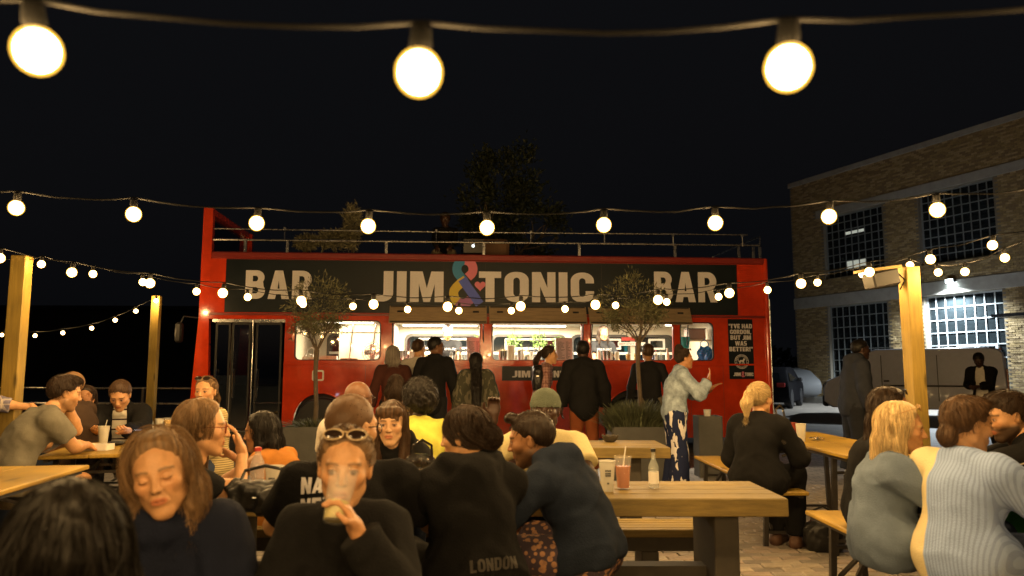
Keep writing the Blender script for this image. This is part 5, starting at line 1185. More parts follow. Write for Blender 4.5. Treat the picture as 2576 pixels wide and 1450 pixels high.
def wheel(par, x, y, r, w):
    sgn = 1 if y > 0 else -1; Mx = Matrix.Translation((x, y, r)) @ Matrix.Rotation(-sgn*math.pi/2, 4, 'X')
    t = MB().lathe([(r*.62, -w/2), (r*.93, -w/2), (r, -w*.3), (r, w*.3), (r*.93, w/2), (r*.62, w/2)], 24, Mx).build('wheel', M['black'], par, True)
    h = MB().lathe([(r*.62, w*.42), (r*.5, w*.2), (r*.2, w*.25), (.01, w*.3)], 20, Mx, False)
    for k in range(5):
        a = k*2*math.pi/5; h.bar(Mx @ Vector((.03*math.cos(a), .03*math.sin(a), w*.32)), Mx @ Vector((r*.6*math.cos(a), r*.6*math.sin(a), w*.40)), .045, .015)
    h.build('rim', M['steel'], t, True)
def vehicle(name, label, cat, loc, rz, L, Wd, prof, paint, belt, wins, wx, wr, taper=.12, group=None):
    t = thing(name, label, cat, loc, rz, group); body = car_mesh(prof, Wd, taper, belt).build('body', paint, t, True)
    for sy in (-1, 1):
        for poly in wins:
            y = lambda z: sy*(Wd/2*.985)*(1-max(0, z-belt)*taper*1.6)+sy*.003
            b = MB(); b.face([(x, y(z), z) for x, z in poly]); b.build('side_window', M['darkglass'], t)
        for x in wx:
            b = MB(); b.prism([(x+(wr+.06)*math.cos(a), max(.16, wr+(wr+.06)*math.sin(a))) for a in np.linspace(math.pi, 0, 15)]+[(x+wr+.06, .16), (x-wr-.06, .16)], sy*(Wd/2-.25), sy*(Wd/2+.004)); b.build('wheel_arch', M['black'], t)
            wheel(t, x, sy*(Wd/2-.10), wr, .22)
    return t
PV = mat('van_paint', (.84, .86, .95), .4, noise=.06, coat=.1)
vp = [(-2.45, .42), (-2.48, .75), (-2.46, 1.0), (-2.40, 1.9), (-2.3, 2.02), (-1.9, 2.07), (.9, 2.05), (1.2, 1.95), (1.95, 1.25), (2.34, 1.08), (2.46, .85), (2.46, .42), (2.2, .25), (-2.2, .25)]
vang = R(180-33); vc = at(2262, 1000, 23.2); 
van = vehicle('delivery_van', 'white delivery van seen from its rear corner in front of the brick building', 'van', (vc[0]+.45, 23.2, 0), vang, 4.9, 1.95, vp, PV, 1.05, [[(.82, 1.25), (1.78, 1.25), (1.2, 1.84), (.82, 1.88)]], (-1.55, 1.55), .33, .05)
MB().box((-2.50, -.92, .30), (-2.44, .92, .48), bev=.02).build('bumper', M['black'], van)
MB().box((2.30, -.94, .28), (2.50, .94, .66), bev=.06).build('front_bumper', M['black'], van)
MB().face([(1.24, -.80, 1.92), (1.24, .80, 1.92), (1.96, .86, 1.27), (1.96, -.86, 1.27)]).build('windscreen', M['darkglass'], van)
for sy in (-1, 1): MB().box((2.22, sy*.80-.13, .80), (2.47, sy*.80+.13, 1.0), bev=.04).build('headlight', M['steel'], van)
for sy in (-1, 1):
    MB().box((-2.49, sy*.90-.06, .85), (-2.43, sy*.90+.06, 1.45), bev=.01).build('tail_light', mat('tail_red', (.22, .02, .02), .25), van)
    MB().box((-2.49, sy*.4-.36, 1.25), (-2.455, sy*.4+.36, 1.80), Matrix.Translation((.04, 0, 0)), .03).build('rear_window', mat('van_panel', (.62, .62, .62), .4), van)
    MB().box((1.35, sy*1.02-.08, 1.2), (1.5, sy*1.02+.08, 1.42), bev=.03).build('wing_mirror', M['black'], van)
    MB().box((-1.85, sy*.975-.012, .92), (.70, sy*.975+.012, .97)).build('side_rail', M['black'], van)
    for gx in (-.75, .74, 1.82): MB().box((gx, sy*.972-.008, .50), (gx+.018, sy*.972+.008, 1.86 if gx < 1 else 1.2)).build('door_seam', M['black'], van)
    MB().box((.55, sy*.985-.012, 1.06), (.70, sy*.985+.012, 1.11)).build('door_handle', M['black'], van)
MB().box((-2.50, -.28, .72), (-2.465, .28, .84), bev=.004).build('number_plate', mat('plate_yellow', (.62, .52, .20), .5), van)
MB().box((-2.505, -.10, 1.02), (-2.46, .40, 1.07), bev=.01).build('door_handle', M['black'], van)
MB().box((-2.46, -.014, .45), (-2.445, .014, 1.9)).build('door_gap', M['black'], van)
MB().box((-2.36, -.22, 2.0), (-2.30, .22, 2.05)).build('brake_light', mat('brake_red', (.4, .03, .05), .3), van)
cpf = [(-2.15, .45), (-2.2, .75), (-2.12, 1.0), (-1.75, 1.42), (-1.2, 1.55), (.1, 1.56), (.5, 1.5), (1.15, 1.05), (1.95, .92), (2.15, .75), (2.15, .45), (1.9, .24), (-1.9, .24)]
ca = at(1985, 980, 29.5)
car = vehicle('parked_car', 'dark parked hatchback just right of the bus', 'car', (ca[0]-.65, 29.5, 0), R(62), 4.3, 1.8, cpf, mat('car_dark', (.003, .003, .004), .55, spec=.06), 1.0, [[(-1.6, 1.03), (-.15, 1.03), (-.15, 1.48), (-1.15, 1.46)], [(-.08, 1.03), (1.0, 1.03), (.4, 1.46), (-.08, 1.48)]], (-1.35, 1.35), .33, .22)
MB().box((-2.2, -.78, .80), (-2.12, -.48, .96), bev=.02).box((-2.2, .48, .80), (-2.12, .78, .96), bev=.02).build('tail_light', MATS['tail_red'], car); MB().face([(-2.13, -.62, 1.03), (-2.13, .62, 1.03), (-1.76, .5, 1.40), (-1.76, -.5, 1.40)]).build('rear_window', M['darkglass'], car)
MB().box((.55, -1.05, 1.0), (.7, -.88, 1.14), bev=.03).box((.55, .88, 1.0), (.7, 1.05, 1.14), bev=.03).build('wing_mirror', M['black'], car)
cb = at(2010, 980, 35.0)
car2 = vehicle('parked_car', 'white parked car half hidden behind the dark hatchback', 'car', (cb[0]+.35, 35.0, 0), R(68), 4.3, 1.8, cpf, mat('car_white', (.22, .23, .24), .5), 1.0, [[(-1.6, 1.03), (-.15, 1.03), (-.15, 1.48), (-1.15, 1.46)], [(-.08, 1.03), (1.0, 1.03), (.4, 1.46), (-.08, 1.48)]], (-1.35, 1.35), .33, .22)
# ------------------------------------------------------------------ people
K = {n: cloth(n, c) for n, c in dict(black=(.0095, .0095, .010), navy=(.015, .021, .036), fleece_navy=(.010, .013, .027), maroon=(.060, .022, .016), whitetee=(.62, .58, .50), charcoal=(.016, .016, .017), olive=(.055, .055, .035), rust=(.17, .05, .018),
     denim=(.22, .27, .34), jean=(.04, .055, .10), greytee=(.16, .15, .12), orange=(.42, .17, .035), paleyellow=(.60, .52, .28), yellow=(.54, .52, .09), greyfleece=(.14, .185, .26), hoodgrey=(.034, .038, .050), jogger=(.024, .026, .032), brownknit=(.05, .032, .022), offwhite=(.55, .50, .40), khaki=(.16, .13, .085), green=(.02, .10, .03)).items()}
pl_plaid = pattern('plaid_pink', (.34, .20, .18), (.12, .045, .04), 'plaid', scale=26, w=.22)
pl_blue = pattern('plaid_blue', (.16, .15, .22), (.50, .46, .42), 'plaid', scale=12, w=.14)
st_cream = pattern('stripe_cream', (.50, .40, .20), (.20, .15, .07), 'stripe', 'Z', 55, .35)
st_polo = pattern('stripe_polo', (.62, .58, .50), (.05, .03, .03), 'stripe', 'Z', 11, .16)
blotch = pattern('blotch_trousers', (.016, .022, .060), (.62, .60, .60), 'blotch', scale=9, w=.55)
floral = pattern('floral_shorts', (.060, .045, .060), (.40, .22, .12), 'floral', scale=34, w=.42)
camo_cloth = pattern('camo_top', (.050, .050, .035), (.12, .11, .08), 'blotch', scale=14, w=.52)
def two_tone():
    m = pattern('striped_blue_shirt', (.32, .44, .74), (.24, .33, .60), 'stripe', 'X', 62, .40); N = m.node_tree.nodes; L = m.node_tree.links; b = N['Principled BSDF']
    src = b.inputs['Base Color'].links[0].from_socket; sep = [n for n in N if n.type == 'SEPXYZ'][0]; lt = N.new('ShaderNodeMath'); lt.operation = 'LESS_THAN'; L.new(sep.outputs['X'], lt.inputs[0]); lt.inputs[1].default_value = -.075
    x = N.new('ShaderNodeMix'); x.data_type = 'RGBA'; L.new(lt.outputs[0], x.inputs[0]); L.new(src, x.inputs[6]); x.inputs[7].default_value = (.72, .62, .36, 1); L.new(x.outputs[2], b.inputs['Base Color']); return m
TWO = two_tone()
DENIM = mat('denim_faded', (.24, .30, .37), .9, spec=.1, noise=.5, nscale=16, bump=.5, bscale=120)
PP = {}
def back_print(pp, lines, w, z0, dz, xo=0, garment=0, m=None, h=None, name='print', front=False):     # lettering wrapped on the cloth
    o = pp['tops'][garment]; bm = bmesh.new(); bm.from_mesh(o.data); from mathutils.bvhtree import BVHTree; tree = BVHTree.FromBMesh(bm); bm.free()
    p0, p1, p2, p3 = pp['p']; F = pp['F2']; fw = F[:, 1]*(1 if front else -1); rt = F[:, 0]*(-1 if front else 1); up = pp['d'][1]
    for i, l in enumerate(lines):
        t = glyphs(name, l, m or M['print'], pp['root'], 0) if all(c in GLY for c in l) else text(name, l, m or M['print'], 1.0, pp['root'], bold=.014, ext=0); v = np.array([q.co[:] for q in t.data.vertices]); lo, hi = v.min(0), v.max(0); ww = w*len(l)/max(len(x) for x in lines); hh = h or dz*.78
        t.rotation_euler = (0, 0, 0); bm = bmesh.new(); bm.from_mesh(t.data); bmesh.ops.subdivide_edges(bm, edges=[e for e in bm.edges if e.calc_length() > .08], cuts=3); bmesh.ops.triangulate(bm, faces=bm.faces)
        for q in bm.verts:
            a = (q.co.x-lo[0])/(hi[0]-lo[0])*ww-w/2+xo; b = z0-i*dz+(q.co.y-lo[1])/(hi[1]-lo[1])*hh
            c = p2+rt*a+up*b; hit = tree.ray_cast(Vector(c+fw*.6), Vector(-fw)); q.co = (hit[0]+Vector(fw)*.003) if hit[0] else Vector(c+fw*.14)
        bm.to_mesh(t.data); bm.free()
# --- standing along the bus
G1 = 'customers standing at the bus hatches'
PP['A'] = person('person in dark red jumper with grey hair, back turned, leftmost at the hatches', at(988, 894, 10.5), 5, True, hair=('bob', 'grey', {'len': .05}), top=('long', K['maroon'], {'inf': .006, 'hem': .14}), legs=('trousers', K['charcoal']), res=1.5, group=G1, girth=.92, rh=None, nstr=.8)
PP['B'] = person('man in white t-shirt with short hair at the left hatch', at(1055, 877, 10.9), -25, True, look=(-15, 0, 0), hair=('crop', 'brown'), top=('tee', K['whitetee'], {'hem': .16}), legs=('trousers', K['jean']), res=1.5, group=G1, girth=.92)
PP['C'] = person('man in black jacket and glasses looking to the right at the left hatch', at(1098, 873, 10.3), -15, True, look=(-60, -4, 0), skin='brown', hair=('crop', 'black'), top=('jacket', K['black'], {'hem': .22, 'collar': 1.2}), legs=('trousers', K['charcoal']), res=1.5, group=G1, girth=.92)
glasses(PP['C'], False)
PP['D'] = person('woman with very long black hair and white trousers, back turned to us', at(1197, 909, 10.2), 3, True, lean=2, slump=3, fem=True, skin='brown', hair=('long', 'black', {'len': .62, 'w': .75, 'cb': .14, 'bk': .03}), top=('long', camo_cloth, {'inf': .022, 'loose': .03, 'hem': .14}), legs=('wide', K['offwhite']), res=1.3, group=G1, girth=.92, nstr=1.6)
PP['E'] = person('woman in pink plaid shirt with ponytail and backpack, in profile', at(1384, 894, 10.3), -88, True, fem=True, hair=('ponytail', 'dark', {'len': .24}), top=('long', pl_plaid, {'hem': .18, 'collar': 1.0}), legs=('trousers', K['jean']), res=1.3, group=G1)
PP['F'] = person('man in black suit jacket and rust trousers, back turned at the hatches', at(1466, 882, 9.9), 4, True, skin='dark', hair=('crop', 'black'), top=[('long', K['whitetee'], {'collar': 1.3}), ('jacket', K['black'], {'hem': .24, 'sleeve': 1, 'inf': .012})], legs=('trousers', K['rust']), res=1.4, group=G1, sw=1.02, girth=.96)
PP['G'] = person('man in dark jumper waiting behind the right olive tree', at(1629, 888, 10.7), 12, True, skin='tan', hair=('crop', 'brown'), top=('long', K['charcoal'], {'hem': .16}), legs=('trousers', K['khaki']), res=1.5, group=G1, girth=.95)
PP['H'] = person('woman in denim jacket and splashed trousers gesturing with both hands', at(1722, 903, 8.5), -78, True, fem=True, skin='tan', hair=('bun', 'dark', {'at': (0, -.06, .125)}), top=[('long', K['rust']), ('jacket', DENIM, {'hem': .10, 'collar': 2.0, 'open': (.06, .07), 'sleeve': .9, 'folds': .008})], legs=('wide', blotch), res=1.0,
    rh=(.10, .24, 1.26), rhd=(.0, .25, 1), rhn=(-.2, -1, .1), lh=(-.04, .30, 1.17), lhd=(0, .9, .5), lhn=(0, .3, -1), relbow=(.6, -.2, -1), lelbow=(-.5, .1, -1), curl=(.25, .2), girth=1.1, look=(5, 2, 0))
glasses(PP['H'], True)
# --- staff in the bus, person on the deck
PP['I'] = person('bartender in black t-shirt and pale blue cap bending behind the left hatch', bpt(3.95, 1.05, 2.06), 180+4, True, floor=.40, look=(0, -38, 0), hair=('crop', 'brown'), top=('tee', K['charcoal'], {'hem': .16}), legs=('trousers', K['black']), res=1.3, rh=(.12, .30, 1.05), lh=(-.14, .30, 1.05), girth=1.1)
cap = MB(); cap.sphere((0, -.012, .055), .092, 16, 10, (.92, 1.12, .75)); cap.box((-.06, .07, .045), (.06, .16, .056), bev=.01); on_head(PP['I'], 'cap', cap, cloth('cap_blue', (.32, .42, .62)))
PP['J'] = person('bartender in black t-shirt behind the right hatch, face in the lamp light', bpt(6.78, 1.0, 2.06), 180+20, True, floor=.40, look=(0, -10, 0), fem=True, hair=('bob', 'dark', {'len': .1}), top=('tee', K['black'], {'hem': .16}), legs=('trousers', K['black']), res=1.3, rh=(.16, .30, 1.06), lh=(-.20, .25, 1.10))
for k in 'IJ': back_print(PP[k], ['JIM&TONIC'], .30, .04, .08, 0, 0, h=.052, front=True)
PP['K'] = person('person with a laptop sitting in the dark on the upper deck', at(1120, 553, 13.2), 176, seat=.95, floor=2.38, hair=('short', 'dark'), top=('long', K['black']), legs=('trousers', K['khaki']), res=1.5, skin='dark', look=(5, -15, 0), rh=(.12, .35, 1.15), lh=(-.12, .35, 1.15), foot=.12)
# --- standing on the right
PP['L'] = person('heavyset man in grey hoodie and joggers standing before the van', at(2166, 880, 9.6), -68, True, skin='dark', hair=('crop', 'black'), top=('hoodie', K['hoodgrey'], {'inf': .012, 'hem': .16}), legs=('wide', K['jogger']), res=1.3, girth=1.06, sw=1.0)
PP['M'] = person('man in black jacket and white shirt looking down at his hands by the van', at(2462, 906, 13.2), 160, True, skin='dark', look=(10, -35, 0), hair=('crop', 'black'), top=[('tee', K['whitetee'], {'hem': .16}), ('jacket', K['black'], {'open': (.10, .06), 'hem': .2})], legs=('trousers', K['charcoal']), res=1.5, rh=(.06, .28, 1.10), lh=(-.06, .28, 1.10), rhn=(-1, 0, .4), lhn=(1, 0, .4))
# --- left tables
PP['N'] = person('man in grey t-shirt leaning with both elbows on the left beer table', at(165, 990, 5.5), -72, lean=24, slump=16, look=(-8, -12, 0), hair=('short', 'dark'), top=('tee', K['greytee'], {'loose': .016, 'hem': .05}), legs=('shorts', K['khaki']), rh=(-.10, .20, .80), lh=(-.02, .02, 1.12), lhd=(.1, -.05, 1), lhn=(1, 0, 0), relbow=(.7, .1, -1), lelbow=(-.6, .3, -1), stubble=.5, girth=1.12)
PP['O'] = person('person in blue plaid shirt at the left edge with an arm over a shoulder', at(-52, 968, 5.95), -65, lean=12, hair=('short', 'light'), top=('long', pl_blue, {'sleeve': .35}), legs=('trousers', K['jean']), lh=(.12, .52, 1.06), lhd=(.1, .5, -.6), lhn=(.2, -.5, -.7), lelbow=(-.3, .1, .9), look=(-20, 0, 0))
PP['O2'] = person('man with thinning light hair behind the man in grey', at(176, 972, 6.5), 60, lean=10, hair=('buzz', 'light'), top=('tee', K['brownknit']), legs=('trousers', K['jean']), res=1.3)
PP['Q'] = person('dark-haired woman with a hand at her mouth, in the shade of the left group', at(214, 1005, 7.0), 168, fem=True, skin='tan', hair=('long', 'dark', {'len': .22}), top=('long', K['brownknit']), legs=('trousers', K['jean']), rh=(-.02, .11, 1.03), rhd=(-.2, -.1, 1), rhn=(0, -1, 0), lh=(.1, .3, .8), res=1.2, lean=14)
PP['P'] = person('man in dark jacket over striped polo looking down at his phone', at(302, 995, 6.9), 170, look=(-4, -32, 0), hair=('crop', 'brown'), top=[('tee', st_polo, {'collar': 1.2}), ('jacket', K['black'], {'open': (.075, .055), 'collar': 1.2, 'inf': .006})], legs=('trousers', K['charcoal']), rh=(.13, .36, .84), lh=(-.15, .36, .84), rhn=(-.6, 0, .8), lhn=(.6, 0, .8), headscale=1.06, lean=16, slump=18, girth=1.05)
PP['R'] = person('woman in striped cream top glancing back at the camera by the bus door', at(517, 986, 6.5), 118, fem=True, look=(38, 0, 0), hair=('ponytail', 'light', {'len': .22}), top=('long', st_cream), legs=('trousers', K['jean']), skin='fair', seat=.44, lean=5, headscale=1.05)
glasses(PP['R'], True)
# --- the long table
PP['S'] = person('woman with glasses and black t-shirt holding a hand to her face', at(512, 1078, 3.35), -74, fem=True, skin='fair', lean=26, slump=14, look=(-16, -2, 0), hair=('bob', 'light', {'len': .13, 'w': 1.0, 'side': -1}), top=('tee', K['black'], {'sleeve': .45}), legs=('trousers', K['jean']), rh=(.03, .165, .985), rhd=(-.15, -.25, 1), rhn=(-.3, -1, .1), relbow=(.35, .45, -1), curl=(.35, .4), lh=(-.15, .40, .79), res=.9, seat=.42, nose=1.15)
glasses(PP['S'], False, mat('frame_tortoise', (.20, .05, .015), .25), big=1.05)
PP['T'] = person('woman with long dark hair in an orange dress, turned to the left', at(655, 1088, 4.75), 50, fem=True, skin='tan', lean=22, slump=16, look=(20, -8, 0), hair=('long', 'black', {'len': .34}), top=('tank', K['orange'], {'sleeve': 0}), legs=('skirt', K['orange']), lh=(-.2, .3, .8), rh=(.1, .3, .8), seat=.40)
PP['X'] = person('bald man in white t-shirt and dark glasses, back turned, beyond the table', at(903, 1004, 5.3), -18, skin='brown', look=(-35, -4, 0), hair=('bald', 'black'), top=('tee', K['whitetee']), legs=('trousers', K['jean']), seat=.42, girth=1.12, sw=1.05)
glasses(PP['X'], False)
PP['Y'] = person('woman with straight fringe and black hoodie facing the camera', at(984, 1066, 4.5), 176, fem=True, skin='pale', look=(-5, -4, 0), hair=('bangs', 'brown', {'len': .26}), top=('hoodie', K['black']), legs=('trousers', K['jean']), lean=18, seat=.40, headscale=1.05, rh=(.15, .3, .8), lh=(-.15, .3, .8), res=.9)
PP['Z'] = person('person with round afro in bright yellow t-shirt, back turned', at(1053, 1008, 5.35), 4, fem=True, skin='dark', look=(25, 0, 0), hair=('afro', 'black'), top=('tee', K['yellow']), legs=('trousers', K['jean']), seat=.42, girth=1.08)
on_head(PP['Z'], 'earring', MB().tube([(-.078+.004*math.sin(t), .0+.022*math.sin(t), -.055+.022*math.cos(t)) for t in np.linspace(0, 6.28, 17)], .0018, 5, False), mat('gold', (.8, .55, .2), .25, metal=1))
PP['AA'] = person('person with dark curly bun seen between the fringe and the bus', at(992, 1000, 6.0), 10, fem=True, skin='brown', hair=('bun', 'dark', {'at': (0, -.05, .115), 'big': 1.3}), top=('tee', K['brownknit']), legs=('trousers', K['jean']), seat=.44, res=1.2)
PP['W'] = person('buzz-cut man in black t-shirt with white block lettering on the back', at(887, 1078, 2.98), -6, lean=4, slump=10, look=(-38, -6, 0), hair=('buzz', 'brown'), top=('tee', K['black'], {'sleeve': .6, 'loose': .016}), legs=('trousers', K['jean']), seat=.45, girth=1.12, sw=1.10, headscale=1.06, res=.9, rh=(.25, .35, .82), lh=(-.25, .35, .82), stubble=.5)
glasses(PP['W'], False)
back_print(PP['W'], ['NA', 'NEED', 'HER'], .17, .045, .078, -.085)
PP['AB'] = person('woman in black hoodie with low bun and orange hair tie, back turned', at(1168, 1098, 3.12), 22, fem=True, skin='fair', lean=6, slump=14, look=(42, -6, 0), hair=('bun', 'dark', {'at': (0, -.118, -.015), 'big': .98}), top=('hoodie', K['black'], {'inf': .0, 'folds': .009, 'ff': 34}), legs=('trousers', K['charcoal']), seat=.45, girth=1.08, sw=1.05, res=.9, rh=(.2, .4, .8), lh=(-.2, .4, .8))
on_head(PP['AB'], 'hair_tie', MB().tube([(.024*math.cos(t)*(1+.25*math.sin(5*t)), -.100+.012*math.sin(3*t), .012+.036*math.sin(t)) for t in np.linspace(0, 6.28, 33)], .0135, 8, False), cloth('scrunchie', (.75, .22, .06)))
back_print(PP['AB'], ['LONDON'], .20, -.26, .06, .02, m=mat('faded_print', (.05, .045, .04), .8))
PP['AC'] = person('man in navy hoodie and patterned shorts leaning to the left on the near bench', at(1334, 1106, 3.5), 66, lean=27, slump=14, side=-4, look=(14, -12, 0), skin='tan', hair=('crop', 'dark', {'quiff': 1}), top=('hoodie', K['navy'], {'inf': -.002, 'folds': .009, 'ff': 34, 'hem': .03}), legs=('shorts', floral), seat=.45, girth=1.06, sw=1.05, res=.9, stubble=.75, rh=(.16, .12, .60), lh=(-.30, .25, .82), knees=((.12, .42, -.01), (-.22, .40, -.02)), relbow=(1, -.2, -.5))
PP['AD'] = person('man in pale yellow t-shirt and grey knit cap facing the camera', at(1372, 1034, 4.55), 176, skin='dark', look=(0, 3, 0), hair=('none', 'black'), top=('tee', K['paleyellow'], {'loose': .018}), legs=('trousers', K['jean']), seat=.42, girth=1.08, rh=(.30, .12, 1.08), rhd=(.0, .0, 1), rhn=(-.2, 1, 0), curl=(.9, .5), lh=(-.22, .38, .80), relbow=(.4, .1, -1), headscale=1.04)
kc = MB(); kc.sphere((0, -.016, .048), .094, 18, 12, (.90, 1.12, .86)); kc.lathe([(.086, .022), (.093, .018), (.096, .040), (.091, .058)], 20, Matrix.Translation((0, -.012, 0)) @ Matrix.Diagonal((.93, 1.13, 1, 1)), False)
for v in kc.bm.verts:
    if v.co.z < .02: v.co.z = .02+.1*(v.co.z-.02)
on_head(PP['AD'], 'knit_cap', kc, cloth('cap_greygreen', (.11, .13, .10), bump=.8))
# --- right benches
PP['AF'] = person('woman with blonde ponytail in black jacket sitting with her back turned', at(1913, 1004, 5.75), -22, fem=True, hair=('ponytail', 'blonde', {'len': .17, 'at': (0, -.108, .06)}), look=(-12, 0, 0), top=('long', K['black'], {'inf': .014, 'hem': .12}), legs=('trousers', K['black']), seat=.47, girth=1.0, knees=((.14, .40, 0), (-.02, .42, 0)), flow=None, rh=(.15, .28, .80), lh=(-.14, .22, .72), nstr=2)
PP['AG'] = person('dark-haired woman with sunglasses on her head, behind the blonde', at(2242, 1032, 4.25), -82, fem=True, skin='tan', hair=('long', 'dark', {'len': .34}), top=('long', K['black']), legs=('trousers', K['black']), seat=.47, lean=12, look=(-5, -5, 0))
glasses(PP['AG'], True)
PP['AH'] = person('blonde woman in grey fleece with sunglasses on her head, in profile', at(2270, 1088, 3.68), -80, fem=True, skin='fair', hair=('long', 'blonde', {'len': .36}), top=('long', K['greyfleece'], {'inf': .010, 'loose': .020, 'folds': .009, 'ff': 34, 'hem': .14}), legs=('trousers', K['black']), seat=.47, lean=8, slump=12, look=(-4, -6, 0), girth=1.0, res=.9, nstr=2, rh=(.05, .36, .84), lh=(-.1, .4, .84))
glasses(PP['AH'], True, mat('frame_clear', (.5, .3, .12), .2))
PP['AI'] = person('woman in striped shirt with a cream side panel, back turned, bottom right', at(2437, 1070, 3.38), -36, fem=True, skin='fair', hair=('short', 'brown', {'tuft': [((0, -.09, -.06), (.05, .035, .05))]}), top=('long', TWO, {'inf': .010, 'loose': .022, 'collar': 1.3, 'folds': .006, 'ff': 26, 'hem': .15}), legs=('trousers', K['jean']), seat=.47, lean=6, slump=8, look=(-20, -10, 0), girth=1.0, sw=1.0, res=.9, rh=(.20, .34, .85), lh=(-.1, .4, .85))
PP['AJ'] = person('bearded man in black track top with white sleeve stripes at the right edge', at(2532, 1048, 3.95), 96, skin='fair', hair=('short', 'dark'), stubble=.95, top=('long', K['black'], {'inf': .008}), legs=('trousers', K['green']), seat=.47, lean=24, slump=14, look=(22, -14, 0), girth=1.15, rh=(.1, .4, .82), lh=(-.1, .4, .82))
# --- nearest
PP['U'] = person('woman with closed eyes and windblown light hair in a navy fleece, nearest', at(402, 1228, 2.25), 172, fem=True, skin='fair', eyes='closed', age=1, look=(-2, -4, 13), hair=('bob', 'light', {'len': .10, 'w': 1.02, 'jit': .38, 'lift': .022, 'part': -.012}), top=('long', K['fleece_navy'], {'collar': 2.0, 'inf': .02, 'loose': .02}), legs=('trousers', K['charcoal']), seat=.44, lean=8, res=.7, jaw=1.05, rh=(.15, .32, .62), lh=(-.15, .32, .62), nstr=1.5, foot=-.1)
PP['V'] = person('woman in black jumper drinking from a clear cup, sunglasses on her head', at(868, 1180, 2.32), 178, fem=True, skin='fair', look=(-3, -2, -2), hair=('ponytail', 'light', {'len': .12}), top=('long', K['black'], {'inf': .012, 'loose': .012}), legs=('trousers', K['charcoal']), seat=.44, lean=6, res=.7, sw=.84, girth=.93, lh=(-.045, .175, .90), lhd=(.42, .02, .9), lhn=(.85, .1, -.45), lelbow=(-.5, .3, -1), curl=(.5, .75), rh=(.15, .3, .6), foot=-.1, nstr=1.3)
glasses(PP['V'], True, mat('frame_cream', (.55, .42, .25), .3), big=.95)
PP['U2'] = person('person with bushy dark brown hair seen from behind, bottom left corner', at(160, 1540, 1.36), 5, fem=True, hair=('bob', (.004, .003, .0022), {'len': .12, 'w': 1.25}), top=('long', K['brownknit'], {'inf': .02}), legs=('trousers', K['charcoal']), seat=.40, lean=4, res=.9, look=(-10, 0, 0), nstr=2.0, headscale=1.1, rh=(.15, .3, .6), lh=(-.15, .3, .6))
# ------------------------------------------------------------------ small things on tables and counter
def soft_plastic(name, tint, dens=.35):
    if name in MATS: return MATS[name]
    m = bpy.data.materials.new(name); MATS[name] = m; m.use_nodes = True; N = m.node_tree.nodes; L = m.node_tree.links; p = N['Principled BSDF']
    p.inputs['Base Color'].default_value = (*tint, 1); p.inputs['Roughness'].default_value = .25
    t = N.new('ShaderNodeBsdfTransparent'); x = N.new('ShaderNodeMixShader'); x.inputs[0].default_value = dens; L.new(t.outputs[0], x.inputs[1]); L.new(p.outputs[0], x.inputs[2]); L.new(x.outputs[0], N['Material Output'].inputs[0]); return m
PLC = soft_plastic('cup_clear', (.80, .78, .72), .10); PLF = soft_plastic('cup_frosted', (.70, .68, .60), .72); GLB = soft_plastic('bottle_glass', (.55, .60, .58), .30); PETM = soft_plastic('pet_bottle', (.55, .52, .52), .38)
DR = {'pale': mat('drink_pale', (.50, .42, .12), .2), 'amber': mat('drink_amber', (.42, .11, .015), .2), 'beer': mat('drink_beer', (.60, .36, .06), .2), 'white': mat('drink_white', (.6, .56, .45), .3)}
INK = mat('cup_ink', (.05, .05, .05), .7)
def cup(label, pos, h=.135, r=.042, m=None, drink=None, lvl=.75, M4=None, straw=False, prt=None, group=None, n=16):
    t = thing('plastic_cup', label, 'cup', pos, 0, group)
    MB().lathe([(r*.70, 0), (r*.72, .004), (r*.985, h-.006), (r*1.05, h-.004), (r*1.05, h), (r*.96, h), (r*.69, .006)], n, None, False).lathe([(.001, .003), (r*.70, .003)], n, None, False).build('wall', m or PLC, t, True)
    if drink: MB().lathe([(r*.66, .007), (r*(.67+.28*lvl), h*lvl)], n).build('drink', DR[drink], t, True)
    if straw: MB().tube([(-r*.3, 0, .02), (r*.4, .01, h+.05)], .003, 6).build('straw', M['white'], t, True)
    if prt:
        g = MB()
        for i, (w, z) in enumerate(prt):
            k = max(2, int(w/.006))
            for j in range(k):
                a = -math.pi/2+(j-(k-1)/2)*.16; rr = r*(.72+.265*z)+.001
                g.box((-.0024, -.0005, 0), (.0024, .0005, .0085), Matrix.Translation((rr*math.cos(a), rr*math.sin(a), h*z)) @ Matrix.Rotation(a+math.pi/2, 4, 'Z'))
        g.build('printed_mark', INK, t)
    if M4 is not None: t.matrix_world = M4
    return t
def bottle(label, pos, h=.20, r=.030, m=None, capm=None, lab=True, group=None, drink=None, pet=False, rz=0):
    t = thing('bottle', label, 'bottle', pos, rz, group)
    pr = [(r*.9, 0), (r, .008), (r, h*.52), (r*.85, h*.60), (r*.42, h*.74), (r*.38, h*.90), (r*.44, h*.93)] if not pet else [(r*.85, 0), (r, .01), (r*.96, h*.15), (r, h*.22), (r*.95, h*.30), (r, h*.38), (r*.95, h*.46), (r, h*.55), (r*.9, h*.68), (r*.40, h*.86), (r*.38, h*.92)]
    MB().lathe(pr, 16).build('glass', m or GLB, t, True); MB().lathe([(r*.48, h*.925), (r*.48, h), (r*.30, h+.002)], 12).build('cap', capm or M['black'], t, True)
    if lab: MB().lathe([(r*1.012, h*.12), (r*1.012, h*.42)], 16, None, False).build('label', M['white'], t, True)
    if drink: MB().lathe([(r*.88, .006), (r*.93, h*.45)], 14).build('drink', DR[drink], t, True)
    return t
TZ = .752
cup('frosted plastic cup with dark print on the long table', atz(1528, 1236, TZ), .152, .042, PLF, 'white', .3, prt=[(.035, .66), (.03, .57), (.03, .5), (.012, .25)])
cup('cup of amber drink with a straw on the long table', atz(1568, 1230, TZ), .165, .045, PLC, 'amber', .70, straw=True)
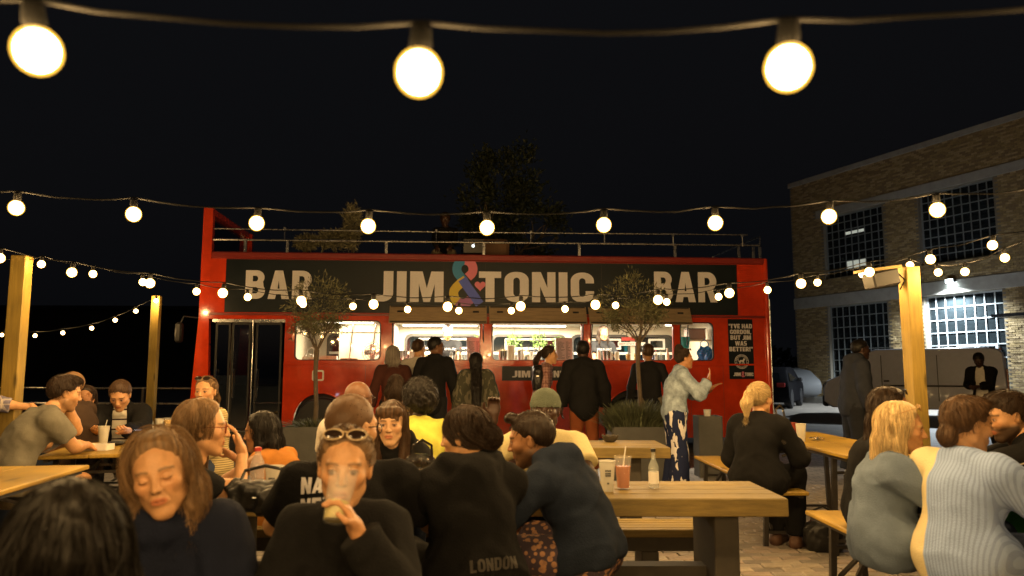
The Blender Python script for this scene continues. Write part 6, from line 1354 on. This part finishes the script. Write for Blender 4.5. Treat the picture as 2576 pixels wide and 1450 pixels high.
bottle('small clear glass bottle with white label on the long table', atz(1645, 1228, TZ), .20, .027)
bottle('ribbed plastic bottle with red cap at the left end of the long table', atz(645, 1242, TZ), .225, .036, PETM, mat('cap_red', (.45, .04, .03), .4), False, pet=True)
cup('frosted cup with faint print beside the red-capped bottle', atz(688, 1252, TZ), .150, .044, PLF, 'pale', .25, prt=[(.03, .6), (.03, .5)])
# the drinker's cup, tilted to her mouth
cm = at(853, 1248, 2.16); Mx = Matrix.Translation(Vector(cm)) @ Matrix.Rotation(R(-26), 4, 'X') @ Matrix.Rotation(R(5), 4, 'Y') @ Matrix.Translation((0, 0, -.075))
cup('clear plastic cup of pale cloudy drink tilted to the drinker\'s mouth', (0, 0, 0), .150, .043, PLC, 'pale', .38, M4=Mx, n=24)
TL = lambda x, y: atz(x, y, TZ)
cup('tall cup of pale drink with a striped straw on the left beer table', TL(259, 1118), .15, .045, PLF, 'pale', .8, straw=True)
cup('milky cup in front of the man with the phone', TL(318, 1096), .14, .042, PLF, 'white', .5)
bottle('clear bottle with white label next to the milky cup', TL(331, 1098), .19, .027)
bottle('clear bottle at the far end of the left beer table', TL(378, 1092), .19, .028)
cup('empty frosted cup near the far end of the left beer table', TL(399, 1090), .14, .042, PLF)
cup('cup of beer at the far end of the left beer table', TL(421, 1088), .145, .042, PLC, 'beer', .85)
t = thing('food_tray', 'pale cardboard food tray on the left beer table', 'tray', TL(250, 1132)); MB().ring(rrect(-.09, -.06, .09, .06, .01, 2), rrect(-.07, -.04, .07, .04, .01, 2), .0, .045, Matrix(((1, 0, 0, 0), (0, 0, 1, 0), (0, 1, 0, 0), (0, 0, 0, 1)))).build('rim', M['white'], t); MB().box((-.075, -.045, .002), (.075, .045, .006)).build('base', M['white'], t)
t = thing('glasses_case', 'dark glasses case lying on the left beer table', 'case', TL(292, 1122)); MB().sphere((0, 0, .022), .05, 14, 8, (1.5, .6, .42)).build('shell', M['black'], t, True); MB().tube([(-.07, -.03, .022), (0, -.032, .024), (.07, -.03, .022)], .0015, 5).build('seam', M['steel_dk'], t)
t = thing('smartphone', 'glowing smartphone in the hands of the man in the striped polo', 'phone', at(350, 1092, 6.52), R(15)); MB().box((-.037, -.075, 0), (.037, .075, .008), Matrix.Rotation(R(-25), 4, 'X'), .003).build('body', M['black'], t); MB().box((-.034, -.07, .0085), (.034, .07, .0092), Matrix.Rotation(R(-25), 4, 'X')).build('screen', mat('phone_screen', (.5, .6, .9), emit=9, ecol=(.55, .70, 1.0)), t)
TR = lambda x, y: atz(x, y, .772)
cup('cup of pale drink on the right beer table', TR(2016, 1112), .15, .042, PLF, 'pale', .55)
cup('dark red cup behind the pale one on the right beer table', TR(1994, 1108), .15, .04, mat('cup_red', (.22, .03, .02), .4))
t = thing('key_bunch', 'bunch of shiny keys and rings on the right beer table', 'keys', TR(2052, 1108)); g = random.Random(2)
for k in range(4): MB().tube([(g.uniform(-.05, .05)*0+(.02+.008*k)*math.cos(a)+k*.02-.03, (.02+.006*k)*math.sin(a), .012+.012*abs(math.sin(a+k))) for a in np.linspace(0, 6.28, 15)], .003, 5, False).build('ring', M['chrome'], t, True)
for k in range(3): MB().box((-.03, -.01, 0), (.03, .01, .004), Matrix.Translation((.03*k-.02, -.03+.02*k, .004)) @ Matrix.Rotation(k*.9, 4, 'Z')).build('key', M['steel'], t)
t = thing('bowl', 'small scalloped bowl on the picnic table nearer the bus', 'bowl', atz(1535, 1112, TZ)); b = MB().lathe([(.035, 0), (.06, .02), (.075, .055), (.068, .055), (.05, .02), (.01, .012)], 20, None, False)
for v in b.bm.verts:
    if v.co.z > .05: v.co.z += .008*math.sin(8*math.atan2(v.co.y, v.co.x))
b.build('wall', M['darkwood'], t, True); MB().lathe([(.035, -.0), (.03, .004)], 16).build('foot', M['darkwood'], t)
# bags
def bag(label, pos, w, d, h, m, seed, name='bag', hoops=1, rz=0, sc=.006):
    t = thing(name, label, 'bag', pos, rz); f = Field([E_((0, 0, h*.5), (w*.62, d*.62, h*.62))], max(w, h)/26); G = f.grid()
    q = ((np.abs(G[0])/(w/2))**3.2+(np.abs(G[1])/(d/2))**2.6+(np.abs(G[2]-h/2)/(h/2))**3.2)**(1/3)-1; f.F = (q*min(w, d, h)*.5+wob(*G, 40, seed)*sc+wob(*G, 95, seed+2)*sc*.6).astype(np.float32)
    V, Q = f.mesh(); V[:, 2] = np.maximum(V[:, 2], .001); link('body', fmesh('body', V, Q), m, t)
    for k in range(hoops): MB().tube([(-w*.3, d*.2*(k-.5), h*.9), (-w*.28, d*.1, h*1.25), (0, 0, h*1.42), (w*.28, d*.1, h*1.25), (w*.3, d*.2*(k-.5), h*.9)], .008, 6).build('handle', m, t, True)
    MB().box((-.02, -d*.52, h*.55), (.02, -d*.47, h*.6), bev=.004).build('clasp', M['steel'], t); return t
BLKB = mat('bag_leather', (.012, .012, .012), .42, noise=.2, bump=.3, bscale=30); SHB = mat('bag_patent', (.02, .018, .016), .10, spec=.8, bump=.5, bscale=22)
bag('black leather bag lying on the left end of the long table', atz(640, 1305, TZ)+np.array((0, .12, 0)), .34, .22, .14, BLKB, 3, sc=.012)
bag('glossy black handbag standing beside the woman with the fringe', np.array((at(1066, 1150, 4.05)[0], 3.98, TZ)), .17, .10, .17, SHB, 5, hoops=2, name='handbag', sc=.008)
t = bag('black backpack hanging from the shoulder of the woman in plaid', at(1352, 985, 10.15), .15, .26, .36, BLKB, 8, name='backpack', hoops=0)
bag('small black bag hanging at the side of the ponytailed woman in black', at(1966, 1125, 5.62), .10, .16, .22, SHB, 4, name='handbag')
bag('dark bag dropped under the right beer bench', (2.35, 5.75, .0), .30, .22, .24, BLKB, 9)
# bin by the bus
bn = thing('litter_bin', 'grey square litter bin with rubbish on top beside the denim jacket', 'bin', (at(1778, 1000, 9.9)[0], 9.9, 0)); 
MB().ring(rrect(-.16, -.16, .16, .16, .02, 2), rrect(-.145, -.145, .145, .145, .02, 2), 0, .78, Matrix(((1, 0, 0, 0), (0, 0, 1, 0), (0, 1, 0, 0), (0, 0, 0, 1)))).box((-.15, -.15, .0), (.15, .15, .02)).build('body', M['planter'], bn); MB().box((-.14, -.14, .60), (.14, .14, .64)).build('liner', M['black'], bn)
cup('crumpled clear cup on top of the litter bin', bn.location+Vector((0, 0, .64)), .22, .05, PLF)
# ---------------- inside the bus
CG = 'things on the bar counter'
def on_bar(u, y=.25, z=ZC+.002): return bpt(u, y, z)
g = random.Random(12)
ORD = ('first', 'second', 'third', 'fourth', 'fifth', 'sixth', 'seventh')
hatch = {'b': 'left hatch', 'c': 'middle hatch', 'd': 'right hatch'}
for k, us in (('b', (4.02, 4.10, 4.17, 4.26, 4.31)), ('c', (5.12, 5.22, 5.33, 5.42, 5.50, 5.62)), ('d', (7.32, 7.42, 7.55, 7.62, 7.70, 6.42))):
    for i, u in enumerate(us):
        bottle('%s small bottle from the left on the bar counter in the %s' % (ORD[sorted(us).index(u)], hatch[k]), on_bar(u, .12+.22*g.random()), g.uniform(.17, .24), g.uniform(.024, .032), [GLB, M['white'], PETM][i % 3], [M['black'], M['white'], MATS['cap_red']][i % 3], i % 2 == 0, 'bottles on the counter, %s' % hatch[k], [None, 'beer', 'pale'][i % 3])
for k, us in (('b', (3.35, 3.42)), ('c', (5.0, 5.06, 5.38, 6.05)), ('d', (6.55, 6.75, 6.86))):
    for i, u in enumerate(us):
        n = 6 if k == 'c' and i < 2 else 3
        t = thing('cup_stack', '%s stack of white paper cups from the left in the %s' % (ORD[i], hatch[k]), 'cups', on_bar(u, .28), 0, 'cup stacks, %s' % hatch[k]); 
        for j in range(n): MB().lathe([(.030, j*.035), (.040, j*.035+.09), (.043, j*.035+.092), (.040, j*.035+.094)], 12).build('cup', M['white'], t, True)
for k, us in (('b', (3.12, 3.18, 3.25)), ('c', (4.85, 4.92, 5.18)), ('d', (6.62, 6.70))):
    for i, u in enumerate(us):
        t = thing('cocktail_shaker', '%s steel cocktail tin from the left in the %s' % (ORD[i], hatch[k]), 'shaker', on_bar(u, .14+.05*i), 0, 'steel tins, %s' % hatch[k]); MB().lathe([(.032, 0), (.045, .17), (.047, .172), (.043, .172)], 16).build('tin', M['chrome'], t, True); MB().tube([(.01, 0, .1), (.02, .0, .27)], .004, 6).build('bar_spoon', M['chrome'], t)
for lab, u, z, rz in (('printed menu board on the counter in the left hatch', 4.42, ZC, R(18)), ('printed menu board on the counter in the middle hatch', 5.93, ZC, R(-3))):
    t = thing('menu_board', lab, 'menu', on_bar(u, .16), BYAW+rz); Mb = Matrix.Rotation(R(-8), 4, 'X'); MB().box((-.14, -.006, 0), (.14, .006, .40), Mb, .003).build('board', mat('menu_paper', (.36, .31, .36), .6), t)
    tx = MB()
    for j in range(16): tx.box((-.11, -.0072, .04+j*.019), (-.11+g.uniform(.06, .12), -.0062, .047+j*.019), Mb).box((.03, -.0072, .04+j*.019), (.03+g.uniform(.03, .08), -.0062, .047+j*.019), Mb)
    tag(tx.build('printed_lines', INK, t), kind='stuff')
for u, dn in ((7.02, 'beer'), (7.16, 'pale')): cup('full %s cup on the counter in the right hatch' % ('amber' if dn == 'beer' else 'pale'), on_bar(u, .14), .14, .042, PLC, dn, .85)
t = thing('till_screen', 'small glowing till screen on the counter in the right hatch', 'screen', on_bar(7.42, .34), BYAW+R(10)); MB().box((-.09, -.01, .04), (.09, .01, .20)).build('housing', M['white'], t); MB().box((-.08, -.013, .05), (.08, -.0105, .19)).build('display', mat('till_display', (.4, .5, .9), emit=2.5, ecol=(.45, .6, 1)), t); MB().box((-.05, -.05, 0), (.05, .05, .02)).bar((0, 0, .02), (0, 0, .05), .03).build('stand', M['white'], t)
# left window: boxes, fan, cups; right window: blue bag and tub
t = thing('desk_fan', 'round steel desk fan at the right of the closed left window', 'fan', bpt(2.68, .5, 1.345), BYAW); Mf = Matrix.Translation((0, 0, .34)) @ Matrix.Rotation(math.pi/2, 4, 'X')
MB().lathe([(.10, 0), (.09, .02), (.02, .03), (.015, .18)], 16).build('base', M['steel_dk'], t, True); cg = MB()
for r in (.05, .09, .13, .17): cg.tube([Mf @ Vector((r*math.cos(a), r*math.sin(a), .05-(r/.17)**2*.03)) for a in np.linspace(0, 6.28, 25)], .004, 5, False)
for k in range(18): cg.tube([Mf @ Vector((.02*math.cos(k*.349), .02*math.sin(k*.349), .05)), Mf @ Vector((.17*math.cos(k*.349), .17*math.sin(k*.349), .02))], .0025, 4)
cg.build('cage', M['chrome'], t, True)
for k in range(4): MB().box((.02, -.045, -.004), (.14, .045, .004), Mf @ Matrix.Rotation(k*math.pi/2, 4, 'Z') @ Matrix.Rotation(R(25), 4, 'X')).build('blade', M['steel'], t)
for u, w, h, l, m in ((1.95, .30, .28, 'white carton inside the closed left window', M['white']), (2.30, .28, .24, 'brown cardboard box inside the closed left window', mat('cardboard', (.34, .24, .13), .8, noise=.15))):
    t = thing('box', l, 'box', bpt(u, .42, 1.342), BYAW+R(4)); MB().box((-w/2, -.12, 0), (w/2, .12, h), bev=.004).build('carton', m, t); MB().box((-w/2+.01, -.124, h*.35), (-w/2+.12, -.1205, h*.7)).build('printed_mark', INK if u < 2 else M['darkwood'], t); MB().box((-.02, -.122, h-.04), (.02, .122, h+.001)).build('tape', M['cream'], t)
bag('translucent bag of supplies inside the closed left window', bpt(1.66, .45, 1.342), .26, .2, .3, PLF, 14, hoops=1, sc=.014)
t = thing('notice', 'small dark framed notice on the wall inside the left window', 'notice', bpt(2.32, 1.28, 1.86), BYAW); MB().box((-.14, -.01, -.07), (.14, .0, .07)).build('frame', M['black'], t); MB().box((-.12, -.013, -.055), (.12, -.0105, .055)).build('panel', M['darkwood'], t); tag(MB().box((-.10, -.0145, .02), (.10, -.0132, .035)).box((-.10, -.0145, -.01), (.08, -.0132, .005)).box((-.10, -.0145, -.04), (.09, -.0132, -.025)).build('printed_lines', M['print'], t), kind='stuff')
MB().box((2.0, 1.262, .42), (2.93, 1.29, ZB-.04)).build('inner_panel', M['cream'], bus)
for u in (2.15, 2.55): MB().tube([(u, 1.24, 1.2), (u+.1, 1.24, ZB-.05)], .012, 6).build('inner_pole', M['chrome'], bus, True)
bag('bright blue plastic sack inside the small right window', bpt(8.42, .30, 1.462), .24, .22, .32, mat('sack_blue', (.02, .16, .55), .25, bump=.4, bscale=20), 6, hoops=1, sc=.02)
t = thing('tub', 'cyan plastic tub inside the small right window', 'tub', bpt(8.06, .40, 1.70), BYAW); MB().lathe([(.10, 0), (.13, .26), (.138, .262), (.125, .26)], 20).build('wall', mat('tub_cyan', (.02, .40, .50), .4), t, True); MB().lathe([(.10, -.24), (.10, -.002)], 16).build('stand', M['steel_dk'], t)
t = thing('storage_box', 'grey storage crate on the shelf in the small right window', 'box', bpt(8.35, .6, 1.93), BYAW); MB().box((-.16, -.12, 0), (.16, .12, .18), bev=.01).build('crate', mat('crate_grey', (.30, .22, .20), .6), t); MB().box((-.17, -.13, .181), (.17, .13, .195)).build('lid', M['steel_dk'], t)
MB().box((8.18, .45, 1.90), (8.6, .75, 1.925)).build('inner_shelf', M['cream'], bus)
ex = thing('exit_sign', 'red and white emergency exit label on the far window in the right hatch', 'sign', bpt(7.62, 2.33, 1.98), BYAW)
MB().box((-.28, -.012, -.10), (.28, -.002, -.03)).build('panel', M['white'], ex); MB().box((-.20, -.012, .0), (.10, -.002, .07)).build('red_panel', mat('label_red', (.45, .04, .03), .5), ex); o = text('lettering', 'EMERGENCY EXIT', MATS['label_red'], .055, ex, (-.26, -.0135, -.085), ext=0, bold=.01); o.scale = (1.0, 1, 1)
for u, z, s in ((4.55, 1.95, 5), (5.25, 2.02, 7), (5.75, 2.0, 9), (6.15, 1.95, 3)):
    t = thing('hanging_plant', '%s trailing green plant from the left at the far bus windows' % ORD[[4.55, 5.25, 5.75, 6.15].index(u)], 'plant', bpt(u, 2.2, z), 0, 'trailing plants in the bus'); V, Q, C = leaves(160, (0, 0, -.06), (.16, .06, .16), .06, (.10, .16, .04), s, .1, 2.4); me = fmesh('foliage', V, Q, False); setcol(me, C); link('foliage', me, M['leaf_olive'], t); MB().tube([(0, 0, .2), (0, 0, -.1)], .004, 4).build('stem', M['bark'], t)
# seat and laptop on the upper deck
dc = at(1232, 610, 13.25); t = thing('deck_chair', 'tan upholstered seat on the upper deck of the bus', 'chair', (dc[0], 13.25, 2.38), R(6)); TAN = mat('seat_tan', (.16, .09, .05), .8, noise=.2)
MB().box((-.38, -.25, .40), (.38, .25, .55), bev=.05).build('seat', TAN, t); MB().box((-.38, .18, .55), (.38, .30, 1.42), bev=.06).build('backrest', TAN, t)
for sx in (-1, 1):
    for sy in (-1, 1): MB().bar((sx*.32, sy*.2, 0), (sx*.32, sy*.2, .40), .04).build('leg', M['steel_dk'], t)
lc = at(1193, 618, 12.6); t = thing('laptop', 'open laptop with a glowing logo on the upper deck', 'laptop', (lc[0]-.02, 12.62, lc[2]-.12), R(8)); MB().box((-.17, -.004, 0), (.17, .004, .23), Matrix.Rotation(R(14), 4, 'X'), .003).build('lid', mat('alu', (.05, .05, .05), .5, metal=.3), t); MB().box((-.17, 0, -.008), (.17, .24, -.001)).build('keyboard_base', MATS['alu'], t)
lg = mat('logo_glow', (.8, .9, 1), emit=1.5, ecol=(.75, .92, 1)); Ml = Matrix.Rotation(R(14), 4, 'X'); MB().prism([(.0+.030*math.cos(a)*(1 if math.cos(a) < .5 else .80), .115+.030*math.sin(a)*(.92 if abs(math.cos(a)) < .3 else 1)) for a in np.linspace(0, 6.28, 25)[:-1]]+[], -.0065, -.0045, Ml).prism([(.004, .150), (.016, .164), (.018, .152), (.008, .148)], -.0065, -.0045, Ml).build('logo', lg, t)
st = thing('stool', 'tall stool under the person with the laptop', 'stool', (PP['K']['root'].location.x, 13.55, 2.38)); MB().lathe([(.18, .88), (.20, .90), (.20, .94), (.17, .95)], 18).build('seat', M['steel_dk'], st, True)
for k in range(4): MB().bar((.12*math.cos(k*1.57+.78), .12*math.sin(k*1.57+.78), .88), (.19*math.cos(k*1.57+.78), .19*math.sin(k*1.57+.78), 0), .025).build('leg', M['steel_dk'], st)
# white stripes down the track-top sleeve, necklace, fleece collar
q = PP['AJ']
for S, E in ((q['SR'], q['ER']), (q['SL'], q['EL'])):
    for o_ in (-.018, 0, .018):
        side = nrm(np.cross(E-S, (0, 1, 0))); outw = np.array((1.0 if S is q['SR'] else -1.0, 0, .2)); outw = nrm(outw-nrm(E-S)*np.dot(outw, nrm(E-S))); tang = nrm(np.cross(nrm(E-S), outw))
        MB().tube([S+(E-S)*f+outw*.066*q['g']+tang*o_ for f in np.linspace(.0, 1, 7)], .0055, 6).build('sleeve_stripe', K['whitetee'], q['root'], True)
q = PP['V']; nb = q['p'][3]; F = q['F2']
MB().tube([nb+F[:, 0]*.072*math.cos(a)+F[:, 1]*(.055+.03*math.sin(a)) *(1 if math.sin(a) > 0 else .9)*math.copysign(1, math.sin(a)+.3)+q['d'][2]*(-.015-.02*math.sin(a)) for a in np.linspace(.2, 2.94, 14)], .0035, 6).build('necklace', MATS['gold'], q['root'], True)
